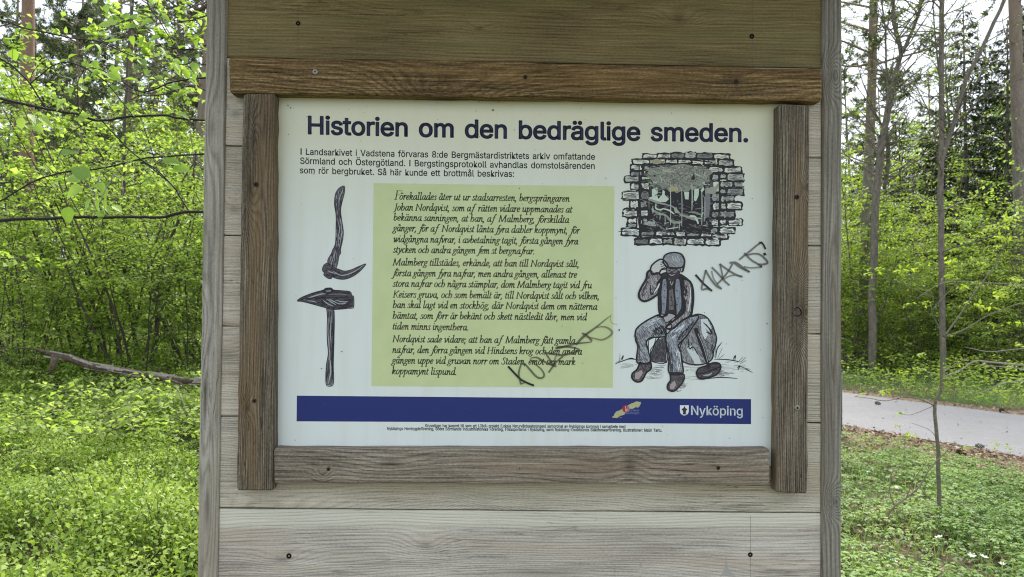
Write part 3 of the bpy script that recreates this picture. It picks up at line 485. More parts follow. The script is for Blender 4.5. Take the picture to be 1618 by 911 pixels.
pm1 = wood('post_wood', 'Z', POSTL, [K(322, 400, .09, .010, .02, 'Z'), K(318, 512, .05, .012, -.02, 'Z'), K(335, 205, .06, .012, .02, 'Z'), K(325, 640, .12, .009, .02, 'Z'), K(330, 800, .1, .010, -.02, 'Z')], seed=11.5, ringf=110, warp=0.004, streak=0.7, ringc=0.65)
pm2 = wood('post_wood', 'Z', POSTR, [K(1316, 120, .03, .013, .05, 'Z'), K(1318, 792, .022, .013, .05, 'Z'), K(1312, 500, .14, .008, .02, 'Z')], seed=17.5, ringf=130, warp=0.004, streak=0.8, ringc=0.6)
post(326, 0, 359, 0, 311, 343.4, pm1, 'left post with pale grey streaky grain', 3)
post(1299, 0, 1331, 0, 1298, 1330, pm2, 'right post with knots and flaking brown patches', 4)

# ---- roof over the board (above the frame; it shades the upper planks)
rm_ = wood('roof_wood', 'X', (alb((50, 42, 32)), alb((96, 84, 66)), alb((130, 118, 98))), seed=21, ringf=60)
for side in (-1, 1):
    for k in range(3):
        mb = MB()
        y0 = side * (0.002 + k * 0.125); y1 = side * (0.002 + k * 0.125 + 0.122)
        z0 = 2.325 - abs(y0) * 0.50 - k * 0.003; z1 = 2.325 - abs(y1) * 0.50 - k * 0.003
        vs = []
        for x in (-0.60, 0.72):
            vs += [(x, y0, z0), (x, y1, z1), (x, y1, z1 + 0.022), (x, y0, z0 + 0.022)]
        mb.add(vs, [(0, 1, 2, 3), (7, 6, 5, 4), (0, 4, 5, 1), (1, 5, 6, 2), (2, 6, 7, 3), (3, 7, 4, 0)])
        mb.build('roof_plank', [rm_], board)

# ---- frame round the panel
FR = (alb((42, 34, 23), 190), alb((106, 86, 58), 190), alb((168, 142, 100), 190), alb((126, 98, 62), 190))
FRG = (alb((62, 55, 48)), alb((130, 120, 108)), alb((182, 173, 160)), alb((146, 124, 104)))
FST = (alb((48, 43, 36)), alb((108, 98, 85)), alb((160, 151, 134)), alb((134, 107, 72)))
YF, YB = -0.028, -0.0043
mt = wood('frame_wood', 'X', FR, [K(705, 165, .10, .045, .055), K(694, 148, .02, .006, .01), K(1150, 130, .05, .02, .008)], seed=31, ringf=150, warp=0.012, streak=1.5, bumpd=0.0030, ringc=0.42)
rail_t = batten('top_rail', [(361, 88.5), (1299, 107.5), (1299, 160), (363, 146.5)], YF, YB, mt, nseg=30, jit=0.0005, bev=0.003, seed=51)
mb_ = wood('frame_wood', 'X', FRG, [K(516, 742, .012, .010, .02), K(990, 730, .03, .05, -.012), K(620, 725, .05, .02, .010)], seed=37, ringf=120, warp=0.010, streak=1.15, bumpd=0.0022, ringc=0.4)
rail_b = batten('bottom_rail', [(433, 708.5), (1216, 709.3), (1215.5, 764.6), (433.4, 763)], YF, YB, mb_, nseg=26, jit=0.0004, bev=0.002, seed=53)
ms1 = wood('frame_wood', 'Z', FST, [K(404, 300, .06, .016, .03, 'Z'), K(400, 640, .02, .01, .01, 'Z'), K(410, 230, .05, .01, .02, 'Z')], seed=41, ringf=260, warp=0.005, streak=1.15, bumpd=0.0024, ringc=0.65)
stile_l = batten('side_stile', [(383.7, 147.6), (434, 147.6), (431.5, 774.8), (373.7, 774.8)], YF + 0.001, YB, ms1, nseg=24, jit=0.0005, bev=0.0025, seed=55, axis='Z')
ms2 = wood('frame_wood', 'Z', FST, [K(1259, 493, .045, .020, .055, 'Z'), K(1262, 300, .02, .008, .01, 'Z')], seed=47, ringf=300, warp=0.004, streak=1.15, bumpd=0.0024, ringc=0.65)
stile_r = batten('side_stile', [(1230.7, 164), (1280, 166), (1276, 779.6), (1227, 778)], YF + 0.001, YB, ms2, nseg=24, jit=0.0004, bev=0.0025, seed=57, axis='Z')
rail_t['label'] = 'top rail of rough dark brown wood'
rail_b['label'] = 'bottom rail of greyer split wood'
stile_r['label'] = 'right stile with a round hole knot'

# ---- screws and nails
mscrew, nt, bs = newmat('screw_metal')
bs.inputs['Metallic'].default_value = 0.8; bs.inputs['Roughness'].default_value = 0.5
bs.inputs['Base Color'].default_value = (0.32, 0.30, 0.27, 1)
mrust, nt, bs = newmat('rusty_nail')
bs.inputs['Metallic'].default_value = 0.3; bs.inputs['Roughness'].default_value = 0.8
bs.inputs['Base Color'].default_value = (0.035, 0.026, 0.02, 1)
mdark, nt, bs = newmat('dark_hole')
bs.inputs['Base Color'].default_value = (0.012, 0.010, 0.008, 1); bs.inputs['Roughness'].default_value = 1; bs.inputs['Specular IOR Level'].default_value = 0.05
mdark2, nt, bs = newmat('scored_wood')
bs.inputs['Base Color'].default_value = (0.10, 0.088, 0.07, 1); bs.inputs['Roughness'].default_value = 1
def screw_mesh(r, mat, star=True):
    mb = MB(); a = mb.mat(mat); d = mb.mat(mdark)
    n = 18
    prof = [(r * 1.0, 0.0006), (r * 1.0, -0.0002), (r * 0.80, -0.0009), (r * 0.44, -0.0010)]
    for i, (rr, y) in enumerate(prof):
        for k in range(n):
            t = 2 * math.pi * k / n
            q = rr * (1 if (i < 3 or not star) else (1.15 if k % 3 == 0 else 0.72))
            mb.v.append((q * math.cos(t), y, q * math.sin(t)))
    for i in range(3):
        for k in range(n):
            k2 = (k + 1) % n
            mb.f.append((i * n + k, (i + 1) * n + k, (i + 1) * n + k2, i * n + k2)); mb.mi.append(a)
    b = len(mb.v)
    for k in range(n):
        v = mb.v[3 * n + k]; mb.v.append((v[0] * .85, 0.0002, v[2] * .85))
    for k in range(n):
        k2 = (k + 1) % n
        mb.f.append((3 * n + k, b + k, b + k2, 3 * n + k2)); mb.mi.append(d)
    mb.f.append(tuple(b + k for k in range(n))); mb.mi.append(d)
    return mb.mesh('screw')
SM, SMD, NM = screw_mesh(0.0036, mscrew), screw_mesh(0.0034, mrust), screw_mesh(0.0030, mdark, False)
def put(name, me, px, py, Y, par, rot=0.0, sc=1.0):
    o = link(name, me, par, at(px, py, Y)); o.rotation_euler = (0, rot, 0); o.scale = (sc,) * 3
    return o
put('screw', SM, 498, 113, YF - .0002, rail_t, .3, 1.2)
put('screw', SMD, 830, 121.5, YF - .0002, rail_t, .9, 1.0)
put('screw', SMD, 1163.5, 129, YF - .0002, rail_t, .1, 1.15)
put('screw', SMD, 404.5, 291, YF + .0004, stile_l, .3, 1.1)
put('screw', SMD, 402, 633, YF + .0004, stile_l, 1.3, .9)
put('screw', SMD, 1259.5, 311, YF + .0004, stile_r, .7, 1.1)
put('screw', SM, 1259.5, 644, YF + .0002, stile_r, .2, 1.25)
put('screw', SMD, 519, 741, YF - .0002, rail_b, .5, .8)
put('screw', SM, 821, 738.5, YF - .0002, rail_b, .8, 1.05)
put('screw', SMD, 1135, 739, YF - .0002, rail_b, .1, .9)
top_plank, low_plank, slat_plank = plank_rows[0][-1], plank_rows[6][-1], plank_rows[5][-1]
lm = MB()
for (px, py0, py1, par) in ((471, 2, 84, top_plank), (1188.5, 2, 104, top_plank), (1185.5, 814, 911, low_plank)):
    lm = MB(); P_ = [at(px + .25, py0, -.00015), at(px + .25, py1, -.00015), at(px - .25, py1, -.00015), at(px - .25, py0, -.00015)]
    lm.add(P_, [(0, 1, 2, 3)]); lm.build('scribed_line', [mdark2], par)
put('nail', NM, 471, 36.5, -.0002, top_plank, 0, 1.2)
put('nail', NM, 1188, 57, -.0002, top_plank, 0, 1.3)
put('nail', NM, 456.5, 878, -.0002, low_plank, 0, 1.35)
put('nail', NM, 1185.5, 876, -.0002, low_plank, 0, 1.25)
# the knot hole in the right stile: a ring of raised wood round a sunken dark plug
mb = MB(); a = mb.mat(ms2); d = mb.mat(mdark)
n = 20
c = at(1260, 492.5, YF)
prof = [(0.0088, 0.0012), (0.0082, -0.0004), (0.0066, -0.0008), (0.0054, 0.0004), (0.0050, 0.0012)]
for i, (rr, y) in enumerate(prof):
    for k in range(n):
        t = 2 * math.pi * k / n
        q = rr * (1 + 0.07 * math.sin(3 * t + i))
        mb.v.append((c.x + q * math.cos(t), c.y + 0.0006 + y, c.z + q * 1.15 * math.sin(t)))
for i in range(4):
    for k in range(n):
        k2 = (k + 1) % n
        mb.f.append((i * n + k, (i + 1) * n + k, (i + 1) * n + k2, i * n + k2)); mb.mi.append(a if i < 2 else d)
mb.f.append(tuple(4 * n + k for k in range(n))); mb.mi.append(d)
mb.build('knot_hole', None, stile_r)

# ---- the information panel
pm, nt, bs = newmat('panel_white')
tc = N(nt, 'ShaderNodeTexCoord')
sp = N(nt, 'ShaderNodeSeparateXYZ'); nt.links.new(tc.outputs['Object'], sp.inputs[0])
n1 = noise(nt, mapping(nt, tc.outputs['Object'], (1, 1, 1)), 9, 4, 0.6)
n2 = noise(nt, tc.outputs['Object'], 160, 3, 0.7)
n3 = noise(nt, tc.outputs['Object'], 45, 5, 0.7)
base = mix(nt, n1, alb((200, 207, 203)), alb((211, 215, 214)))
run = noise(nt, mapping(nt, tc.outputs['Object'], (38, 1, 2.2)), 1.0, 4, 0.6)
base = mix(nt, math_(nt, 'MULTIPLY', ramp(nt, run, [(0.48, (0, 0, 0)), (0.75, (1, 1, 1))]), 0.30), base, alb((186, 186, 166)))
edge = math_(nt, 'MAXIMUM', math_(nt, 'SUBTRACT', -0.318, sp.outputs[0]), math_(nt, 'SUBTRACT', sp.outputs[0], 0.441))
edge = math_(nt, 'MULTIPLY', math_(nt, 'DIVIDE', edge, 0.016, clamp=True), math_(nt, 'MULTIPLY_ADD', n3, 1.0, 0.1), clamp=True)
base = mix(nt, math_(nt, 'MULTIPLY', edge, 0.6), base, alb((150, 150, 128)))
# yellowish tint that strengthens towards the top rail, broken up by noise
zt, zb = at(830, 150, 0).z, at(830, 420, 0).z
top_tint = math_(nt, 'DIVIDE', math_(nt, 'SUBTRACT', sp.outputs[2], zb), zt - zb, clamp=True)
top_tint = math_(nt, 'MULTIPLY', math_(nt, 'POWER', top_tint, 1.3), math_(nt, 'MULTIPLY_ADD', n1, 0.6, 0.5), clamp=True)
base = mix(nt, math_(nt, 'MULTIPLY', top_tint, 0.95), base, alb((198, 192, 152)))
spk = ramp(nt, n2, [(0.70, (0, 0, 0)), (0.80, (1, 1, 1))])
gate = ramp(nt, n3, [(0.50, (0, 0, 0)), (0.68, (1, 1, 1))])
base = mix(nt, math_(nt, 'MULTIPLY', math_(nt, 'MULTIPLY', spk, gate), 0.40), base, alb((120, 116, 96)))
nt.links.new(base, bs.inputs['Base Color'])
bs.inputs['Roughness'].default_value = 0.42
bs.inputs['Specular IOR Level'].default_value = 0.4
bump(nt, noise(nt, tc.outputs['Object'], 30, 3), 0.25, 0.0008, bs)
YP = -0.0040
# gently bowed sheet under the frame
mb = MB()
x0, x1 = -0.352, 0.476; z0, z1 = 1.245, 1.846
nx, nz_ = 12, 10
for j in range(nz_ + 1):
    for i in range(nx + 1):
        mb.v.append((x0 + (x1 - x0) * i / nx, YP, z0 + (z1 - z0) * j / nz_))
for j in range(nz_):
    for i in range(nx):
        q = j * (nx + 1) + i
        mb.f.append((q, q + 1, q + nx + 2, q + nx + 1)); mb.mi.append(0)
b = len(mb.v)
mb.v += [(x0, -0.0005, z0), (x1, -0.0005, z0), (x1, -0.0005, z1), (x0, -0.0005, z1)]
c00, c10, c11, c01 = 0, nx, nz_ * (nx + 1) + nx, nz_ * (nx + 1)
mb.f += [(b, c00) + tuple(), ] if False else []
for f in [(b + 3, b + 2, b + 1, b), ]:
    mb.f.append(f); mb.mi.append(0)
bottom = list(range(0, nx + 1)); top = list(range(nz_ * (nx + 1), nz_ * (nx + 1) + nx + 1))
left = [j * (nx + 1) for j in range(nz_ + 1)]; right = [j * (nx + 1) + nx for j in range(nz_ + 1)]
for f in [tuple(bottom[::-1]) + (b, b + 1), tuple(top) + (b + 2, b + 3), tuple(left) + (b + 3, b), tuple(right[::-1]) + (b + 1, b + 2)]:
    mb.f.append(f); mb.mi.append(0)
panel = mb.build('information_panel', [pm], board)

# ---- print on the panel: everything flat lies a tenth of a millimetre above what it covers
class Art:
    def __init__(s): s.mb = MB(); s.k = 0
    def fill(s, pts, col, layer):
        from mathutils.geometry import tessellate_polygon
        s.k += 1
        Y = YP - 0.00010 * layer - 0.0000004 * (s.k % 200)
        P = [at(x, y, Y) for x, y in pts]
        tr = tessellate_polygon([[Vector((p.x, p.z, 0)) for p in P]])
        s.mb.add(P, [tuple(t) for t in tr], s.mb.mat(col))
    def stroke(s, pts, w, col, layer, smooth=True, taper=0.0, nib=None, closed=False):
        """w: width, or list of widths; nib=(angle, thin/thick) for a broad pen"""
        s.k += 1
        Y = YP - 0.00010 * layer - 0.0000004 * (s.k % 200)
        ws = list(w) if hasattr(w, '__len__') else [w] * len(pts)
        if smooth and len(pts) > 2:
            Q, W = [], []
            n = len(pts)
            for i in range(n - 1):
                p0 = pts[max(i - 1, 0)]; p1 = pts[i]; p2 = pts[i + 1]; p3 = pts[min(i + 2, n - 1)]
                for j in range(4):
                    t = j / 4
                    Q.append(tuple(0.5 * ((2 * p1[a]) + (-p0[a] + p2[a]) * t + (2 * p0[a] - 5 * p1[a] + 4 * p2[a] - p3[a]) * t * t + (-p0[a] + 3 * p1[a] - 3 * p2[a] + p3[a]) * t ** 3) for a in (0, 1)))
                    W.append(ws[i] + (ws[i + 1] - ws[i]) * t)
            Q.append(tuple(pts[-1])); W.append(ws[-1])
        else:
            Q, W = [tuple(p) for p in pts], ws
        n = len(Q)
        if n < 2: return
        if taper:
            for i in range(n):
                t = min(i, n - 1 - i) / max(1, n - 1) * 2
                W[i] = W[i] * (1 - taper * (1 - t) ** 2)
        L, R = [], []
        for i in range(n):
            a, b = Q[max(i - 1, 0)], Q[min(i + 1, n - 1)]
            dx, dy = b[0] - a[0], b[1] - a[1]
            l = math.hypot(dx, dy) or 1e-6
            nx, ny = -dy / l, dx / l
            h = W[i] / 2
            if nib:
                c = abs(nx * math.cos(nib[0]) + ny * math.sin(nib[0]))
                h *= math.sqrt(c * c + (1 - c * c) * nib[1] ** 2)
            e = 0
            if i == 0: e = -h * 0.6
            if i == n - 1: e = h * 0.6
            ex, ey = dx / l * e, dy / l * e
            L.append((Q[i][0] + nx * h + ex, Q[i][1] + ny * h + ey)); R.append((Q[i][0] - nx * h + ex, Q[i][1] - ny * h + ey))
        P = [at(x, y, Y) for x, y in L] + [at(x, y, Y) for x, y in R]
        s.mb.add(P, [(i, i + 1, n + i + 1, n + i) for i in range(n - 1)], s.mb.mat(col))
    def build(s, name, label=None):
        o = s.mb.build(name, None, panel)
        if label: o['label'] = label
        return o

# sans lettering: outlines in units of 1/600 em
SANS = {}
for ln in GLYPHS.strip().split('\n'):
    ch = ln[0]; a, *sp_ = ln[1:].split('|')
    SANS[ch] = (int(a), [[tuple(int(q) for q in p.split(',')) for p in s_.split(' ')] for s_ in sp_ if s_])
hx = SANS['H'][1]
CAPH = max(p[1] for s_ in hx for p in s_) / 600
_w = [p[0] for p in SANS['i'][1][0]] + [p[0] for p in SANS['i'][1][-1]]
SANS['I'] = (max(_w) + min(_w) + 12, [[(min(_w) + 4, 0), (min(_w) + 4, int(CAPH * 600)), (max(_w) + 2, int(CAPH * 600)), (max(_w) + 2, 0)]])
_gc = {}
def glyph(ch, off):
    if (ch, off) not in _gc:
        cu = bpy.data.curves.new('glyph', 'CURVE'); cu.dimensions = '2D'; cu.fill_mode = 'BOTH'
        for s_ in SANS[ch][1]:
            sp_ = cu.splines.new('POLY'); sp_.points.add(len(s_) - 1)
            for p, (x, y) in zip(sp_.points, s_): p.co = (x / 600, y / 600, 0, 1)
            sp_.use_cyclic_u = True
        o = bpy.data.objects.new('glyph', cu)
        me = o.to_mesh()
        _gc[(ch, off)] = ([(v.co.x, v.co.y) for v in me.vertices], [tuple(p.vertices) for p in me.polygons])
        o.to_mesh_clear(); bpy.data.objects.remove(o); bpy.data.curves.remove(cu)
        if off:                    # heavier weight: a band laid along the outlines
            V, F = _gc[(ch, off)]
            for s_ in SANS[ch][1]:
                q = [(x / 600, y / 600) for x, y in s_]; n = len(q)
                for i in range(n):
                    a, b = q[i], q[(i + 1) % n]
                    l = math.hypot(b[0] - a[0], b[1] - a[1]) or 1e-6
                    dx, dy = (b[0] - a[0]) / l * off, (b[1] - a[1]) / l * off
                    k = len(V)
                    V += [(a[0] - dy - dx * .6, a[1] + dx - dy * .6), (b[0] - dy + dx * .6, b[1] + dx + dy * .6), (b[0] + dy + dx * .6, b[1] - dx + dy * .6), (a[0] + dy - dx * .6, a[1] - dx - dy * .6)]
                    F.append((k, k + 1, k + 2, k + 3))
    return _gc[(ch, off)]
def sans(art, txt, p0, p1, cap, col, layer, off=0.0, sag=0.0, track=0.0):
    xs, x = [], 0.0
    for ch in txt:
        xs.append(x)
        x += (SANS[ch][0] / 600 if ch != ' ' else 0.28) + track
    f, l = txt[0], txt[-1]
    if f == 'I': pass
    lb = min(p[0] for s_ in SANS[f][1] for p in s_) / 600
    rb = xs[-1] + max(p[0] for s_ in SANS[l][1] for p in s_) / 600
    sx = (p1[0] - p0[0]) / (rb - lb); sy = cap / CAPH
    Y = YP - 0.00010 * layer
    for ch, gx in zip(txt, xs):
        if ch == ' ': continue
        V, F = glyph(ch, off)
        P = []
        for (vx, vy) in V:
            u = gx + vx - lb; t = u / (rb - lb)
            P.append(at(p0[0] + u * sx, p0[1] + (p1[1] - p0[1]) * t + sag * 4 * t * (1 - t) - vy * sy, Y))
        art.mb.add(P, F, art.mb.mat(col))

NAVY, BLACK = ink((36, 38, 66)), ink((34, 36, 36))
A = Art()
sans(A, 'Historien om den bedräglige smeden.', (487.5, 211.0), (1181, 223.5), 27.6, NAVY, 1, off=0.021, sag=1.4, track=-0.012)
A.build('headline_lettering')
A = Art()
for t, a, b in (('I Landsarkivet i Vadstena förvaras 8:de Bergmästardistriktets arkiv omfattande', (475, 244), (940, 252)),
                ('Sörmland och Östergötland. I Bergstingsprotokoll avhandlas domstolsärenden', (474.5, 258.4), (939.5, 266.6)),
                ('som rör bergbruket. Så här kunde ett brottmål beskrivas:', (474, 273.3), (812, 279))):
    sans(A, t, a, b, 9.8, BLACK, 1, off=0.012, sag=0.8)
A.build('introduction_lettering')
# green text box
gm, nt, bs = newmat('print_green')
tc = N(nt, 'ShaderNodeTexCoord')
nz = noise(nt, tc.outputs['Object'], 14, 5, 0.65)
nt.links.new(ramp(nt, nz, [(0.3, alb((178, 188, 138))), (0.7, alb((190, 198, 150)))]), bs.inputs['Base Color'])
bs.inputs['Roughness'].default_value = 0.45
A = Art(); A.fill([(590.5, 289), (780, 291.6), (970.6, 294), (968.5, 612.3), (780, 611.2), (586.7, 609.8)], gm, 1)
A.build('green_text_box')

# slanted book lettering written with a broad pen: strokes in x-height units
hk = lambda x: [(x - .12, .85), (x - .01, 1)]
def bowl(x=0): return [(.55 + x, .9), (.40 + x, 1), (.17 + x, .82), (.06 + x, .4), (.12 + x, .06), (.26 + x, .0), (.44 + x, .25), (.56 + x, .65)]
def foot(x, top=1): return [(x, top), (x, .15), (x + .07, 0), (x + .22, .14)]
def flag(x): return [(x - .16, 1.62), (x, 1.76)]
IT = {
 'a': (.74, [bowl(), foot(.56)]),
 'b': (.68, [flag(.1), [(.1, 1.75), (.1, .3), (.16, .03), (.3, 0), (.5, .25), (.58, .65), (.48, .98), (.3, .95), (.11, .6)]]),
 'c': (.56, [[(.5, .85), (.38, 1), (.18, .85), (.06, .45), (.1, .1), (.25, 0), (.47, .2)]]),
 'd': (.76, [bowl(), flag(.57), foot(.57, 1.75)]),
 'e': (.57, [[(.08, .42), (.32, .5), (.48, .74), (.42, .97), (.27, .97), (.09, .68), (.06, .25), (.2, 0), (.48, .2)]]),
 'f': (.46, [[(.78, 1.62), (.66, 1.78), (.5, 1.6), (.38, .9), (.28, .1), (.16, -.45), (-.02, -.62), (-.16, -.5)], [(.12, .95), (.62, .95)]]),
 'g': (.62, [[(.35, 1), (.15, .9), (.1, .6), (.22, .42), (.42, .5), (.5, .8), (.35, 1)], [(.46, .93), (.7, .95)], [(.22, .42), (.12, .27), (.25, .12), (.45, .02), (.5, -.25), (.3, -.52), (.03, -.5), (-.07, -.3), (.08, -.08), (.27, .1)]]),
 'h': (.72, [flag(.1), [(.1, 1.75), (.1, 0)], [(.1, .5), (.28, .92), (.44, 1), (.57, .78), (.57, .38), (.44, .04), (.3, -.02)]]),
 'i': (.36, [hk(.12), foot(.12), [(.1, 1.44), (.14, 1.44)]]),
 'k': (.66, [flag(.1), [(.1, 1.75), (.1, 0)], [(.1, .45), (.3, .95), (.45, 1), (.5, .8), (.35, .55), (.14, .5)], [(.25, .5), (.4, .1), (.52, 0), (.68, .1)]]),
 'l': (.36, [flag(.12), foot(.12, 1.75)]),
 'm': (1.08, [hk(.12), [(.12, 1), (.12, 0)], [(.12, .45), (.3, .9), (.42, 1), (.48, .85), (.48, 0)], [(.48, .45), (.66, .9), (.78, 1), (.85, .85), (.85, .15), (.92, 0), (1.06, .12)]]),
 'n': (.74, [hk(.12), [(.12, 1), (.12, 0)], [(.12, .45), (.32, .9), (.44, 1), (.51, .85), (.51, .15), (.58, 0), (.72, .12)]]),
 'o': (.66, [[(.34, 1), (.14, .85), (.06, .4), (.2, 0), (.4, .08), (.57, .5), (.52, .88), (.34, 1)]]),
 'p': (.70, [hk(.12), [(.12, 1), (.12, -.66)], [(-.03, -.66), (.3, -.66)], [(.12, .5), (.3, .93), (.45, 1), (.58, .75), (.52, .3), (.35, .02), (.14, .08)]]),
 'q': (.70, [bowl(), [(.57, 1), (.57, -.66)], [(.42, -.66), (.75, -.66)]]),
 'r': (.50, [hk(.12), [(.12, 1), (.12, 0)], [(.12, .45), (.3, .92), (.42, 1), (.5, .86)]]),
 's': (.48, [[(.43, .83), (.3, 1), (.14, .9), (.14, .7), (.32, .45), (.4, .2), (.25, 0), (.08, .02), (.02, .2)]]),
 't': (.40, [[(.16, 1.32), (.12, .9), (.1, .2), (.18, 0), (.36, .14)], [(-.02, .95), (.38, .95)]]),
 'u': (.76, [hk(.12), [(.12, 1), (.12, .2), (.2, 0), (.38, .15), (.57, .55)], foot(.57)]),
 'v': (.62, [hk(.12), [(.12, 1), (.2, .5), (.21, 0)], [(.21, 0), (.44, .35), (.56, .75), (.48, 1)]]),
 'w': (.96, [hk(.12), [(.12, 1), (.2, .5), (.21, 0)], [(.21, 0), (.42, .4), (.5, .98)], [(.5, 1), (.53, .5), (.54, 0)], [(.54, 0), (.76, .35), (.88, .75), (.8, 1)]]),
 'x': (.62, [[(-.02, .85), (.1, 1), (.22, .8), (.38, .2), (.5, 0), (.62, .12)], [(.58, .95), (.45, .92), (.12, .1), (0, .03)]]),
 'y': (.62, [hk(.12), [(.12, 1), (.2, .7), (.28, .05)], [(.56, 1), (.52, .6), (.28, 0), (.05, -.45), (-.12, -.52)]]),
 ',': (.30, [[(.08, .1), (.12, .0), (.03, -.34)]]), '.': (.28, [[(.07, .06), (.11, .06)]]),
 ';': (.32, [[(.08, .1), (.12, .0), (.03, -.34)], [(.1, .85), (.14, .85)]]),
 'F': (.86, [[(.2, 1.55), (.2, 0)], [(.04, 1.55), (.86, 1.55), (.88, 1.28)], [(.2, .82), (.62, .82)], [(.02, 0), (.4, 0)]]),
 'H': (1.2, [[(.2, 1.55), (.2, 0)], [(.95, 1.55), (.95, 0)], [(.2, .82), (.95, .82)], [(.04, 0), (.38, 0)], [(.04, 1.55), (.38, 1.55)], [(.8, 0), (1.12, 0)], [(.8, 1.55), (1.12, 1.55)]]),
 'J': (.56, [[(.35, 1.55), (.35, .1), (.22, -.3), (-.05, -.42)], [(.17, 1.55), (.55, 1.55)]]),
 'K': (1.05, [[(.2, 1.55), (.2, 0)], [(.9, 1.52), (.22, .75)], [(.38, .9), (.85, .05), (1.05, 0)], [(.04, 0), (.38, 0)], [(.04, 1.55), (.38, 1.55)], [(.7, 1.55), (1.05, 1.55)]]),
 'M': (1.45, [[(.12, 0), (.22, 1.55)], [(.22, 1.55), (.65, .06)], [(.65, .06), (1.18, 1.55)], [(1.18, 1.55), (1.22, 0)], [(-.04, 0), (.3, 0)], [(.08, 1.55), (.24, 1.55)], [(1.16, 1.55), (1.36, 1.55)], [(1.05, 0), (1.4, 0)]]),
 'N': (1.22, [[(.15, 0), (.17, 1.5)], [(-.02, 1.55), (.17, 1.5), (.98, .02)], [(.98, .02), (.98, 1.55)], [(0, 0), (.32, 0)], [(.82, 1.55), (1.16, 1.55)]]),
 'S': (.78, [[(.72, 1.2), (.66, 1.48), (.45, 1.58), (.25, 1.42), (.24, 1.12), (.5, .75), (.62, .4), (.45, .03), (.2, 0), (.06, .3)]]),
}
dot = lambda x, y: [(x - .03, y), (x + .03, y)]
IT['ä'] = (.74, IT['a'][1] + [dot(.2, 1.42), dot(.48, 1.42)])
IT['ö'] = (.66, IT['o'][1] + [dot(.18, 1.42), dot(.46, 1.42)])
IT['å'] = (.74, IT['a'][1] + [[(.35, 1.62), (.22, 1.52), (.24, 1.32), (.4, 1.28), (.48, 1.42), (.35, 1.62)]])
def italic(art, txt, p0, p1, xh, col, layer):
    xs, x = [], 0.0
    i = 0
    for ch in txt:
        xs.append(x); x += IT[ch][0] + .05 if ch != ' ' else .40
    tot = x - .12
    sx = (p1[0] - p0[0]) / tot
    for k, (ch, gx) in enumerate(zip(txt, xs)):
        if ch == ' ': continue
        big = 1.32 if (k == 0 and ch == 'F') else 1.0
        for st in IT[ch][1]:
            P = []
            for (u, v) in st:
                u, v = u * big, v * big
                X = gx + u; t = X / tot
                sharp = False
                P.append((p0[0] + X * sx + v * xh * 0.20, p0[1] + (p1[1] - p0[1]) * t - v * xh))
            if len(st) == 2 and abs(st[0][0] - st[1][0]) < .09 and abs(st[0][1] - st[1][1]) < .01:
                cx_, cy_ = (P[0][0] + P[1][0]) / 2, P[0][1]
                art.fill([(cx_ + xh * .15 * math.cos(q), cy_ + xh * .15 * math.sin(q)) for q in (0, .785, 1.57, 2.356, 3.14, 3.93, 4.71, 5.5)], col, layer)
                continue
            caps = ch.isupper() and ch not in 'SJ'
            art.stroke(P, xh * 0.235, col, layer, smooth=not caps, nib=(math.radians(18), 0.42) if ch not in ',;' else None)
TXT = [("Förekallades åter ut ur stadsarresten, bergsprängaren", 623, 314.7, 899, 318.3), ("Johan Nordqvist, som af  rätten vidare uppmanades at", 622, 331.9, 903, 335.5),
 ("bekänna sanningen, at han, af  Malmberg, förskildta", 621.5, 348, 898, 351.8), ("gånger, för af  Nordqvist lånta fyra dahler koppmynt, för", 621, 364.8, 914.5, 368.6),
 ("widgångna nafvrar, i avbetalning tagit, första gången fyra", 621, 382, 912.5, 385.8), ("stycken och andra gången fem st bergnafrar.", 621, 398.7, 844, 401.3),
 ("Malmberg tillstädes, erkände, att han till Nordqvist sålt,", 620.5, 418.8, 914.5, 421.6), ("första gången fyra nafrar, men andra gången, allenast tre", 620.3, 435.8, 910.5, 438.4),
 ("stora nafrar och några stämplar, dom Malmberg tagit vid fru", 620.5, 452.5, 934, 455.2), ("Keisers gruva, och som bemält är, till Nordqvist sålt och vilken,", 620.5, 469.6, 946.5, 472.5),
 ("han skal lagt vid en stockhög, där Nordqvist dem om nätterna", 620.4, 486, 942.5, 489), ("hämtat, som förr är bekänt och skett nästledit åhr, men vid", 620.2, 503, 926, 505.7),
 ("tiden minns ingenthera.", 620, 520, 739.5, 521.6), ("Nordqvist sade vidare; att han af  Malmberg fått gamla", 620, 540, 908, 542.7),
 ("nafrar, den förra gången vid Hindsens krog och den andra", 619.7, 557, 918.5, 560), ("gången uppe vid gruvan norr om Staden, emot sex mark", 619.2, 573.8, 908, 576.2), ("koppamynt lispund.", 619, 590.6, 721, 592)]
A = Art(); INKT = ink((44, 46, 30))
for t, a, b, c, d in TXT: italic(A, t, (a, b), (c, d), 6.7, INKT, 2)
A.build('story_lettering')

# blue band, town name, shield, project mark, credits
BLUE = ink((30, 42, 104), 0.4)
A = Art(); A.fill([(469, 624.8), (828, 628), (1186.7, 630.3), (1186.7, 669.8), (828, 667), (468.6, 665.4)], BLUE, 1); A.build('blue_band')
A = Art(); LW = ink((205, 212, 226)); DK = ink((52, 44, 36))
sans(A, 'Nyköping', (1092.3, 655.2), (1173.3, 656.2), 14.3, LW, 2, off=0.012)
A.fill([(1074.3, 640), (1088.3, 640), (1088.3, 650), (1087, 653.5), (1084, 655.6), (1081, 656.2), (1077.6, 655.2), (1075.2, 652.6), (1074.4, 649)], LW, 2)
K5s = lambda l: [(1065 + x / 13.483, 630 + y / 13.483) for x, y in l]
A.fill(K5s([(222, 150), (245, 195), (280, 215), (278, 240), (255, 245), (262, 265), (250, 275), (255, 315), (268, 330), (175, 330), (190, 315), (195, 275), (185, 262), (190, 245), (162, 240), (162, 215), (200, 195)]), DK, 3)
A.build('town_name_and_shield')
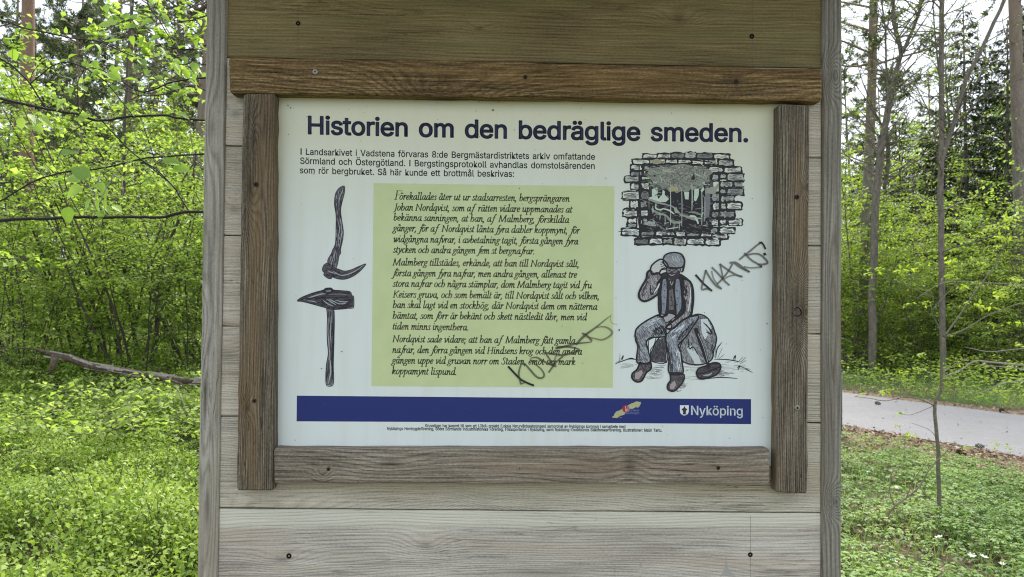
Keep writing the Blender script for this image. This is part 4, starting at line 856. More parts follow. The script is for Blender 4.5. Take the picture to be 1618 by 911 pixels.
A = Art(); KH, RED, LB = ink((166, 164, 128)), ink((158, 40, 44)), ink((120, 128, 178))
Q = lambda l: [(955 + x / 20.243, 625 + y / 20.243) for x, y in l]
A.fill(Q([(245, 695), (270, 650), (300, 640), (320, 580), (380, 505), (440, 485), (540, 440), (600, 380), (700, 330), (780, 290), (860, 245), (930, 225), (990, 190), (1060, 180), (1110, 200), (1150, 185), (1175, 245), (1135, 300), (1120, 340), (1080, 380), (1010, 365), (950, 390), (900, 420), (830, 425), (780, 440), (700, 520), (660, 570), (640, 600), (580, 625), (510, 635), (440, 690), (400, 712), (330, 705)]), KH, 2)
A.fill(Q([(500, 700), (530, 685), (550, 695), (520, 712)]), KH, 2)
A.fill([(988.9 + 5.6 * math.cos(t / 16 * 2 * math.pi), 645.6 + 5.9 * math.sin(t / 16 * 2 * math.pi)) for t in range(16)], RED, 3)
sans(A, 'LO', (988, 644.9), (994, 644.9), 3.6, LW, 4, off=0.02)
sans(A, 'KA', (996, 645), (1002, 645), 3.4, ink((200, 200, 170)), 4, off=0.0)
sans(A, 'NA', (988, 649.6), (993.5, 649.6), 3.6, LW, 4, off=0.02)
sans(A, 'turvårds', (994.2, 649.6), (1010, 649.6), 3.4, LB, 4)
sans(A, 'satsningen', (989, 653.9), (1010, 653.9), 3.4, LB, 4)
A.build('project_mark')
A = Art()
sans(A, 'Gruvstigen har kommit till som ett LONA-projekt (Lokala Naturvårdssatsningen) samordnat av Nyköpings kommun i samarbete med', (672, 674.4), (988, 675.9), 4.6, BLACK, 1, off=0.022)
sans(A, 'Nyköpings Hembygdsförening, Södra Sörmlands Industrihistoriska Förening, Frisksportarna i Nyköping, samt Nyköping-Oxelösunds Släktforskarförening. Illustrationer: Malin Tartu.', (612, 679), (1046, 681.8), 4.6, BLACK, 1, off=0.022)
A.build('credit_lettering')

# ---- the drawings
rd = random.Random(8)
def inside(p, poly):
    x, y = p; r = False; n = len(poly)
    for i in range(n):
        (x1, y1), (x2, y2) = poly[i], poly[(i + 1) % n]
        if (y1 > y) != (y2 > y) and x < (x2 - x1) * (y - y1) / (y2 - y1) + x1: r = not r
    return r
def hatch(art, poly, ang, gap, w, col, layer, prob=0.8, ln=6.0):
    """short pencil strokes inside a polygon"""
    cx = sum(p[0] for p in poly) / len(poly); cy = sum(p[1] for p in poly) / len(poly)
    R = max(math.hypot(p[0] - cx, p[1] - cy) for p in poly)
    c, s = math.cos(ang), math.sin(ang)
    v = -R
    while v < R:
        u = -R
        while u < R:
            l = ln * rd.uniform(.4, 1.3)
            a = (cx + u * c - v * s, cy + u * s + v * c); e = v + rd.uniform(-.3, .3) * gap
            b = (cx + (u + l) * c - e * s, cy + (u + l) * s + e * c)
            if rd.random() < prob and inside(a, poly) and inside(b, poly):
                art.stroke([a, b], w * rd.uniform(.6, 1.3), col, layer, smooth=False)
            u += l * rd.uniform(.8, 1.3)
        v += gap
def T(k, l): return [(k[0] + x / k[2], k[1] + y / k[2]) for x, y in l]
BLK, CH, MG, LG, PK, BG = ink((34, 32, 36)), ink((60, 57, 62)), ink((110, 109, 113)), ink((158, 162, 166)), ink((150, 134, 132)), ink((132, 136, 156))
# pick with a curved blade
k = (500, 285, 5.357)
A = Art()
hand = T(k, [(225, 45), (190, 65), (160, 115), (152, 200), (165, 290), (165, 400), (160, 530), (135, 590), (128, 612), (112, 640), (100, 660), (95, 690), (120, 730), (160, 750), (180, 700), (190, 640), (205, 615), (205, 580), (222, 500), (228, 430), (215, 340), (205, 250), (220, 170), (237, 100), (237, 50)])
blade = T(k, [(95, 695), (65, 712), (50, 745), (55, 770), (68, 780), (62, 800), (100, 828), (128, 828), (130, 815), (180, 832), (240, 835), (310, 810), (370, 765), (420, 705), (360, 725), (300, 752), (240, 765), (190, 750), (150, 735)])
A.fill(hand, ink((92, 86, 96)), 1); A.fill(blade, ink((84, 78, 88)), 1)
hatch(A, hand, math.radians(88), 1.0, .75, BLK, 2, .75, 9); hatch(A, hand, math.radians(92), 2.2, .6, LG, 2, .45, 8)
hatch(A, blade, math.radians(-15), 1.1, .8, BLK, 2, .6, 6)
A.stroke(T(k, [(140, 765), (200, 800), (260, 795), (330, 765), (400, 715)]), 1.6, LG, 3, taper=.8)
A.stroke(T(k, [(95, 760), (120, 775), (180, 790)]), 1.2, LG, 3, taper=.8)
A.stroke(T(k, [(180, 330), (195, 400), (185, 480), (185, 560)]), .9, LG, 3, taper=.6); A.stroke(T(k, [(205, 330), (215, 420), (205, 500), (190, 580)]), 1.1, LG, 3, taper=.6)
A.stroke(T(k, [(225, 60), (215, 100), (195, 150), (190, 220)]), 1.1, LG, 3, taper=.6)
A.stroke(T(k, [(120, 730), (145, 640), (165, 590)]), 1.0, LG, 3, taper=.6)
for P in (hand, blade): A.stroke(P + P[:1], .9, BLK, 4)
A.build('pick_drawing')
# pointed hammer
k = (460, 445, 5.207)
A = Art()
head = T(k, [(52, 150), (90, 125), (180, 90), (260, 68), (285, 52), (330, 50), (350, 66), (420, 72), (485, 80), (500, 112), (514, 122), (514, 210), (470, 218), (355, 228), (290, 215), (200, 190), (90, 162), (55, 160)])
shaft = T(k, [(290, 215), (298, 290), (295, 400), (298, 500), (305, 590), (290, 680), (284, 790), (292, 852), (335, 856), (350, 820), (348, 700), (350, 590), (354, 440), (352, 225)])
A.fill(head, ink((72, 66, 76)), 1); A.fill(shaft, ink((100, 96, 104)), 1)
hatch(A, head, math.radians(-8), 1.2, .9, BLK, 2, .6, 7); hatch(A, shaft, math.radians(89), 1.0, .7, BLK, 2, .6, 9)
A.stroke(T(k, [(100, 148), (180, 120), (250, 100), (290, 100)]), 2.0, LG, 3, taper=.9)
A.stroke(T(k, [(300, 105), (400, 100), (480, 110)]), 1.6, MG, 3, taper=.8)
A.stroke(T(k, [(60, 152), (160, 132), (260, 125), (400, 128), (505, 125)]), 1.3, BLK, 4, taper=.4)
for a in ([(262, 148), (300, 180), (350, 200)], [(290, 140), (330, 165), (370, 190)], [(310, 140), (350, 160), (400, 185)], [(360, 150), (430, 165), (470, 160)], [(130, 155), (180, 160), (210, 170)], [(380, 180), (430, 180), (455, 170)]):
    A.stroke(T(k, a), 1.5, LG, 3, taper=.8)
A.stroke(T(k, [(272, 75), (290, 60), (330, 58), (348, 74), (320, 92), (285, 92), (272, 78)]), 1.2, BLK, 4)
A.stroke(T(k, [(292, 76), (325, 74)]), 1.4, LG, 4)
A.stroke(T(k, [(330, 260), (325, 400), (318, 520)]), 1.3, LG, 3, taper=.7); A.stroke(T(k, [(305, 300), (303, 420), (318, 600), (310, 640)]), 1.1, LG, 3, taper=.6)
A.stroke(T(k, [(318, 620), (325, 740), (305, 840)]), 2.2, LG, 3, taper=.8); A.stroke(T(k, [(312, 680), (308, 760)]), 2.4, CH, 4, taper=.7)
A.stroke(T(k, [(345, 240), (346, 440), (342, 620), (340, 800)]), 1.9, BLK, 4, taper=.3)
for P in (head, shaft): A.stroke(P + P[:1], .9, BLK, 4)
A.build('hammer_drawing')

# window hole in a stone wall
A = Art()
k5, k6, k7, k8 = (975, 230, 10.124), (1075, 230, 10.12), (975, 305, 9.59), (1075, 305, 9.59)
bricks = [(k5, [(415, 640, 135, 200), (645, 860, 130, 200), (250, 520, 215, 290), (525, 775, 212, 290), (780, 965, 215, 285), (220, 400, 305, 390), (430, 620, 320, 380), (215, 395, 410, 485), (125, 370, 490, 582), (395, 520, 500, 545), (220, 370, 605, 695), (388, 515, 590, 695), (85, 362, 730, 858), (380, 508, 725, 855)]),
          (k6, [(-150, 60, 115, 200), (75, 250, 100, 195), (262, 522, 122, 203), (535, 785, 135, 210), (-40, 175, 215, 280), (185, 372, 212, 300), (380, 600, 222, 300), (612, 845, 225, 320), (445, 680, 338, 420), (695, 975, 345, 432), (508, 608, 455, 550), (640, 735, 450, 520), (750, 1015, 450, 560), (640, 835, 570, 660), (860, 1005, 580, 655), (635, 728, 688, 768), (745, 1005, 685, 790), (505, 632, 755, 885), (645, 858, 800, 890)]),
          (k7, [(195, 325, 115, 220), (340, 455, 120, 215), (90, 305, 238, 358), (340, 468, 248, 350), (165, 295, 380, 450), (160, 290, 455, 515), (345, 450, 385, 480), (72, 345, 540, 638), (365, 558, 568, 670), (585, 748, 575, 645), (757, 872, 590, 640), (888, 1040, 585, 660), (272, 472, 690, 775), (485, 690, 685, 770), (700, 845, 690, 765), (862, 1040, 680, 785)]),
          (k8, [(495, 605, 140, 250), (612, 692, 150, 245), (705, 928, 140, 245), (472, 610, 275, 370), (612, 820, 270, 368), (468, 588, 405, 490), (600, 695, 395, 475), (728, 935, 395, 485), (455, 578, 530, 610), (598, 822, 520, 612), (105, 285, 610, 655), (308, 470, 612, 675), (478, 715, 620, 695), (-40, 88, 690, 780), (105, 365, 685, 775), (382, 595, 700, 785)])]
# dark mortar bands between the inner columns of stones, and the dark opening
A.fill(T(k5, [(370, 300), (420, 290), (440, 500), (400, 900), (340, 900), (370, 600)]), BLK, 1)
A.fill([(1005, 300), (1024, 262), (1030, 250), (1120, 258), (1126, 280), (1128, 300), (1132, 330), (1130, 372), (1012, 372), (1006, 340)], ink((84, 84, 82)), 1)
A.fill([(1028, 300), (1130, 296), (1136, 330), (1132, 372), (1010, 370), (1012, 352), (1026, 340)], BLK, 2)
def brick(k, x0, x1, y0, y1):
    g = 11
    def rr(e):
        pts = []
        n = 5
        for (xa, ya, xb, yb) in ((x0 - e, y0 - e, x1 + e, y0 - e), (x1 + e, y0 - e, x1 + e, y1 + e), (x1 + e, y1 + e, x0 - e, y1 + e), (x0 - e, y1 + e, x0 - e, y0 - e)):
            for i in range(n):
                t = (i + .5) / n
                pts.append((xa + (xb - xa) * t + rd.gauss(0, 6), ya + (yb - ya) * t + rd.gauss(0, 7)))
        return T(k, pts)
    cxx, cyy = k[0] + (x0 + x1) / 2 / k[2], k[1] + (y0 + y1) / 2 / k[2]
    inner = max(0, 1 - max(abs(cxx - 1078) / 100, abs(cyy - 316) / 80))
    A.fill(rr(g * (rd.uniform(.7, 1.4) + 2.2 * inner)), BLK, 3)
    A.fill(rr(-9), pm if rd.random() > .25 + .5 * inner else rd.choice((ink((168, 172, 164)), ink((146, 150, 144)), ink((120, 122, 118)))), 4)
    if inner < .12 and rd.random() < .5:      # outlines left open where the sketch fades out
        sx = x1 + 4 if cxx > 1078 else x0 - 4
        A.fill(T(k, [(sx - 14, y0 + 6), (sx + 14, y0 + 12), (sx + 14, y1 - 10), (sx - 14, y1 - 6)]), pm, 5)
    cx = k[0] + (x0 + x1) / 2 / k[2]
    q = T(k, [(x0 + 12, y0 + 12), (x1 - 12, y0 + 12), (x1 - 12, y1 - 12), (x0 + 12, y1 - 12)])
    hatch(A, q, rd.uniform(-.12, .12), 1.15, .6, CH, 5, min(.95, rd.uniform(.25, .75) + inner), 5)
    hatch(A, q, rd.uniform(-.12, .12), 2.0, 1.1, MG, 5, rd.uniform(.2, .6), 6)
    for q_ in range(rd.randrange(2, 6)):
        xx, yy = rd.uniform(x0, x1 - 30), rd.choice((y0 + 8, y1 - 8)) + rd.gauss(0, 8)
        A.stroke(T(k, [(xx, yy), (xx + rd.uniform(15, 45), yy + rd.gauss(0, 4))]), rd.uniform(.7, 1.7), BLK, 6, taper=.6)
for k, bl in bricks:
    for b_ in bl: brick(k, *b_)
for a in (((1028, 252), (1060, 250), (1090, 252), (1125, 256)), ((1026, 258), (1030, 290), (1028, 330), (1022, 360)), ((1010, 262), (1010, 300), (1012, 340), (1010, 372)), ((1136, 276), (1137, 320), (1134, 370)), ((1124, 275), (1120, 300), (1124, 340), (1120, 366)), ((1012, 371), (1070, 374), (1130, 374)), ((1008, 366), (1060, 364), (1100, 365)), ((1010, 340), (1016, 350), (1012, 360))):
    A.stroke(list(a), [1.6, 2.6, 2.4, 1.8][:len(a)], BLK, 6)
for (x, y, dx) in ((1000, 332, 22), (985, 365, 16), (1136, 332, 20), (1150, 352, 22), (1140, 305, 30), (1160, 345, 10), (990, 316, 12), (1156, 318, 18), (1150, 262, 20)):
    A.stroke([(x - dx / 2, y), (x, y + .6), (x + dx * .6, y)], 1.3, BLK, 6, taper=.8)
# grey sprayed-over patch, wiped streaks and white drips in the opening
GR, GR2, PW = ink((128, 130, 120)), ink((142, 146, 134)), ink((184, 196, 184))
A.fill(T(k5, [(440, 400), (500, 370), (560, 320), (620, 345), (700, 330), (820, 345), (900, 310), (1063, 290), (1180, 325), (1300, 330), (1420, 345), (1500, 400), (1540, 430), (1470, 480), (1480, 560), (1400, 600), (1370, 660), (1290, 640), (1240, 720), (1180, 690), (1120, 760), (1040, 720), (950, 760), (900, 715), (840, 745), (790, 680), (720, 690), (690, 640), (620, 610), (600, 640), (560, 560), (500, 540), (540, 480)]), GR, 7)
hatch(A, T(k5, [(520, 370), (900, 340), (1400, 340), (1400, 520), (1240, 640), (960, 700), (640, 600)]), .1, 1.0, .8, ink((104, 106, 100)), 8, .5, 4)
hatch(A, T(k5, [(520, 370), (900, 340), (1400, 340), (1400, 520), (1240, 640), (960, 700), (640, 600)]), 1.3, 1.6, .8, ink((160, 164, 150)), 8, .35, 3)
for q_ in range(230):
    xx, yy = rd.uniform(1022, 1122), rd.uniform(262, 300)
    A.stroke([(xx, yy), (xx + rd.gauss(0, 5), yy + rd.gauss(0, 3))], rd.uniform(.4, 1.3), rd.choice((BLK, CH, GR2, GR2, ink((104, 106, 100)), PW, GR)), 8, smooth=False)
for q_ in range(46):
    xx, yy = rd.uniform(1030, 1128), rd.uniform(304, 366)
    A.stroke([(xx, yy), (xx + rd.gauss(0, 7), yy + rd.gauss(0, 4))], rd.uniform(.5, 1.6), rd.choice((MG, GR, GR2, PW)), 8, smooth=False)
for l, c in (([(700, 380), (880, 365), (990, 380), (900, 425), (760, 420)], ink((160, 156, 134))), ([(530, 240), (640, 205), (740, 250), (700, 285), (580, 290)], ink((150, 146, 120))), ([(820, 690), (860, 640), (980, 660), (970, 720), (860, 735)], ink((160, 150, 112)))):
    A.fill(T(k5, l), c, 8)
for l in ([(580, 470), (625, 465), (605, 505)], [(450, 395), (500, 400), (480, 440)]): A.fill(T(k5, l), BLK, 9)
A.fill(T(k6, [(165, 540), (210, 455), (235, 530), (215, 545)]), BLK, 9); A.fill(T(k6, [(360, 650), (400, 620), (395, 680)]), BLK, 9)
A.fill(T(k5, [(450, 560), (510, 530), (540, 560), (520, 580)]), ink((50, 96, 52)), 9)
for l in ([(555, 690), (645, 665), (650, 760), (560, 830)], [(500, 830), (640, 790), (660, 850), (740, 760), (830, 850), (780, 900), (600, 900)], [(730, 700), (765, 730), (760, 800), (720, 780)]): A.fill(T(k5, l), PW, 8)
for l in ([(60, 740), (140, 740), (130, 860), (75, 855)], [(225, 690), (300, 680), (290, 800), (250, 890), (215, 870)], [(320, 720), (370, 650), (385, 700), (350, 740)]): A.fill(T(k6, l), PW, 8)
A.fill(T(k6, [(400, 680), (560, 650), (600, 600), (620, 640), (560, 760), (440, 780), (395, 800)]), GR2, 8)
A.fill(T(k6, [(400, 760), (470, 760), (480, 900), (460, 1130), (370, 1180), (385, 900)]), ink((112, 112, 118)), 8)
A.stroke(T(k7, [(480, 90), (620, 140), (760, 175), (870, 220), (960, 320), (1010, 335)]), [3, 3.6, 2, 2.4, 3, 2], GR2, 8)
A.stroke(T(k7, [(590, 160), (590, 230), (660, 250), (700, 235), (790, 260), (860, 310)]), [1.6, 2.2, 2.6, 1.8, 2.6, 2], PW, 8)
A.stroke(T(k7, [(570, 270), (640, 310), (730, 330), (800, 400), (870, 440), (980, 440)]), [3, 4.5, 2.5, 4, 5, 2.5], GR2, 8)
A.stroke(T(k8, [(0, 325), (80, 345), (180, 385), (250, 400)]), [3, 4, 4.5, 3], GR2, 8)
A.stroke(T(k8, [(150, 345), (215, 355), (250, 400), (270, 460)]), [3, 3.5, 3.5, 2], PW, 8); A.stroke(T(k8, [(130, 290), (220, 290), (330, 330)]), [2, 3, 2], GR, 8)
for (k, x, y0, y1, w) in ((k7, 810, -80, 480, 1.1), (k7, 980, -60, 500, .9), (k8, 22, -60, 480, .9), (k8, 175, -150, 260, 1.4), (k8, 325, -60, 480, 1.3), (k7, 648, 300, 400, 1.0), (k7, 725, 330, 480, 1.0), (k7, 940, 430, 560, .9), (k7, 860, 430, 560, .8), (k8, 370, 60, 420, .9)):
    A.stroke(T(k, [(x, y0), (x + 4, (y0 + y1) / 2), (x, y1)]), w, PW, 9, taper=.4)
for l in ([(900, 210), (930, 300), (880, 300), (860, 230)], [(540, 200), (570, 280), (540, 310), (520, 240)], [(540, 390), (580, 430), (570, 500), (545, 470)], [(400, 470), (480, 420), (560, 440), (600, 500), (480, 490)], [(740, 510), (770, 560), (740, 555)]): A.fill(T(k7, l), ink((150, 158, 148)), 8)
hatch(A, [(1030, 325), (1125, 315), (1130, 370), (1015, 370)], .25, 2.0, .7, MG, 9, .3, 7)
A.build('stone_window_drawing')

# seated man with a sledgehammer
A = Art()
k = (950, 370, 3.373)
def F_(l, c, L_=1, out=1.5, h=None, hc=None, hp=.5):
    out *= 1.3
    P = T(k, l); A.fill(P, c, L_)
    if h is not None: hatch(A, P, math.radians(h), 1.15, .65, hc or CH, L_ + 1, hp, 4)
    if out: A.stroke(P + P[:1], out, BLK, L_ + 2)
    return P
hatch(A, T(k, [(85, 680), (200, 690), (180, 705), (100, 715)]), -.1, 1.3, .8, ink((150, 158, 150)), 1, .8, 7)
hatch(A, T(k, [(250, 700), (350, 690), (330, 780), (230, 775)]), -.08, 1.5, .7, CH, 1, .75, 9)
hatch(A, T(k, [(430, 690), (760, 670), (800, 720), (640, 760), (430, 790)]), -.05, 2.4, .7, ink((150, 150, 150)), 1, .7, 9)
hatch(A, T(k, [(420, 790), (470, 780), (440, 830), (380, 845)]), -.15, 1.4, .7, CH, 1, .8, 8)
hatch(A, T(k, [(600, 725), (730, 735), (640, 765), (560, 770)]), -.08, 1.5, .7, CH, 1, .8, 9)
F_([(470, 440), (515, 425), (560, 440), (590, 480), (605, 520), (615, 560), (600, 620), (590, 665), (550, 690), (500, 695), (440, 680), (420, 640), (420, 600), (450, 540), (480, 490)], ink((146, 147, 150)), 1, 1.6, 65, CH, .7)
F_([(530, 452), (565, 450), (588, 500), (575, 520), (555, 500), (570, 535), (552, 560), (535, 520)], ink((196, 202, 204)), 3, 0)
F_([(455, 610), (480, 590), (500, 610), (520, 650), (535, 690), (500, 690)], ink((190, 196, 198)), 3, 0)
for l in ([(545, 470), (575, 500), (590, 520)], [(550, 560), (575, 580)], [(465, 560), (470, 610), (490, 600), (515, 640)], [(480, 580), (490, 620)], [(560, 480), (590, 530), (560, 520)]): A.stroke(T(k, l), 2.0, BLK, 5, taper=.5)
F_([(262, 640), (300, 560), (340, 548), (346, 600), (348, 682), (268, 676)], ink((92, 88, 96)), 1, 1.2, 75, BLK, .8)
F_([(300, 430), (250, 455), (200, 490), (182, 520), (184, 565), (195, 600), (190, 680), (235, 688), (264, 672), (252, 620), (240, 575), (262, 552), (300, 548), (345, 540), (352, 490), (380, 440), (345, 428)], ink((152, 156, 163)), 4, 1.9, 60, CH, .55)
hatch(A, T(k, [(240, 545), (300, 480), (350, 480), (345, 540), (270, 550)]), 1.1, 1.1, .9, BLK, 6, .85, 6)
hatch(A, T(k, [(186, 520), (205, 560), (210, 680), (192, 680)]), 1.5, 1.1, .8, CH, 6, .7, 6)
hatch(A, T(k, [(215, 490), (290, 440), (330, 440), (250, 500)]), -.5, 1.5, 1.0, ink((186, 194, 202)), 6, .6, 7)
F_([(254, 562), (290, 550), (280, 590), (264, 612), (258, 650), (252, 600)], pm, 6, .9)
F_([(470, 440), (410, 465), (362, 500), (345, 530), (345, 570), (352, 612), (362, 650), (362, 738), (432, 742), (432, 690), (422, 620), (412, 590), (452, 545), (482, 500), (520, 436)], ink((148, 152, 161)), 5, 1.9, 70, CH, .55)
hatch(A, T(k, [(352, 560), (375, 600), (390, 735), (365, 735), (362, 650)]), 1.5, 1.1, .9, CH, 7, .8, 6)
hatch(A, T(k, [(440, 545), (420, 590), (400, 560), (450, 500), (500, 450), (490, 500)]), -1.0, 1.1, .9, BLK, 7, .75, 6)
hatch(A, T(k, [(370, 520), (430, 475), (450, 480), (390, 560), (370, 580)]), -.7, 1.5, 1.1, ink((190, 198, 208)), 7, .6, 7)
hatch(A, T(k, [(398, 600), (420, 630), (425, 730), (405, 730)]), 1.5, 1.6, 1.2, ink((196, 202, 208)), 7, .7, 7)
F_([(205, 684), (250, 690), (262, 678), (266, 715), (240, 738), (218, 778), (190, 786), (166, 768), (166, 742), (192, 718)], ink((100, 94, 98)), 5, 2.0, 60, BLK, .6)
F_([(180, 742), (215, 722), (222, 740), (200, 772), (180, 770)], ink((158, 146, 144)), 7, 0)
F_([(366, 738), (434, 742), (440, 775), (415, 812), (385, 836), (356, 826), (355, 800), (370, 775)], ink((96, 90, 96)), 6, 2.0, 60, BLK, .6)
F_([(368, 800), (390, 780), (400, 800), (385, 826), (366, 822)], ink((158, 146, 144)), 8, 0)
# trunk: shirt, waistcoat panels
F_([(300, 245), (318, 215), (350, 205), (380, 235), (415, 212), (450, 230), (470, 248), (486, 275), (492, 340), (484, 420), (470, 440), (420, 445), (345, 436), (318, 436), (306, 400), (304, 320)], ink((52, 48, 52)), 6, 1.6, 80, BLK, .7)
F_([(326, 240), (346, 236), (352, 300), (346, 400), (335, 432), (316, 436), (322, 400), (318, 320)], ink((132, 136, 150)), 8, 1.2, 85, MG, .5)
F_([(396, 240), (416, 236), (426, 300), (430, 380), (416, 415), (400, 432), (398, 380), (390, 300)], ink((128, 136, 154)), 8, 1.3, 85, MG, .5)
F_([(362, 300), (380, 290), (388, 340), (388, 400), (362, 404)], ink((110, 100, 104)), 8, 0, 70, BLK, .5)
for q in ((338, 268), (338, 300), (336, 335), (334, 370), (404, 300), (406, 340), (404, 375), (372, 352), (374, 378)): A.stroke(T(k, [(q[0] - 2, q[1]), (q[0] + 2, q[1])]), 1.3, BLK, 10, smooth=False)
for l in ([(368, 250), (375, 270), (384, 250)], [(360, 236), (376, 244), (392, 236)]): A.stroke(T(k, l), 1.1, LG, 10)
F_([(308, 430), (322, 424), (338, 430), (330, 442), (312, 440)], LG, 9, 1.4)
# right arm, resting on the knee
F_([(436, 235), (468, 247), (486, 280), (491, 340), (484, 400), (470, 436), (430, 460), (384, 500), (352, 502), (350, 488), (400, 450), (440, 415), (446, 380), (434, 330)], ink((158, 154, 158)), 9, 2.6, 75, CH, .65)
hatch(A, T(k, [(436, 240), (455, 260), (460, 330), (450, 400), (436, 340)]), 1.3, 1.0, .9, BLK, 11, .8, 6)
A.stroke(T(k, [(482, 290), (486, 350), (480, 420)]), 3.0, BLK, 11, taper=.5)
A.stroke(T(k, [(476, 290), (474, 350), (462, 415)]), 2.2, ink((200, 202, 204)), 11, taper=.6)
F_([(350, 490), (375, 480), (370, 505), (352, 530), (345, 510)], ink((176, 172, 172)), 10, 1.4)
F_([(300, 432), (345, 436), (360, 420), (395, 432), (380, 450), (345, 470), (330, 445)], ink((160, 158, 164)), 8, 1.0)
# left arm raised to the cap
F_([(262, 190), (246, 204), (240, 238), (214, 282), (200, 320), (208, 345), (232, 356), (270, 341), (302, 315), (306, 288), (300, 262), (322, 228), (302, 206), (272, 212)], ink((158, 153, 156)), 9, 2.6, 70, CH, .6)
hatch(A, T(k, [(250, 205), (262, 220), (236, 290), (226, 340), (208, 335), (222, 280)]), -1.0, 1.0, .9, CH, 11, .7, 5)
A.stroke(T(k, [(262, 270), (262, 300), (270, 320), (300, 270)]), 2.2, BLK, 11, taper=.4)
A.stroke(T(k, [(282, 310), (300, 285), (310, 262)]), 2.6, ink((196, 200, 202)), 11, taper=.5)
F_([(262, 190), (268, 168), (290, 146), (320, 132), (344, 148), (356, 168), (345, 182), (320, 188), (308, 206), (282, 212), (266, 206)], ink((188, 188, 186)), 10, 1.9)
for l in ([(318, 150), (332, 142)], [(316, 162), (338, 152)], [(318, 174), (344, 162)], [(320, 184), (342, 174)], [(270, 196), (280, 206), (296, 204)]): A.stroke(T(k, l), 1.4, BLK, 12, taper=.3)
# head
F_([(348, 172), (418, 178), (414, 212), (402, 232), (384, 244), (362, 232), (350, 205)], ink((138, 132, 134)), 9, 1.3, 20, CH, .5)
F_([(352, 206), (372, 200), (398, 206), (410, 190), (420, 200), (408, 236), (384, 252), (362, 238)], ink((54, 46, 54)), 11, 0)
A.stroke(T(k, [(364, 214), (378, 218), (392, 212)]), 1.4, LG, 12, taper=.4)
A.stroke(T(k, [(356, 190), (380, 196), (404, 186)]), 1.3, BLK, 12); A.stroke(T(k, [(374, 190), (390, 188)]), 1.6, LG, 12)
F_([(330, 150), (336, 116), (362, 100), (398, 97), (430, 108), (443, 138), (438, 168), (416, 178), (378, 178), (348, 172), (338, 160)], ink((142, 146, 152)), 11, 1.9, 30, MG, .6)
hatch(A, T(k, [(365, 115), (415, 112), (425, 150), (395, 165), (365, 150)]), 1.0, 1.4, .9, ink((182, 190, 194)), 13, .6, 6)
A.stroke(T(k, [(430, 110), (444, 140), (436, 190), (428, 200)]), 3.0, BLK, 14, taper=.4)
A.stroke(T(k, [(345, 172), (380, 184), (416, 178)]), 2.4, BLK, 14, taper=.3)
# sledgehammer
A.stroke(T(k, [(503, 505), (535, 590), (574, 704)]), [6.2, 6.0, 5.4], BLK, 9, smooth=False)
A.stroke(T(k, [(516, 530), (545, 600), (568, 680)]), .9, LG, 10)
F_([(508, 738), (520, 714), (560, 700), (600, 684), (630, 690), (636, 715), (612, 748), (545, 770), (516, 762)], ink((84, 76, 84)), 8, 2.0, 10, BLK, .6)
A.stroke(T(k, [(515, 745), (560, 735), (610, 715), (632, 705)]), 1.8, BLK, 11); A.stroke(T(k, [(545, 752), (575, 748), (590, 738)]), 2.4, LG, 11, taper=.6)
# grass and ground line
for l in ([(75, 690), (110, 676), (150, 664), (190, 668)], [(268, 676), (350, 682)], [(430, 680), (500, 695), (560, 690)], [(600, 665), (680, 668), (740, 680)], [(560, 770), (640, 762), (725, 768)], [(740, 700), (805, 735)]): A.stroke(T(k, l), 1.5, BLK, 3, taper=.5)
for l in ([(610, 660), (618, 610), (644, 575)], [(605, 655), (612, 590)], [(620, 660), (645, 605)], [(628, 662), (655, 640)], [(702, 670), (715, 645), (712, 674)], [(735, 675), (755, 655)], [(745, 680), (770, 655)], [(740, 690), (770, 672)], [(98, 678), (100, 636)], [(104, 672), (118, 645), (112, 668)], [(80, 682), (100, 672)], [(740, 705), (790, 718)], [(770, 720), (806, 736)], [(130, 668), (160, 660), (185, 668)], [(725, 712), (738, 700), (730, 722)], [(600, 650), (590, 610), (596, 580)]): A.stroke(T(k, l), 1.7, BLK, 4, taper=.7)
A.build('seated_man_drawing')

# ---- marker graffiti
fm, nt, bs = newmat('marker_ink')
bs.inputs['Base Color'].default_value = (*alb((56, 52, 40)), 1)
bs.inputs['Roughness'].default_value = 0.4
bs.inputs['Alpha'].default_value = 0.66
fd = ink((24, 24, 22), .35)
fl, nt, bs = newmat('faded_marker_ink')
bs.inputs['Base Color'].default_value = (*alb((92, 86, 66)), 1)
bs.inputs['Alpha'].default_value = 0.6
A = Art(); k = (1060, 390, 7.594)
G = [([(300, 335), (380, 425), (440, 480), (490, 522)], 2.9, 0), ([(490, 520), (430, 500), (372, 508), (385, 420), (420, 280)], 2.8, 1), ([(420, 280), (470, 370), (540, 460), (605, 498)], 3.0, 1), ([(605, 498), (545, 430), (510, 370), (490, 290)], 2.4, 2),
     ([(495, 245), (570, 320), (640, 400), (700, 455)], 3.0, 1), ([(560, 440), (620, 380), (690, 290), (740, 200)], 2.8, 1), ([(590, 205), (610, 290), (625, 370)], 2.6, 1), ([(590, 205), (680, 270), (780, 330), (855, 355)], 3.0, 1), ([(640, 385), (700, 350), (780, 335), (850, 350)], 2.2, 2),
     ([(710, 188), (780, 185), (860, 240), (940, 298)], 3.0, 1), ([(765, 195), (840, 250), (940, 295)], 2.4, 1), ([(880, 235), (960, 248), (1080, 240)], 2.4, 2), ([(825, 148), (890, 95), (960, 40), (1030, -20), (1090, -60)], 2.8, 1),
     ([(885, 75), (960, 150), (1040, 200), (1085, 235)], 3.0, 1), ([(920, 95), (1000, 78), (1080, 95), (1160, 180), (1120, 205), (1060, 205)], [2.6, 2.6, 3, 3.4, 3, 2.6], 1), ([(1065, -55), (1100, -45), (1135, 20)], 2.6, 0), ([(1124, 78), (1130, 90)], 4.0, 0), ([(1085, 225), (1090, 238)], 2.4, 0)]
for l, w, c in G: A.stroke(T(k, l), w, (fd, fm, fl)[c], 16)
A.build('marker_graffiti', 'black marker scrawl beside the seated man')
A = Art(); k = (795, 490, 7.005)
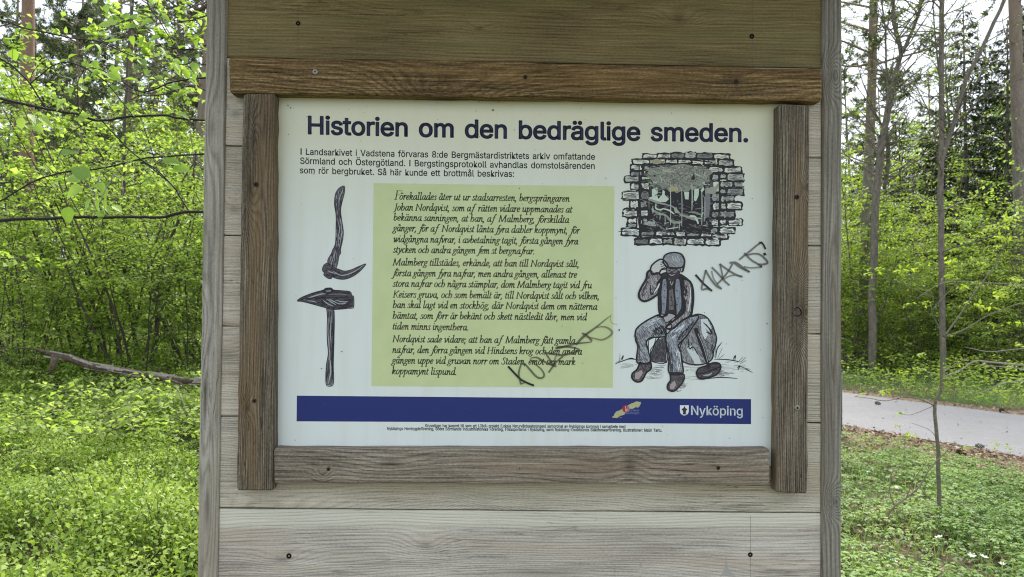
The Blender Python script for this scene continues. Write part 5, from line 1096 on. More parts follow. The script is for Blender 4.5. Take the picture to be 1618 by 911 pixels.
G = [([(60, 625), (130, 700), (190, 760), (260, 800), (335, 830)], 3.0, 0), ([(195, 815), (188, 780), (172, 700), (200, 600), (235, 590), (300, 660), (370, 735), (425, 750), (455, 715), (420, 650), (350, 590), (300, 540)], [2.6, 2.8, 3, 2.4, 2.8, 3.2, 3.2, 3, 3, 2.4, 2, 1.2], 1),
     ([(200, 815), (250, 790), (210, 775)], 2.0, 1), ([(305, 530), (370, 520), (440, 560), (530, 600), (585, 620)], [1.6, 2.6, 3.2, 3, 2.6], 1), ([(505, 685), (545, 630), (580, 580), (660, 510)], 2.8, 1), ([(475, 480), (520, 550), (560, 620)], 2.8, 1), ([(560, 570), (590, 500)], 2.2, 2),
     ([(455, 465), (540, 480), (660, 495), (760, 470), (850, 440), (740, 405), (600, 405)], [2.4, 3, 3.4, 3, 2.4, 3, 3.4], 1), ([(585, 420), (680, 400), (800, 370), (980, 350)], [3.8, 3.6, 3, 1.6], 1), ([(810, 375), (900, 280), (1010, 200), (1185, 60)], [3.6, 4, 2.8, 1.0], 1),
     ([(880, 255), (930, 280), (980, 335)], 3.2, 1), ([(920, 290), (1010, 310), (1100, 325), (1185, 280), (1205, 235), (1150, 190), (1090, 180), (1030, 190)], [2.4, 2.2, 2.6, 3.2, 3.4, 2.8, 2.2, 1.6], 2), ([(1200, 45), (1185, 90), (1205, 140), (1260, 155)], .7, 2)]
for l, w, c in G: A.stroke(T(k, l), w, (fd, fm, fl)[c], 16)
A.build('marker_graffiti', 'faded marker scrawl across the green text box')
# fly specks and grime spots
A = Art(); GS = ink((96, 96, 84))
for _ in range(170):
    x = rd.uniform(446, 1218); y = rd.uniform(158, 700)
    if rd.random() < .35: y = 158 + (y - 158) * .12
    r = rd.choice((.35, .45, .55, .8)); n = 6
    A.fill([(x + r * rd.uniform(.7, 1.3) * math.cos(j / n * 6.283), y + r * rd.uniform(.6, 1.1) * math.sin(j / n * 6.283)) for j in range(n)], GS, 15)
for x, y, r in ((779, 173.5, 1.5), (978.5, 521, 1.4), (1144, 202, 1.2), (455, 166, 1.0), (459, 170, 1.0), (1212, 511, 1.0), (508, 582, .9), (540, 555, 1.0), (821, 297, .9), (1004, 310, .8)):
    A.fill([(x + r * math.cos(j / 7 * 6.283), y + r * .9 * math.sin(j / 7 * 6.283)) for j in range(7)], ink((50, 50, 44)), 15)
sp_ = A.build('grime_specks'); sp_['kind'] = 'stuff'
# splashes of old white paint on the planks
def splash(par, px, py, pts, mat, Y=-.0002):
    mb = MB(); P = [at(px + x, py + y, Y) for x, y in pts]
    mb.add(P, [tuple(range(len(P)))]); return mb.build('paint_splash', [mat], par)
wp, nt, bs = newmat('old_white_paint'); bs.inputs['Base Color'].default_value = (.46, .46, .44, 1); bs.inputs['Roughness'].default_value = .8
bs.inputs['Alpha'].default_value = 0.55
splash(low_plank, 1147, 880, [(0, 0), (3, 14), (8, 24), (16, 29), (6, 30), (-4, 28), (-10, 32), (-3, 20)], wp)
splash(low_plank, 1013, 888, [(0, 0), (2, 6), (0, 9), (-3, 6)], wp)
bpy.data.objects

# ================================================================== THE PLACE
def hgt(x, y):
    """ground height"""
    rise = .05 * min(12, max(0, y - 5)) / (1 + math.exp(min(60, max(-60, 2.5 * (x + .6)))))
    lf = 1 / (1 + math.exp(min(60, max(-60, 3 * (x - 1.2)))))      # the ground levels out beside the path
    return rise + lf * (0.05 * math.sin(x * .35 + 1) * math.cos(y * .27) + 0.02 * math.sin(x * 1.3 + y * .9) - 0.02)

# ---- sky is the world; ground sheet
gmat, nt, bs = newmat('forest_floor')
tc = N(nt, 'ShaderNodeTexCoord')
n1 = noise(nt, tc.outputs['Object'], .9, 5, .6); n2 = noise(nt, tc.outputs['Object'], 14, 6, .7); n3 = noise(nt, tc.outputs['Object'], 60, 4, .7)
litter = ramp(nt, n2, [(.25, (.035, .024, .014)), (.5, (.11, .075, .045)), (.75, (.20, .14, .09))])
moss = ramp(nt, n3, [(.3, (.03, .055, .012)), (.7, (.09, .15, .03))])
nt.links.new(mix(nt, ramp(nt, n1, [(.42, (0, 0, 0)), (.56, (1, 1, 1))]), litter, moss), bs.inputs['Base Color'])
bs.inputs['Roughness'].default_value = 1
bump(nt, n2, 1.0, .03, bs)
xs = list(np.concatenate([-np.geomspace(150, 14, 12), np.linspace(-13, 13, 90), np.geomspace(14, 150, 12)]))
ys = list(np.concatenate([-np.geomspace(60, 5, 10), np.linspace(-4, 26, 100), np.geomspace(28, 160, 12)]))
mb = MB()
for y in ys:
    for x in xs:
        f = min(1, max(0, (40 - math.hypot(x, y)) / 20))
        mb.v.append((x, y, hgt(x, y) * f - 0.02))
for j in range(len(ys) - 1):
    for i in range(len(xs) - 1):
        q = j * len(xs) + i
        mb.f.append((q, q + 1, q + 1 + len(xs), q + len(xs)))
g = mb.build('ground', [gmat], None, smooth=True); g['kind'] = 'structure'

# ---- the path: a strip of old asphalt with needle litter on both sides
far_px = [(1333, 620), (1445, 629), (1503, 643), (1618, 658)]
near_px = [(1333, 668), (1406, 687), (1483, 697), (1618, 721)]
FA = [gp(*p) for p in far_px]; NE = [gp(*p) for p in near_px]
def linefit(P):
    x = np.array([p.x for p in P]); y = np.array([p.y for p in P]); return np.polyfit(x, y, 1)
fa, ne = linefit(FA), linefit(NE)
def strip(name, f0, f1, z, mat, jitter=0.0, x0=-60, x1=60, n=400, seed=1):
    rnd = random.Random(seed); mb = MB()
    for i in range(n + 1):
        x = x0 + (x1 - x0) * i / n
        mb.v.append((x, f0(x) + rnd.gauss(0, jitter), z)); mb.v.append((x, f1(x) + rnd.gauss(0, jitter), z))
    for i in range(n): mb.f.append((2 * i, 2 * i + 2, 2 * i + 3, 2 * i + 1))
    o = mb.build(name, [mat]); o['kind'] = 'structure'; return o
curve = lambda x: -0.0009 * max(0, abs(x - 4) - 4) ** 2.2
fy = lambda x: fa[0] * x + fa[1] + curve(x)
ny = lambda x: ne[0] * x + ne[1] + curve(x)
vmat, nt, bs = newmat('needle_litter')
tc = N(nt, 'ShaderNodeTexCoord')
a1 = noise(nt, tc.outputs['Object'], 30, 6, .75); a2 = noise(nt, tc.outputs['Object'], 3, 4, .6)
nt.links.new(mix(nt, a2, ramp(nt, a1, [(.3, (.07, .045, .028)), (.55, (.22, .145, .095)), (.8, (.38, .27, .19))]), (.24, .17, .12)), bs.inputs['Base Color'])
bs.inputs['Roughness'].default_value = 1; bump(nt, a1, 1, .02, bs)
strip('verge', lambda x: ny(x) - 2.7 - .12 * math.sin(x * 1.7) - .1 * math.sin(x * .6), lambda x: fy(x) + .9 + .15 * math.sin(x * 1.1), -0.012, vmat, .03, seed=2)
rmat, nt, bs = newmat('old_asphalt')
tc = N(nt, 'ShaderNodeTexCoord')
a1 = noise(nt, tc.outputs['Object'], 220, 3, .8); a2 = noise(nt, tc.outputs['Object'], 1.3, 6, .65); a3 = noise(nt, tc.outputs['Object'], 12, 5, .7)
c = ramp(nt, a1, [(.3, (.17, .167, .17)), (.7, (.33, .323, .33))])
c = mix(nt, ramp(nt, a2, [(.35, (0, 0, 0)), (.7, (1, 1, 1))]), c, mix(nt, .55, c, (.20, .19, .20)))
c = mix(nt, ramp(nt, a3, [(.54, (0, 0, 0)), (.72, (.8, .8, .8))]), c, (.17, .13, .105))
nt.links.new(c, bs.inputs['Base Color']); bs.inputs['Roughness'].default_value = .9
bump(nt, a1, .5, .004, bs)
strip('path', ny, fy, -0.004, rmat, .025, seed=3)

# ---- plant matter
LEAF = leafmat('leaf_spring', [(0, (.17, .25, .05)), (.5, (.31, .44, .09)), (1, (.46, .56, .18))], .58)
LEAFB = leafmat('leaf_bilberry', [(0, (.05, .085, .018)), (.45, (.21, .32, .055)), (1, (.46, .56, .14))], .36)
LEAFD = leafmat('leaf_deciduous', [(0, (.15, .24, .045)), (.5, (.29, .41, .07)), (1, (.46, .55, .11))], .56)
LEAFG = leafmat('leaf_groundcover', [(0, (.09, .17, .045)), (.5, (.21, .33, .10)), (1, (.36, .46, .16))], .38)
NEEDLE = leafmat('needles_spruce', [(0, (.010, .022, .008)), (.6, (.028, .055, .016)), (1, (.06, .10, .025))], .15)
NEEDLEP = leafmat('needles_pine', [(0, (.06, .085, .05)), (.5, (.12, .155, .085)), (1, (.20, .24, .13))], .3)
FARL = leafmat('leaf_far', [(0, (.14, .18, .09)), (.5, (.27, .34, .15)), (1, (.42, .50, .24))], .5)  # greens paled and greyed: distance haze put into the leaf colour
def bark(name, c0, c1, c2, sc=14, zs=.35, up=None, bd=.01):
    m, nt, bs = newmat(name)
    tc = N(nt, 'ShaderNodeTexCoord')
    P = mapping(nt, tc.outputs['Object'], (1, 1, zs))
    a = noise(nt, P, sc, 5, .7); b = noise(nt, P, sc * 4, 3, .7)
    c = ramp(nt, math_(nt, 'MULTIPLY_ADD', b, .35, math_(nt, 'MULTIPLY', a, .7)), [(.3, c0), (.52, c1), (.75, c2)])
    if up:
        sp = N(nt, 'ShaderNodeSeparateXYZ'); nt.links.new(tc.outputs['Object'], sp.inputs[0])
        f = math_(nt, 'DIVIDE', math_(nt, 'SUBTRACT', math_(nt, 'ADD', sp.outputs[2], math_(nt, 'MULTIPLY', a, 1.5)), up[0]), up[1], clamp=True)
        c = mix(nt, f, c, mix(nt, a, up[2], up[3]))
    nt.links.new(c, bs.inputs['Base Color']); bs.inputs['Roughness'].default_value = .9
    bump(nt, a, 1, bd, bs)
    return m
B_PINE = bark('pine_bark', (.05, .038, .032), (.13, .105, .095), (.24, .20, .18), 12, .3, (2.6, 1.6, (.15, .085, .055), (.30, .19, .13)), .03)
B_PINEG = bark('grey_pine_bark', (.08, .068, .058), (.19, .165, .142), (.32, .285, .245), 12, .3, (5.0, 4.0, (.16, .115, .08), (.30, .225, .17)), .03)
B_GREY = bark('grey_bark', (.055, .047, .037), (.145, .125, .10), (.27, .235, .19), 22, .3)
B_HAZEL = bark('hazel_bark', (.032, .026, .02), (.075, .06, .046), (.14, .115, .09), 40, .3, None, .004)
B_DARK = bark('dark_twig_bark', (.010, .008, .008), (.022, .018, .017), (.05, .042, .038), 60, 1, None, .001)
B_PALE = bark('pale_dead_wood', (.13, .11, .085), (.28, .245, .20), (.45, .41, .35), 30, .5, None, .004)
B_LOG = bark('fallen_log_bark', (.02, .014, .010), (.085, .058, .038), (.21, .155, .11), 22, 1.0, None, .03)
B_SAP = bark('sapling_bark', (.06, .052, .036), (.14, .125, .09), (.25, .23, .17), 45, 2.0, None, .003)

def wander(rng, p, d, L, n, wob, grav=0.0):
    pts = [np.array(p, float)]; d = np.array(d, float); d /= np.linalg.norm(d)
    for i in range(n):
        d = d + rng.normal(size=3) * wob + np.array([0, 0, grav]); d /= np.linalg.norm(d)
        pts.append(pts[-1] + d * L / n)
    return pts
def lerp_path(pts, t):
    f = t * (len(pts) - 1); i = min(int(f), len(pts) - 2); f -= i
    return pts[i] * (1 - f) + pts[i + 1] * f, pts[i + 1] - pts[i]

def twig_leaves(rng, pts, n, size, acc, droop=.25, spread=.9):
    """flat sprays: leaves alternate along a twig, blades lying near level"""
    for i in range(n):
        t = (i + rng.random()) / n
        p, d = lerp_path(pts, t)
        d = d / (np.linalg.norm(d) + 1e-9)
        side = np.cross(d, [0, 0, 1.0]); side /= np.linalg.norm(side) + 1e-6
        s = 1 if i % 2 else -1
        D = d * .5 + side * s * spread + np.array([0, 0, -droop]) + rng.normal(size=3) * .3
        Nn = np.array([0, 0, 1.0]) + rng.normal(size=3) * .38
        l = size * rng.uniform(.55, 1.15)
        acc.append((p, D, Nn, l, l * rng.uniform(.6, .85), rng.random()))
def leaves_mesh(name, acc, mat, fold=.15, belly=.45):
    C = np.array([a[0] for a in acc]); D = np.array([a[1] for a in acc]); Nn = np.array([a[2] for a in acc])
    L_ = np.array([a[3] for a in acc]); W = np.array([a[4] for a in acc])
    return quads_mesh(name, leaf_quads(C, D, Nn, L_, W, fold, belly), mat, np.array([a[5] for a in acc]))

def shrub(seed, stems=9, H=3.6, leafn=9, size=.06, mat=LEAF, barkm=B_HAZEL, lean=.45, rad=.016, sub=10, fmin=.12):
    rng = np.random.default_rng(seed); wood_ = MB(); acc = []
    for s in range(stems):
        a = s / stems * 2 * math.pi + rng.uniform(-.4, .4)
        t = rng.uniform(.1, 1) * lean
        h = H * rng.uniform(.6, 1.05)
        base = np.array([math.cos(a), math.sin(a), 0]) * rng.uniform(.02, .14) + np.array([0, 0, -.1])
        pts = wander(rng, base, (math.cos(a) * t, math.sin(a) * t, 1), h, 9, .07, -.015)
        r = rad * rng.uniform(.5, 1.3)
        wood_.tube(pts, [r * (1 - .8 * i / 9) for i in range(10)], 5)
        for q in range(sub):
            f = rng.uniform(fmin, 1)
            p, d = lerp_path(pts, f)
            b = rng.uniform(0, 6.28)
            tw = wander(rng, p, (math.cos(b), math.sin(b), rng.uniform(.0, .7)), rng.uniform(.35, 1.0) * (1.15 - f * .5), 4, .16, -.05)
            wood_.tube(tw, [.0045 * (1 - .7 * i / 4) for i in range(5)], 3, cap=False)
            twig_leaves(rng, tw, leafn, size, acc)
            for w in range(3):
                p2, d2 = lerp_path(tw, rng.uniform(.25, .95)); b2 = b + rng.choice([-1, 1]) * rng.uniform(.4, 1.2)
                t2 = wander(rng, p2, (math.cos(b2), math.sin(b2), rng.uniform(-.2, .3)), rng.uniform(.18, .42), 3, .15, -.05)
                wood_.tube(t2, .0022, 3, cap=False)
                twig_leaves(rng, t2, max(4, leafn * 2 // 3), size * .9, acc)
    return wood_.mesh('shrub_stems', [barkm], True), leaves_mesh('shrub_leaves', acc, mat)

def place(name, meshes, partnames, label, cat, x, y, rz, sc, group, z=None):
    t = thing(name, label, cat, (x, y, hgt(x, y) if z is None else z), group)
    t.rotation_euler = (0, 0, rz); t.scale = (sc,) * 3
    for me, pn in zip(meshes, partnames):
        link(pn, me, t)
    return t
def colx(px, Y):
    """ground position under a photograph column at depth Y"""
    p = at(px, 520, Y); return p.x, p.y
R_ = random.Random(77)

HZ = [shrub(101, 9, 4.6, 10, .088, LEAF, B_HAZEL, .5, .017, 13, .22), shrub(102, 10, 4.2, 10, .084, LEAF, B_HAZEL, .65, .016, 12, .16), shrub(103, 8, 2.6, 10, .055, LEAF, B_HAZEL, .8, .009, 12)]
spots = [  # px, Y, proto, scale
 (214, 7.6, 1, 1.15), (40, 7.4, 0, 1.1), (300, 8.8, 0, 1.2), (118, 9.6, 1, 1.3), (-60, 8.6, 1, 1.2), (175, 11.5, 0, 1.35), (262, 12.5, 1, 1.4), (20, 12.0, 0, 1.4), (340, 11.2, 1, 1.3), (420, 9.2, 0, 1.2),
 (90, 14.5, 1, 1.5), (230, 15.5, 0, 1.5), (330, 15.5, 1, 1.5), (-90, 13.0, 0, 1.4), (520, 11.0, 1, 1.3), (640, 13.0, 0, 1.3), (160, 18.5, 1, 1.7), (10, 18.0, 0, 1.7), (285, 19.5, 0, 1.7), (400, 17.0, 1, 1.6), (780, 16.5, 1, 1.5), (60, 23.0, 1, 1.9), (200, 25, 0, 2.0), (320, 25, 1, 2.0), (-40, 24, 0, 1.9),
 (-12, 5.6, 2, .5), (318, 7.6, 2, .8), (60, 7.8, 2, .7)]
ORD = ['first', 'second', 'third', 'fourth', 'fifth', 'sixth', 'seventh', 'eighth', 'ninth', 'tenth', 'eleventh', 'twelfth', 'thirteenth', 'fourteenth', 'fifteenth', 'sixteenth', 'seventeenth', 'eighteenth', 'nineteenth', 'twentieth']
ROWW = ['near the bilberries', 'just behind the fallen log', 'among the pines', 'far back']
hz_words = ['on the near edge of the bilberry slope', 'behind the fallen log', 'well back among the pine trunks', 'far back in the wood left of the notice board']
spots = [(a, Y if Y > 11 else 9.3 + (Y - 7) * .7, k, s * (1 if Y > 11 else 1.12)) for i_, (a, Y, k, s) in enumerate(spots) if not (Y > 9 and i_ % 5 in (1, 4) and a < 360) and not (Y > 13 and i_ % 2 and a < 360)]
for i, (px, Y, k, s) in enumerate(spots):
    x, y = colx(px, Y)
    if k != 2: s *= (.68 if px < 110 else .84) if Y < 13.5 else .85
    w = 'hazel sapling clump with fresh green leaves ' if k == 2 else 'many-stemmed hazel bush with fresh green leaves '
    row = 0 if Y < 9.25 else 1 if Y < 11.3 else 2 if Y < 19.2 else 3
    same = sorted(q[0] for q in spots if (0 if q[1] < 9.25 else 1 if q[1] < 11.3 else 2 if q[1] < 19.2 else 3) == row and q[0] < 345 and q[0] > -10)
    kind_ = 'small low hazel clump' if k == 2 else 'leafy hazel bush'
    if px < 0: lab = kind_ + ' cut by the left edge, ' + ROWW[row]
    elif px >= 345: lab = kind_ + ' hidden behind the notice board, ' + ROWW[row]
    else: lab = kind_ + ' ' + ROWW[row] + ', ' + ORD[same.index(px)] + ' from the left'
    place('hazel_bush', HZ[k], ('stems', 'leaves'), lab, 'bush', x, y, R_.uniform(0, 6.28), s, 'hazel bushes in the wood on the left')

# ---- deciduous thicket right of the path
DZ = [shrub(201, 8, 4.4, 9, .075, LEAFD, B_GREY, .35, .022, 26), shrub(202, 10, 3.4, 10, .07, LEAFD, B_GREY, .55, .014, 24)]
spots = [(1345, 15.5, 0, 1.15), (1400, 17.5, 1, 1.3), (1455, 15.2, 1, 1.15), (1500, 18, 0, 1.25), (1548, 15.4, 1, 1.25), (1600, 17.0, 0, 1.2), (1660, 15.2, 1, 1.3), (1380, 21, 0, 1.6), (1440, 22, 1, 1.8), (1530, 22, 0, 1.6), (1620, 23, 1, 1.7), (1330, 24, 0, 1.9), (1290, 17, 1, 1.4), (1572, 13.6, 1, .9), (1640, 13.8, 0, 1.0), (1180, 19, 0, 1.5), (1050, 18, 1, 1.5), (930, 21, 0, 1.6), (1700, 19, 0, 1.5)]
for i, (px, Y, k, s) in enumerate(spots):
    x, y = colx(px, Y)
    far = Y > 19.5
    same = sorted(q[0] for q in spots if (q[1] > 19.5) == far and q[0] > 1320)
    lab = ('maple thicket deep behind the path', 'yellow-green maple thicket lining the far side of the path')[0 if far else 1]
    lab += ', ' + ORD[same.index(px)] + ' right of the board' if px > 1320 else ', hidden behind the board'
    place('maple_thicket', DZ[k], ('stems', 'leaves'), lab, 'bush', x, y, R_.uniform(0, 6.28), s, 'thicket deep behind the path' if far else 'thicket lining the far side of the path')

# ---- light crowned birches further back
BIR = [shrub(601, 3, 11, 9, .10, LEAFD, B_GREY, .16, .075, 95, .28), shrub(602, 4, 9, 9, .10, LEAFD, B_GREY, .22, .06, 80, .25)]
for (px, Y, k, s, d) in [(1556, 23, 0, 1.05, 'yellow-green birch crown high behind the leaning limb on the right'), (1618, 20, 1, 1.15, 'yellow-green birch at the right edge behind the pine'), (1425, 31, 0, 1.0, 'small hazy birch between the pine and forked tree'), (1350, 27, 1, 1.0, 'birch crown half hidden by the right post'), (1500, 34, 0, 1.1, 'hazy birch behind the slim knobbly tree'),
                      (160, 27, 1, .95, 'pale birch crown behind the thin straight pine'), (270, 24, 0, .85, 'pale birch crown near the left post'), (60, 34, 0, .9, 'far pale birch behind the reddish pine'), (1700, 26, 0, 1.1, 'birch beyond the right edge'), (1200, 30, 1, 1, 'birch hidden behind the board')]:
    x, y = colx(px, Y); place('birch_tree', BIR[k], ('trunk', 'leaves'), d, 'tree', x, y, R_.uniform(0, 6.28), s, None)

# ---- pines
def pine(seed, H=17, r=.15, crown0=.55, tufts=15000, size=.13, bk=None):
    bk = bk or B_PINEG
    rng = np.random.default_rng(seed); wood_ = MB(); acc = []
    pts = wander(rng, (0, 0, -.2), (0, 0, 1), H, 12, .012)
    wood_.tube(pts, [r * (1.12 if i == 0 else 1) * (1 - .75 * i / 12) for i in range(13)], 12)
    tr = wood_.mesh('pine_trunk', [bk], True)
    br = MB()
    for q in range(46):
        f = rng.uniform(crown0 - .18, 1.0); dead = f < crown0
        p, _ = lerp_path(pts, f); b = rng.uniform(0, 6.28)
        L_ = rng.uniform(.5, 1.2) if dead else rng.uniform(1.2, 2.9) * (1.25 - .75 * (f - crown0) / (1 - crown0))
        bp = wander(rng, p, (math.cos(b), math.sin(b), rng.uniform(-.1, .5)), L_, 5, .14, .03)
        br.tube(bp, [.035 * (1 - .75 * i / 5) * (.5 if dead else 1) for i in range(6)], 4, cap=False)
        if dead: continue
        for w in range(7):
            p2, d2 = lerp_path(bp, rng.uniform(.35, 1)); d = rng.normal(size=3) * .7 + d2 / np.linalg.norm(d2)
            t2 = wander(rng, p2, d, rng.uniform(.25, .7), 3, .2, .05)
            br.tube(t2, .008, 3, cap=False)
            for z in range(int(tufts / 46 / 7)):
                p3, _ = lerp_path(t2, rng.uniform(.2, 1)); D = rng.normal(size=3) + np.array([0, 0, .5])
                acc.append((p3, D, rng.normal(size=3), size * rng.uniform(.6, 1.2), size * .28, rng.random()))
    me = br.mesh('pine_branches', [bk], True)
    return tr, me, leaves_mesh('pine_needles', acc, NEEDLEP, .1, .6)
PN = [pine(301, crown0=.42), pine(302, 19, .17, .5), pine(303, 13, .10, .30, 16000, .15), pine(304, 19, .17, .6, bk=B_PINE)]
def pines(lst, labf):
    vis = sorted(q[0] for q in lst if 0 <= q[0] < 345 or 1320 < q[0] < 1618)
    for (px, Y, k, s) in lst:
        x, y = colx(px, Y)
        lab, grp = labf(px, Y)
        if len(lst) > 1 and px in vis: lab += ', ' + ORD[vis.index(px)] + (' from the left edge' if px < 345 else ' from the right post')
        place('pine_tree', PN[k], ('trunk', 'branches', 'needles'), lab, 'tree', x, y, R_.uniform(0, 6.28), s, grp)
pines([(36, 13.2, 3, .92)], lambda px, Y: ('tall pine with thick reddish trunk near the left edge of the photo', None))
pines([(138, 24, 2, .8)], lambda px, Y: ('thin straight pine with orange-brown trunk right of the thick reddish pine', None))
pines([(306, 21, 0, 1.0)], lambda px, Y: ('grey-trunked pine close beside the left post of the board', None))
pines([(1364, 16.5, 0, 1.0)], lambda px, Y: ('straight grey-brown pine close beside the right post of the board', None))
pines([(1616, 15.0, 1, 1.05)], lambda px, Y: ('tall pine at the right edge of the photo behind the path', None))
pines([(200, 28, 0, 1), (20, 30, 0, .9), (85, 33, 2, 1.1), (168, 36, 1, 1), (250, 27, 2, 1.05), (285, 33, 1, 1), (330, 30, 0, 1), (-40, 26, 1, 1), (-80, 20, 0, 1), (110, 44, 1, 1.1), (225, 46, 0, 1.1), (0, 42, 2, 1.2), (310, 48, 2, 1.2), (140, 56, 0, 1.2), (60, 58, 1, 1.2), (260, 60, 0, 1.3), (420, 30, 1, 1), (520, 36, 0, 1), (640, 30, 2, 1), (760, 40, 1, 1), (125, 30, 2, .9), (60, 26, 2, .8)],
      lambda px, Y: (('distant pine in the hazy wood left of the notice board', 'pines far back on the left') if px < 345 else ('pine standing in the wood hidden behind the notice board', 'pines behind the board')))
pines([(1290, 34, 1, 1), (1405, 40, 2, 1.1), (1470, 46, 0, 1.0), (1560, 38, 2, 1.0), (1640, 34, 0, 1.1), (1350, 52, 0, 1.1), (1180, 30, 2, 1), (1060, 38, 1, 1), (900, 42, 0, 1), (1720, 26, 1, 1)],
      lambda px, Y: (('distant pine showing grey against the sky right of the board', 'pines far back on the right') if px > 1320 else ('pine standing in the wood behind the board', 'pines behind the board on the right')))

# ---- spruces
def spruce(seed, H=9, R=1.9, n=11000):
    rng = np.random.default_rng(seed); acc = []; wd = MB()
    pts = wander(rng, (0, 0, -.2), (0, 0, 1), H, 8, .006)
    wd.tube(pts, [.10 * (1 - .9 * i / 8) for i in range(9)], 8)
    nb = 130
    for q in range(nb):
        f = .04 + .95 * q / nb
        p, _ = lerp_path(pts, f); b = q * 2.4 + rng.uniform(-.3, .3)
        L_ = R * (1 - f) ** .8 * rng.uniform(.75, 1.1) + .1
        bp = wander(rng, p, (math.cos(b), math.sin(b), -.15 + .5 * f), L_, 5, .05, -.02 + .03 * f)
        wd.tube(bp, [.016 * (1 - .8 * i / 5) for i in range(6)], 3, cap=False)
        m = int(n / nb * L_ / R * 1.7)
        dirv = np.array([math.cos(b), math.sin(b), 0]); side = np.array([-math.sin(b), math.cos(b), 0])
        for z in range(m):
            t = rng.uniform(.08, 1); p3, _ = lerp_path(bp, t)
            s = rng.choice([-1, 1]); w = rng.uniform(0, .34) * L_ * (1.1 - t)
            p3 = p3 + side * s * w + np.array([0, 0, -w * rng.uniform(.1, .7)])
            D = dirv * .7 + side * s * .8 + np.array([0, 0, -rng.uniform(.1, 1.1)])
            acc.append((p3, D, np.array([0, 0, 1.]) + rng.normal(size=3) * .4, rng.uniform(.09, .2), .035, min(1, rng.random() * .75 + (t > .85) * .25)))
    return wd.mesh('spruce_trunk', [B_GREY], True), leaves_mesh('spruce_needles', acc, NEEDLE, .1, .5)
SP = [spruce(401), spruce(402, 6, 1.6, 9000)]
for (px, Y, k, s) in [(1530, 19.5, 0, .95), (1590, 18.0, 0, .85), (1640, 20, 0, 1.1), (1480, 21.5, 1, 1.1), (1425, 24, 0, .8), (1560, 25, 0, 1.05), (1375, 27, 1, 1.2), (1690, 17.5, 1, 1.2), (1250, 26, 0, 1), (1100, 27, 0, 1.1)]:
    x, y = colx(px, Y)
    vis = px > 1320
    v_ = sorted([1530, 1590, 1640, 1480, 1425, 1560, 1375, 1690])
    s *= 1.22
    place('spruce_tree', SP[k], ('trunk', 'needles'), 'dark green spruce behind the path, ' + ORD[v_.index(px)] + ' from the right post' if vis else 'dark spruce hidden in the wood behind the board', 'tree', x, y, R_.uniform(0, 6.28), s, 'dark spruces behind the path' if vis else 'spruces hidden behind the board')
for (px, Y, k, s) in [(180, 42, 1, 1.2), (-20, 40, 0, 1.)]:
    x, y = colx(px, Y)
    place('spruce_tree', SP[k], ('trunk', 'needles'), 'dark spruce deep in the wood, ' + {60: 'behind the thin straight pine', 180: 'midway between pine and board', 290: 'close beside the left post', -20: 'at the left edge'}[px], 'tree', x, y, R_.uniform(0, 6.28), s, 'spruces deep in the wood on the left')

# ---- trees traced from the photograph: trunk path at one depth, free side branches
def traced(name, label, cat, paths, Y, bark_m, leaf_mat=None, side=0, slen=(.5, 1.4), lsize=.055, ln=5, seed=1, dy=.35, group=None, rootz=True, twigs=3, min_f=.15, foliage='leaves'):
    """paths: list of ([(px,py)...], r0, r1)"""
    rng = np.random.default_rng(seed)
    first = paths[0][0][0]
    base = at(first[0], first[1], Y)
    if rootz:
        z0 = hgt(base.x, base.y) - .03
    t = thing(name, label, cat, (base.x, base.y, z0 if rootz else base.z), group)
    org = t.location
    mb = MB(); fine = MB(); acc = []
    for pi, (px, r0, r1) in enumerate(paths):
        n = len(px)
        P = []
        for i, p in enumerate(px):
            q = at(p[0], p[1], Y + dy * math.sin(pi * 2.1) * i / max(1, n - 1))
            P.append(np.array(q))
        if pi == 0 and rootz and P[0][2] > z0 + .05:
            P = [np.array((P[0][0], P[0][1], z0 - .1))] + P; n += 1
        if pi > 0:
            # spring from the nearest point of what is already built
            pass
        # resample smooth
        Q = []
        for i in range(n - 1):
            p0, p1, p2, p3 = P[max(i - 1, 0)], P[i], P[i + 1], P[min(i + 2, n - 1)]
            for j in range(4):
                u = j / 4
                Q.append(.5 * ((2 * p1) + (-p0 + p2) * u + (2 * p0 - 5 * p1 + 4 * p2 - p3) * u * u + (-p0 + 3 * p1 - 3 * p2 + p3) * u ** 3))
        Q.append(P[-1])
        m = len(Q)
        Q = [q + rng.normal(size=3) * r0 * .12 for q in Q]
        mb.tube(Q, [r0 + (r1 - r0) * i / (m - 1) for i in range(m)], 10 if r0 > .03 else 6)
        for s in range(int(side * (1 if pi == 0 else .6))):
            f = rng.uniform(min_f if pi == 0 else .05, 1)
            p, d = lerp_path(Q, f); b = rng.uniform(0, 6.28)
            L_ = rng.uniform(*slen) * (1.2 - .6 * f)
            tw = wander(rng, p, (math.cos(b), math.sin(b) * .8, rng.uniform(.1, .9)), L_, 6, .13, 0)
            rr = min(r0 * .35, .012 + .004 * L_)
            fine.tube(tw, [rr * (1 - .8 * i / 6) for i in range(7)], 4, cap=False)
            for w in range(twigs):
                p2, d2 = lerp_path(tw, rng.uniform(.25, 1)); d2 = d2 / np.linalg.norm(d2)
                t2 = wander(rng, p2, d2 + rng.normal(size=3) * .55, L_ * rng.uniform(.25, .5), 4, .14, 0)
                fine.tube(t2, [rr * .35 * (1 - .6 * i / 4) for i in range(5)], 3, cap=False)
                if leaf_mat: twig_leaves(rng, t2, ln, lsize, acc)
            if leaf_mat: twig_leaves(rng, tw[2:], ln, lsize, acc)
    mb.build('trunk' if r0 and rootz else 'bough', [bark_m], t, True, origin=org)
    if fine.v: fine.build('branches', [bark_m], t, True, origin=org)['kind'] = 'stuff'
    if acc:
        me = leaves_mesh(foliage, acc, leaf_mat)
        me.transform(Matrix.Translation(-Vector(org)))
        link(foliage, me, t)
    return t
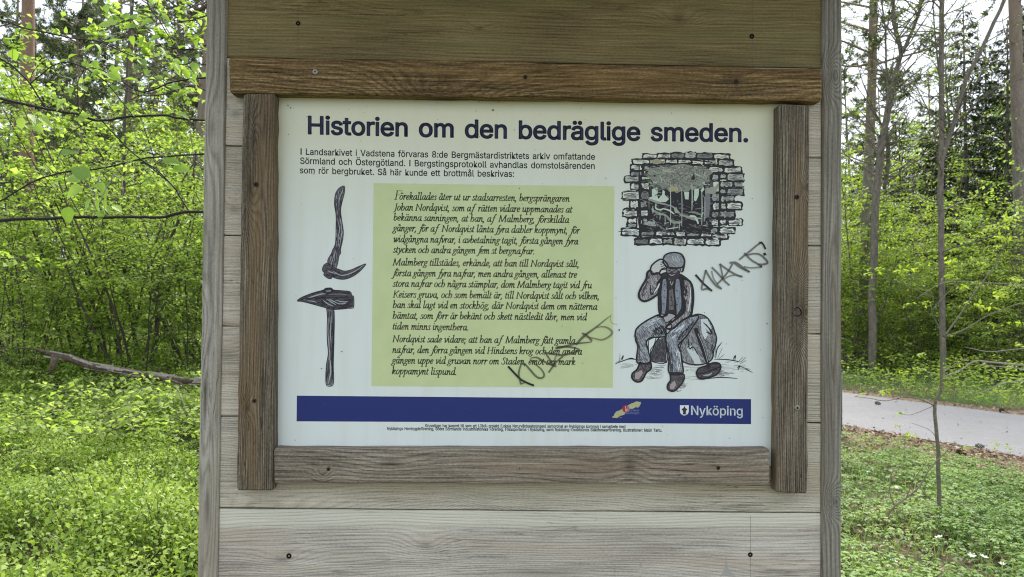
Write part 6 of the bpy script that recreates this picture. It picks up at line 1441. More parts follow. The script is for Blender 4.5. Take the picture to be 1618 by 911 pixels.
traced('alder_tree', 'forked grey tree with bare upper limbs against the sky, right of the straight pine', 'tree',
       [([(1378, 600), (1380, 420), (1386, 300), (1392, 230), (1400, 190), (1407, 145), (1412, 128)], .085, .066), ([(1408, 132), (1423, 85), (1414, 45), (1411, 5), (1418, -60)], .05, .035), ([(1420, 95), (1436, 60), (1452, 20), (1462, -30)], .045, .028), ([(1404, 150), (1400, 95), (1398, 40), (1390, -20)], .03, .015), ([(1398, 190), (1404, 240), (1398, 300)], .05, .04)],
       14.5, B_GREY, LEAFD, 34, (.8, 2.4), .05, 3, 11, twigs=5, min_f=.3)
traced('ash_tree', 'slim upright tree with knobbly bare twigs in the middle of the right-hand wood', 'tree',
       [([(1490, 600), (1488, 420), (1486, 286), (1488, 190), (1487, 100), (1489, 0), (1488, -60)], .062, .042), ([(1489, 165), (1483, 110), (1478, 60), (1474, 0)], .02, .012), ([(1486, 260), (1500, 215), (1511, 184), (1527, 125), (1554, 72), (1587, 0), (1600, -40)], .05, .03)],
       13.2, B_GREY, LEAFD, 30, (.7, 2.0), .05, 3, 12, twigs=5, min_f=.3)
traced('leaning_tree', 'thin dark tree rising behind the fallen log near the hazel', 'tree',
       [([(214, 545), (208, 500), (198, 440), (194, 350), (196, 260), (199, 150), (205, 60), (212, -30)], .036, .018), ([(214, 530), (222, 470), (238, 410), (258, 350), (285, 290), (312, 250)], .022, .012), ([(247, 540), (250, 470), (262, 400), (280, 352), (302, 290), (310, 240)], .03, .014)],
       10.6, B_HAZEL, LEAF, 16, (.5, 1.2), .055, 6, 13)
traced('leaning_tree', 'pair of bent dark stems crossing in front of the grey wood, far left', 'tree',
       [([(145, 560), (128, 500), (112, 430), (95, 370), (70, 300), (40, 250)], .022, .01), ([(168, 560), (150, 490), (120, 440), (80, 400), (30, 380)], .016, .008), ([(190, 560), (170, 500), (140, 420), (118, 360), (100, 310)], .018, .009)],
       10.0, B_HAZEL, LEAF, 14, (.4, 1.0), .055, 6, 14)
traced('pine_bough', 'curved bare brown pine bough at the top beside the left post', 'branch',
       [([(360, -22), (328, 8), (309, 18), (300, 35), (290, 52), (276, 68), (270, 82)], .026, .012), ([(303, 20), (290, 12), (276, 10), (262, 14)], .016, .008), ([(288, 54), (282, 62), (262, 72)], .01, .005)],
       6.5, B_LOG, NEEDLEP, 7, (.3, .7), .07, 6, 15, rootz=False, foliage='needles')

# ---- fallen log across the bilberries
P0 = [(-40, 553), (20, 549), (58, 552), (85, 559), (110, 566), (150, 577), (190, 584), (240, 593), (290, 599), (330, 603), (420, 612)]
LY = 8.0
t = thing('fallen_log', 'fallen rotting branch with peeling bark lying across the bilberry plants', 'fallen log', at(-40, 553, LY))
mb = MB(); rng = np.random.default_rng(5)
Q = []
for i, p in enumerate(P0):
    q = at(p[0], p[1], LY - i * .06); Q.append(Vector(q) + Vector(rng.normal(size=3) * .012))
mb.tube(Q, [.007, .008, .011, .036, .050, .047, .045, .042, .038, .034, .028], 10)
o = mb.build('log', [B_LOG], t, True, origin=t.location)
mb = MB(); mb.tube([at(88, 562, LY - .45), at(84, 575, LY - .5), at(79, 590, LY - .55)], [.045, .036, .018], 8)
mb.build('branch_stub', [B_LOG], t, True, origin=t.location)
mb = MB(); mb.tube([at(240, 592, LY - 1.1), at(285, 606, LY - 1.3), at(300, 620, LY - 1.4)], [.02, .014, .007], 6)
mb.build('side_twig', [B_LOG], t, True, origin=t.location)
mb = MB()
for i in range(34):
    f = rng.uniform(.3, .98); k = int(f * 10); q = Q[k].lerp(Q[min(k + 1, 10)], f * 10 - k)
    d = (Q[min(k + 1, 10)] - Q[k]).normalized(); l = rng.uniform(.08, .36); a = rng.uniform(-1.2, 1.2)
    off = Vector((0, -math.cos(a), math.sin(a))) * .049; wv = Vector((0, .005, .014))
    e = q + off
    mb.add([e - d * l / 2, e + d * l / 2, e + d * l / 2 + wv, e - d * l / 2 + wv], [(0, 1, 2, 3)])
mb.build('peeling_bark', [B_PALE], t, False, origin=t.location)['kind'] = 'stuff'
# pale forked stick by the left post, and grey dead sticks
for lab, paths, Y in (('pale forked dead stick among the bilberries beside the left post', [([(291, 640), (288, 652), (276, 662), (262, 674)], .006, .003), ([(290, 640), (300, 655), (313, 672)], .006, .003), ([(280, 612), (291, 640)], .006, .007)], 5.9),
                      ('short whitish dead stick hanging over the log on the left', [([(41, 477), (50, 497), (62, 515)], .016, .012)], 10.2),
                      ('thin pale dead stem arching over the bilberries in the lower left corner', [([(75, 843), (95, 858), (120, 885), (138, 911), (150, 940)], .003, .004)], 2.6)):
    traced('dead_stick', lab, 'stick', paths, Y, B_PALE, None, 0, rootz=False, dy=.02)

# ---- bilberry carpet: thousands of leafy sprigs on a hummocky slope
rng = np.random.default_rng(9)
def hum(x, y): return .10 * np.sin(x * 1.9 + .7 * y) * np.sin(y * 1.4 + 1) + .07 * np.sin(x * 4.1 - y * 2.2) + .05 * np.sin(x * 7 + y * 5.3)
def wedge(n, y0, y1, px0, px1, pw=1.0):
    """random ground points between two photograph columns, denser near"""
    u = rng.random(n); y = y0 + (y1 - y0) * u ** pw
    xa = np.array([at(px0, 500, 1.0).x, at(px0, 500, 20.0).x]); xb = np.array([at(px1, 500, 1.0).x, at(px1, 500, 20.0).x])
    fa_ = xa[0] + (xa[1] - xa[0]) * (y - 1) / 19; fb_ = xb[0] + (xb[1] - xb[0]) * (y - 1) / 19
    return fa_ + (fb_ - fa_) * rng.random(n), y
n = 13500
x, y = wedge(n, 1.2, 13.5, -110, 520, 1.35)
dens = np.sin(x * 3.3 + 1.1 * y + 1) * np.sin(y * 2.9 - x * 1.3) + .55 * np.sin(x * 7.1 - y * 3.7) * np.sin(y * 6.3 + x)
k_ = (dens > -.38) | (rng.random(n) < .16)
x, y, dens = x[k_], y[k_], dens[k_]; n = len(x)
z = np.array([hgt(a, b) for a, b in zip(x, y)])
H = .10 + .24 * np.clip(dens + .5, 0, 1.4) + hum(x, y) * 1.3 + rng.uniform(-.05, .07, n)
H = np.clip(H, .06, .66) * np.where((y > 5.2) & (y < 8.4), .62, 1)
K_ = 22
lean = rng.normal(size=(n, 2)) * .25
t_ = rng.random((n, K_)) ** .42
cx = x[:, None] + lean[:, :1] * t_ * H[:, None] + rng.normal(size=(n, K_)) * .036 * (.3 + t_)
cy = y[:, None] + lean[:, 1:] * t_ * H[:, None] + rng.normal(size=(n, K_)) * .036 * (.3 + t_)
cz = z[:, None] + H[:, None] * t_ + .0
C = np.stack([cx, cy, cz], -1).reshape(-1, 3)
D = unit(rng, len(C)) + np.array([0, 0, .25]); Nn = unit(rng, len(C)) * .55 + np.array([0, 0, 1.])
near = np.repeat(y, K_)
L_ = rng.uniform(.6, 1.15, len(C)) * np.where(near < 6, .033, .042)
patch = (np.sin(x * 2.1 + 2) * np.sin(y * 1.7) * .5 + .5)[:, None] * .3 + rng.normal(size=(n, 1)) * .14
tint = np.clip(rng.random((n, K_)) * .5 + patch + (t_ > .8) * .12, 0, 1).reshape(-1)
link('bilberry_carpet', quads_mesh('bilberry_carpet', leaf_quads(C, D, Nn, L_, L_ * .62, .15), LEAFB, tint))
tag(bpy.data.objects['bilberry_carpet'], 'dense bright green bilberry plants covering the ground left of the board', 'plants', kind='stuff')
mb = MB()
for i in rng.choice(n, 3500, replace=False):
    if y[i] > 7: continue
    mb.tube([(x[i], y[i], z[i] - .02), (x[i] + lean[i, 0] * H[i] * .5 + .01, y[i] + lean[i, 1] * H[i] * .5, z[i] + H[i] * .5), (x[i] + lean[i, 0] * H[i], y[i] + lean[i, 1] * H[i], z[i] + H[i])], .0016, 3, cap=False)
tag(mb.build('bilberry_stems', [B_HAZEL]), 'thin brown bilberry stems under the leaves left of the board', 'plant stems', kind='stuff')
# larger-leaved low plants between the bilberries and further into the wood
n = 7500
x, y = wedge(n, 6.0, 34, -110, 560, 1.1)
acc = []
for i in range(n):
    b = rng.uniform(0, 6.28); zz = hgt(x[i], y[i]) + rng.uniform(.12, 1.3 if y[i] > 13.5 else .5 if y[i] > 9 else .24)
    for q in range(5):
        a = b + q * 1.25
        acc.append((np.array((x[i] + rng.normal() * .05, y[i] + rng.normal() * .05, zz + rng.normal() * .05)), np.array((math.cos(a), math.sin(a), -.15)), np.array((0, 0, 1.)) + rng.normal(size=3) * .3, rng.uniform(.04, .085) * (1.25 if y[i] > 12 else 1), rng.uniform(.025, .05), rng.random() * .8 + .2))
link('undergrowth', leaves_mesh('undergrowth', acc, LEAF)); tag(bpy.data.objects['undergrowth'], 'loose leafy undergrowth spread under the hazels on the left', 'plants', kind='stuff')

# ---- right: anemone and herb carpet, litter, flowers
n = 11000
x, y = wedge(n, 1.6, 8.6, 1180, 1720, 1.15)
keep = y < np.array([ny(a) - .55 for a in x]); keep &= ~((np.sin(x * 3.1 + y) * np.sin(y * 2.3 - x) > .25) & (rng.random(n) < .8))
x, y = x[keep], y[keep]; acc = []
for i in range(len(x)):
    edge = ny(x[i]) - y[i]
    if edge < 3.0 and rng.random() > (edge - 1.9) / 1.4: continue
    b = rng.uniform(0, 6.28); hh = rng.uniform(.03, .16); zz = hgt(x[i], y[i]) + hh
    s = rng.uniform(.7, 1.25)
    for q in range(3):
        for w in (-.45, 0, .45):
            a = b + q * 2.09 + w
            acc.append((np.array((x[i] + .012 * math.cos(b + q * 2.09), y[i] + .012 * math.sin(b + q * 2.09), zz)), np.array((math.cos(a), math.sin(a), rng.uniform(-.25, .15))), np.array((0, 0, 1.)) + rng.normal(size=3) * .25, .040 * s * (1 if w == 0 else .8), .016 * s, np.clip(rng.normal(.5, .2) + .3 * math.sin(x[i] * 5 + 1) * math.sin(y[i] * 4), 0, 1)))
link('anemone_leaves', leaves_mesh('anemone_leaves', acc, LEAFG, .1, .6)); tag(bpy.data.objects['anemone_leaves'], 'low feathery green ground plants between the board and the path', 'plants', kind='stuff')
# grass blades
n = 5200
x, y = wedge(n, 1.8, 8.4, 1200, 1720, 1.1)
acc = [(np.array((x[i], y[i], hgt(x[i], y[i]))), np.array((rng.normal() * .5, rng.normal() * .5, 1)), rng.normal(size=3), rng.uniform(.07, .2), .006, rng.random()) for i in range(n) if y[i] < ny(x[i]) - 1.3 - rng.random() * 1.2]
n = 4200
x, y = wedge(n, 8, 17, 1250, 1720, 1.0)
acc += [(np.array((x[i], y[i], hgt(x[i], y[i]))), np.array((rng.normal() * .6, rng.normal() * .6, 1)), rng.normal(size=3), rng.uniform(.1, .26), .012, rng.random()) for i in range(n) if y[i] > fy(x[i]) + .75]
link('grass', leaves_mesh('grass', acc, LEAFG)); tag(bpy.data.objects['grass'], 'thin grass blades growing on both sides of the path', 'grass', kind='stuff')
# low plants beyond the path
n = 2300
x, y = wedge(n, 9.5, 22, 1150, 1720, 1.1); acc = []
for i in range(n):
    if y[i] < fy(x[i]) + .9: continue
    b = rng.uniform(0, 6.28); zz = hgt(x[i], y[i]) + rng.uniform(.05, .55) * min(1, (y[i] - fy(x[i])) / 2.5)
    for q in range(5):
        a = b + q * 1.25
        acc.append((np.array((x[i], y[i], zz)) + rng.normal(size=3) * .05, np.array((math.cos(a), math.sin(a), -.1)), np.array((0, 0, 1.)) + rng.normal(size=3) * .3, rng.uniform(.05, .1), rng.uniform(.03, .055), rng.random()))
link('undergrowth', leaves_mesh('undergrowth', acc, LEAFD)); tag(bpy.data.objects['undergrowth.001'], 'leafy undergrowth along the far side of the path', 'plants', kind='stuff')
# litter
LIT = leafmat('dead_leaves', [(0, (.07, .042, .025)), (.5, (.21, .135, .085)), (1, (.42, .30, .20))], .1)
acc = []
def lit(n, x, y, s0, s1, zf):
    for i in range(n):
        a = rng.uniform(0, 6.28)
        acc.append((np.array((x[i], y[i], zf(x[i], y[i]) + rng.uniform(.004, .02))), np.array((math.cos(a), math.sin(a), rng.normal() * .25)), np.array((0, 0, 1.)) + rng.normal(size=3) * .4, rng.uniform(s0, s1), rng.uniform(s0, s1) * .6, rng.random()))
x, y = wedge(11000, 6, 16, 1150, 1720)
off = np.array([min(abs(y[i] - ny(x[i]) + .75), abs(y[i] - fy(x[i]) - .5)) for i in range(len(x))]); k_ = off < .6
lit(k_.sum(), x[k_], y[k_], .03, .07, lambda a, b: -.010)
x, y = wedge(2500, 1.5, 8, 1180, 1720); k_ = y < ne[1] + ne[0] * x - .1; lit(k_.sum(), x[k_], y[k_], .03, .08, hgt)
x, y = wedge(3500, 1.8, 8, 1180, 1720); k_ = y < ne[1] + ne[0] * x - .1; lit(k_.sum(), x[k_], y[k_], .02, .05, lambda a, b: hgt(a, b) + .02)
x, y = wedge(16000, 3, 11, 1180, 1720); e_ = np.array([ny(a) for a in x]) - y; k_ = (e_ > -.08) & (e_ < 2.6); lit(k_.sum(), x[k_], y[k_], .02, .06, lambda a, b: -.012)
x, y = wedge(260, 6, 16, 1150, 1720); k_ = (y > np.array([ny(a) for a in x])) & (y < np.array([fy(a) for a in x])); lit(k_.sum(), x[k_], y[k_], .02, .05, lambda a, b: -.002)
x, y = wedge(3000, 1.2, 14, -110, 520); lit(3000, x, y, .03, .07, hgt)
link('leaf_litter', leaves_mesh('leaf_litter', acc, LIT)); tag(bpy.data.objects['leaf_litter'], 'brown fallen leaves and needles along the path edges', 'leaf litter', kind='stuff')

# white anemones: petals and stalk, each flower on its own
wf, nt, bs = newmat('petal_white'); bs.inputs['Base Color'].default_value = (.66, .68, .64, 1); bs.inputs['Roughness'].default_value = .6
yc, nt, bs = newmat('stamen_yellow'); bs.inputs['Base Color'].default_value = (.6, .5, .1, 1)
st_, nt, bs = newmat('flower_stalk'); bs.inputs['Base Color'].default_value = (.08, .12, .04, 1)
def flower():
    mb = MB(); w, c, s = mb.mat(wf), mb.mat(yc), mb.mat(st_)
    for q in range(6):
        a = q * math.pi / 3; d = Vector((math.cos(a), math.sin(a), .35)); sd_ = Vector((-math.sin(a), math.cos(a), 0))
        o = Vector((0, 0, .10))
        mb.add([o, o + d * .010 + sd_ * .006, o + d * .020 + sd_ * .004, o + d * .022, o + d * .020 - sd_ * .004, o + d * .010 - sd_ * .006], [(0, 1, 2, 3, 4, 5)], w)
    b = len(mb.v)
    for q in range(6): mb.v.append((.004 * math.cos(q * 1.047), .004 * math.sin(q * 1.047), .106))
    mb.f.append(tuple(range(b, b + 6))); mb.mi.append(c)
    mb.tube([(0, 0, 0), (.006, 0, .05), (0, 0, .10)], .0012, 4, s)
    return mb.mesh('white_anemone')
FM = flower()
fl_px = [(1373, 748, 1), (1390, 750, 1), (1397, 749, 1), (1350, 779, 1.1), (1411, 747, 1), (1412, 745, 1), (1419, 773, 1.1), (1455, 747, 1.2), (1473, 741, 1), (1507, 747, .9), (1550, 770, 1.2), (1563, 778, 1), (1574, 759, 1), (1588, 762, 1), (1384, 827, 1.2), (1393, 826, 1.2), (1494, 832, 1.4), (1496, 863, 1.4), (1526, 842, 1.6), (1529, 836, 1.2), (1533, 887, 1.3), (1547, 892, 1.3), (1408, 895, 1.2), (1383, 896, 1.1), (1465, 906, 1), (1581, 897, 1), (1480, 866, 1), (1422, 818, 1), (1440, 858, .9), (1503, 798, 1), (1600, 800, 1), (1345, 820, 1)]
for i, (px, py, s) in enumerate(fl_px):
    q = gp(px, py + 6, .03)
    row = 'white wood anemone among the green plants close to the path verge' if py < 790 else 'white wood anemone among the plants in the lower right corner'
    o = link('white_anemone', FM, None, (q.x, q.y, hgt(q.x, q.y)))
    o.rotation_euler = (R_.uniform(-.3, .6), R_.uniform(-.3, .3), R_.uniform(0, 6)); o.scale = (s * .78,) * 3
    tag(o, row, 'flower', 'anemones near the verge' if py < 790 else 'anemones in the lower right')

# pine cones and a pale stone by the path, an old log end on the far verge
cone = MB(); rngc = random.Random(4)
for i in range(7):
    z0 = .008 * i; r0 = .016 * math.sin(math.pi * (i + 1.2) / 9)
    for q in range(7):
        a = q * .898 + i * .45; d = Vector((math.cos(a), math.sin(a), 0)); s_ = Vector((-math.sin(a), math.cos(a), 0))
        o = Vector((0, 0, z0)); cone.add([o + d * r0 * .3, o + d * r0 * 1.2 + s_ * .006 + Vector((0, 0, .006)), o + d * r0 * 1.35 + Vector((0, 0, .010)), o + d * r0 * 1.2 - s_ * .006 + Vector((0, 0, .006))], [(0, 1, 2, 3)])
cm = cone.mesh('pine_cone', [B_LOG])
for px, py in ((1524, 719), (1527, 721), (1516, 716), (1392, 639), (1587, 650), (1541, 741), (1556, 708)):
    q = gp(px, py, .0); o = link('pine_cone', cm, None, (q.x, q.y, .014)); o.rotation_euler = (1.5, 0, R_.uniform(0, 6)); o.scale = (1.5,) * 3
    tag(o, 'small brown pine cone lying by the path', 'pine cone', 'pine cones by the path')
traced('dead_log', 'pale grey piece of dead wood on the far verge beside the right post', 'log', [([(1338, 597), (1352, 597), (1368, 599), (1382, 605)], .075, .04)], 14.2, B_PALE, None, 0, rootz=False, dy=0)

# ---- sapling in front of the path, with yellow-green leaf tufts
def tuft(seed, n=16, s=.035):
    rg = np.random.default_rng(seed); acc = []
    for i in range(n):
        D = rg.normal(size=3) * np.array([1, 1, .5]); D[2] -= .1
        acc.append((rg.normal(size=3) * np.array([.028, .02, .009]), D, np.array([0, 0, 1.]) + rg.normal(size=3) * .45, s * rg.uniform(.6, 1.2), s * .55, rg.uniform(.45, 1)))
    return leaves_mesh('leaf_tuft', acc, LEAFT)
LEAFT = leafmat('leaf_young', [(0, (.16, .25, .03)), (.5, (.28, .40, .045)), (1, (.42, .50, .07))], .45)
TF = [tuft(1), tuft(2, 12), tuft(3, 20)]
YS = 3.78
sap = traced('young_tree', 'slim young tree with grey-green trunk and sparse yellow leaf tufts before the path', 'tree',
   [([(1485, 836), (1484, 790), (1483, 740), (1480, 690), (1477, 641), (1487, 612), (1488, 570), (1491, 533)], 0.0168, 0.0086), ([(1491, 533), (1521, 491), (1540, 462), (1556, 441), (1573, 417), (1587, 385)], 0.0066, 0.0031), ([(1491, 533), (1525, 520), (1556, 501), (1590, 486), (1618, 478)], 0.0055, 0.0031),
    ([(1491, 533), (1480, 510), (1472, 490), (1475, 468)], 0.0039, 0.0023), ([(1472, 490), (1498, 462), (1518, 442)], 0.0031, 0.0016), ([(1475, 470), (1440, 455), (1400, 440), (1366, 442)], 0.0031, 0.0016), ([(1476, 641), (1456, 631), (1430, 627), (1399, 633), (1375, 629), (1350, 626)], 0.0043, 0.0017),
    ([(1477, 640), (1440, 655), (1420, 652)], 0.0023, 0.0012), ([(1487, 700), (1500, 699), (1530, 705), (1560, 703)], 0.0023, 0.0014), ([(1484, 700), (1470, 680), (1440, 668)], 0.0023, 0.0012), ([(1488, 590), (1510, 575), (1530, 565)], 0.0047, 0.0023), ([(1482, 740), (1440, 730), (1410, 747)], 0.0020, 0.0009),
    ([(1484, 780), (1500, 790), (1530, 798), (1580, 785), (1618, 783)], 0.0027, 0.0014), ([(1475, 470), (1450, 445), (1432, 432)], 0.0023, 0.0014), ([(1486, 610), (1462, 590), (1446, 585)], 0.0027, 0.0016)],
   YS, B_SAP, None, 0, dy=.05)
for px, py, k, s in [(1430, 427, 2, 1.3), (1456, 416, 1, 1), (1503, 412, 2, 1.2), (1500, 436, 1, 1), (1498, 435, 1, .8), (1520, 453, 0, 1.1), (1553, 484, 2, 1.3), (1528, 478, 1, .9), (1375, 432, 1, 1), (1385, 425, 1, 1), (1580, 467, 2, 1.2), (1590, 463, 1, 1), (1602, 440, 0, 1.1), (1585, 375, 2, 1.2), (1588, 358, 0, 1.1), (1592, 344, 2, 1.2), (1577, 390, 1, .9), (1460, 478, 1, .9), (1436, 480, 1, .8), (1397, 620, 0, 1.1), (1404, 616, 1, 1), (1422, 652, 1, .9), (1438, 688, 2, .9), (1530, 706, 0, .8), (1576, 702, 1, .9), (1596, 708, 1, .7), (1424, 588, 0, 1.1), (1455, 583, 1, .9), (1548, 415, 1, .8), (1513, 575, 1, .8), (1455, 560, 1, 1), (1500, 530, 1, .7), (1610, 510, 0, 1.1), (1570, 512, 1, .9), (1610, 545, 1, 1), (1362, 622, 1, .7), (1420, 672, 1, .7)]:
    o = link('leaf_tuft', TF[k], sap, Vector(at(px, py, YS + R_.uniform(-.06, .06))) - sap.location); o.rotation_euler = (R_.uniform(-.2, .2), R_.uniform(-.2, .2), R_.uniform(0, 6.28)); o.scale = (s * .85,) * 3; o['kind'] = 'stuff'
traced('dead_stick', 'bare branching brown stick rising from the ground plants left of the young tree', 'stick',
   [([(1389, 843), (1399, 820), (1414, 799), (1432, 786), (1453, 768), (1464, 748), (1480, 728), (1496, 712), (1510, 697)], .009, .003), ([(1414, 799), (1406, 778), (1408, 752), (1414, 740), (1427, 730), (1430, 710)], .005, .002), ([(1432, 786), (1446, 755), (1460, 735), (1466, 722)], .004, .0015), ([(1416, 808), (1426, 806)], .003, .0015), ([(1453, 768), (1470, 790), (1500, 797)], .0025, .0015), ([(1414, 742), (1406, 746)], .002, .001)],
   3.7, bark('brown_stick_bark', (.09, .06, .045), (.20, .145, .11), (.34, .27, .22), 60, 1, None, .002), None, 0, dy=.1)
traced('dead_branch', 'whitish dead branch reaching in from the right edge above the path', 'branch',
   [([(1640, 579), (1600, 575), (1565, 572), (1540, 570), (1520, 583), (1493, 594)], .012, .007), ([(1640, 585), (1590, 580), (1545, 576)], .007, .004), ([(1640, 548), (1618, 550), (1590, 553), (1560, 555), (1525, 548)], .006, .003), ([(1618, 450), (1570, 447), (1530, 445), (1490, 446), (1450, 470)], .005, .003), ([(1640, 600), (1590, 604), (1562, 615), (1535, 624)], .008, .003), ([(1500, 596), (1460, 585), (1440, 578)], .005, .002)],
   7.4, B_PALE, None, 0, rootz=False, dy=.1)
# leafy bough entering from the right edge
traced('leafy_bough', 'leafy green bough reaching in at the right edge of the photo', 'branch',
   [([(1680, 330), (1640, 338), (1605, 345), (1570, 352), (1548, 360)], .01, .004), ([(1680, 290), (1630, 285), (1600, 300), (1575, 318)], .008, .003)], 7.8, B_GREY, LEAF, 11, (.3, .7), .06, 7, 19, rootz=False, twigs=3)

# ---- grey-green steel post behind the board, at the near edge of the path
gpm, nt, bs = newmat('green_grey_paint')
tc = N(nt, 'ShaderNodeTexCoord'); nz = noise(nt, tc.outputs['Object'], 30, 4, .7)
nt.links.new(ramp(nt, nz, [(.3, (.055, .075, .07)), (.7, (.10, .13, .125))]), bs.inputs['Base Color']); bs.inputs['Roughness'].default_value = .6
q = gp(1324.5, 690); mb = MB()
t = thing('steel_post', 'slim grey-green steel post just showing past the lower right side of the board', 'post', (q.x, q.y, 0))
mb.tube([(0, 0, -.1), (0, 0, .42), (0, 0, .75)], [.042, .042, .042], 16); mb.build('pole', [gpm], t, True)
mb = MB(); mb.tube([(0, 0, .75), (0, 0, .77), (0, 0, .785)], [.045, .045, .02], 16); mb.build('cap', [gpm], t, True)
mb = MB(); mb.tube([(0, 0, -.02), (0, 0, .06)], [.07, .065], 16); mb.build('footing', [rmat], t, True)

# ---- overhanging branches close behind the left post, every leaf a piece of its own
def bigleaf(seed):
    rg = random.Random(seed)
    mb = MB(); n = 9; L_ = 1.0; curl = rg.uniform(.05, .35); fold = rg.uniform(.1, .5)
    for i in range(n + 1):
        t = i / n; w = .40 * (math.sin(math.pi * t ** .75)) ** .8 * (1 - .25 * t) 
        zc = -curl * t * t
        mb.v += [(t * L_, w, zc + fold * w), (t * L_, 0, zc), (t * L_, -w, zc + fold * w)]
    for i in range(n):
        b = 3 * i
        mb.f += [(b, b + 3, b + 4, b + 1), (b + 1, b + 4, b + 5, b + 2)]; mb.mi += [0, 0]
    return mb
def bigleafmat():
    m, nt, bs = newmat('leaf_close')
    oi = N(nt, 'ShaderNodeObjectInfo'); tc = N(nt, 'ShaderNodeTexCoord')
    sp = N(nt, 'ShaderNodeSeparateXYZ'); nt.links.new(tc.outputs['Object'], sp.inputs[0])
    v = math_(nt, 'SUBTRACT', sp.outputs[0], math_(nt, 'MULTIPLY', math_(nt, 'ABSOLUTE', sp.outputs[1]), .8))
    vein = math_(nt, 'POWER', math_(nt, 'MULTIPLY_ADD', math_(nt, 'SINE', math_(nt, 'MULTIPLY', v, 46)), .5, .5), 6)
    mid = math_(nt, 'LESS_THAN', math_(nt, 'ABSOLUTE', sp.outputs[1]), .018)
    c = ramp(nt, oi.outputs['Random'], [(0, (.14, .25, .05)), (.5, (.24, .38, .06)), (1, (.36, .50, .09))])
    c = mix(nt, math_(nt, 'MULTIPLY', math_(nt, 'MAXIMUM', vein, mid), .22), c, (.32, .44, .12))
    nt.links.new(c, bs.inputs['Base Color']); bs.inputs['Roughness'].default_value = .4
    tr = N(nt, 'ShaderNodeBsdfTranslucent'); nt.links.new(mix(nt, 1, c, (1.3, 1.35, .6), 'MULTIPLY'), tr.inputs[0])
    ms = N(nt, 'ShaderNodeMixShader'); ms.inputs[0].default_value = .5
    nt.links.new(bs.outputs[0], ms.inputs[1]); nt.links.new(tr.outputs[0], ms.inputs[2]); nt.links.new(ms.outputs[0], nt.nodes['Material Output'].inputs[0])
    bump(nt, vein, .25, .004, bs)
    return m
BLM = bigleafmat(); BL = [bigleaf(i).mesh('leaf', [BLM], True) for i in range(5)]
z4 = (0, 0, 3.0361)
def c1(l): return [(x / 3.0361, y / 3.0361) for x, y in l]
def c2(l): return [(x / 3.0361, 250 + y / 3.0361) for x, y in l]
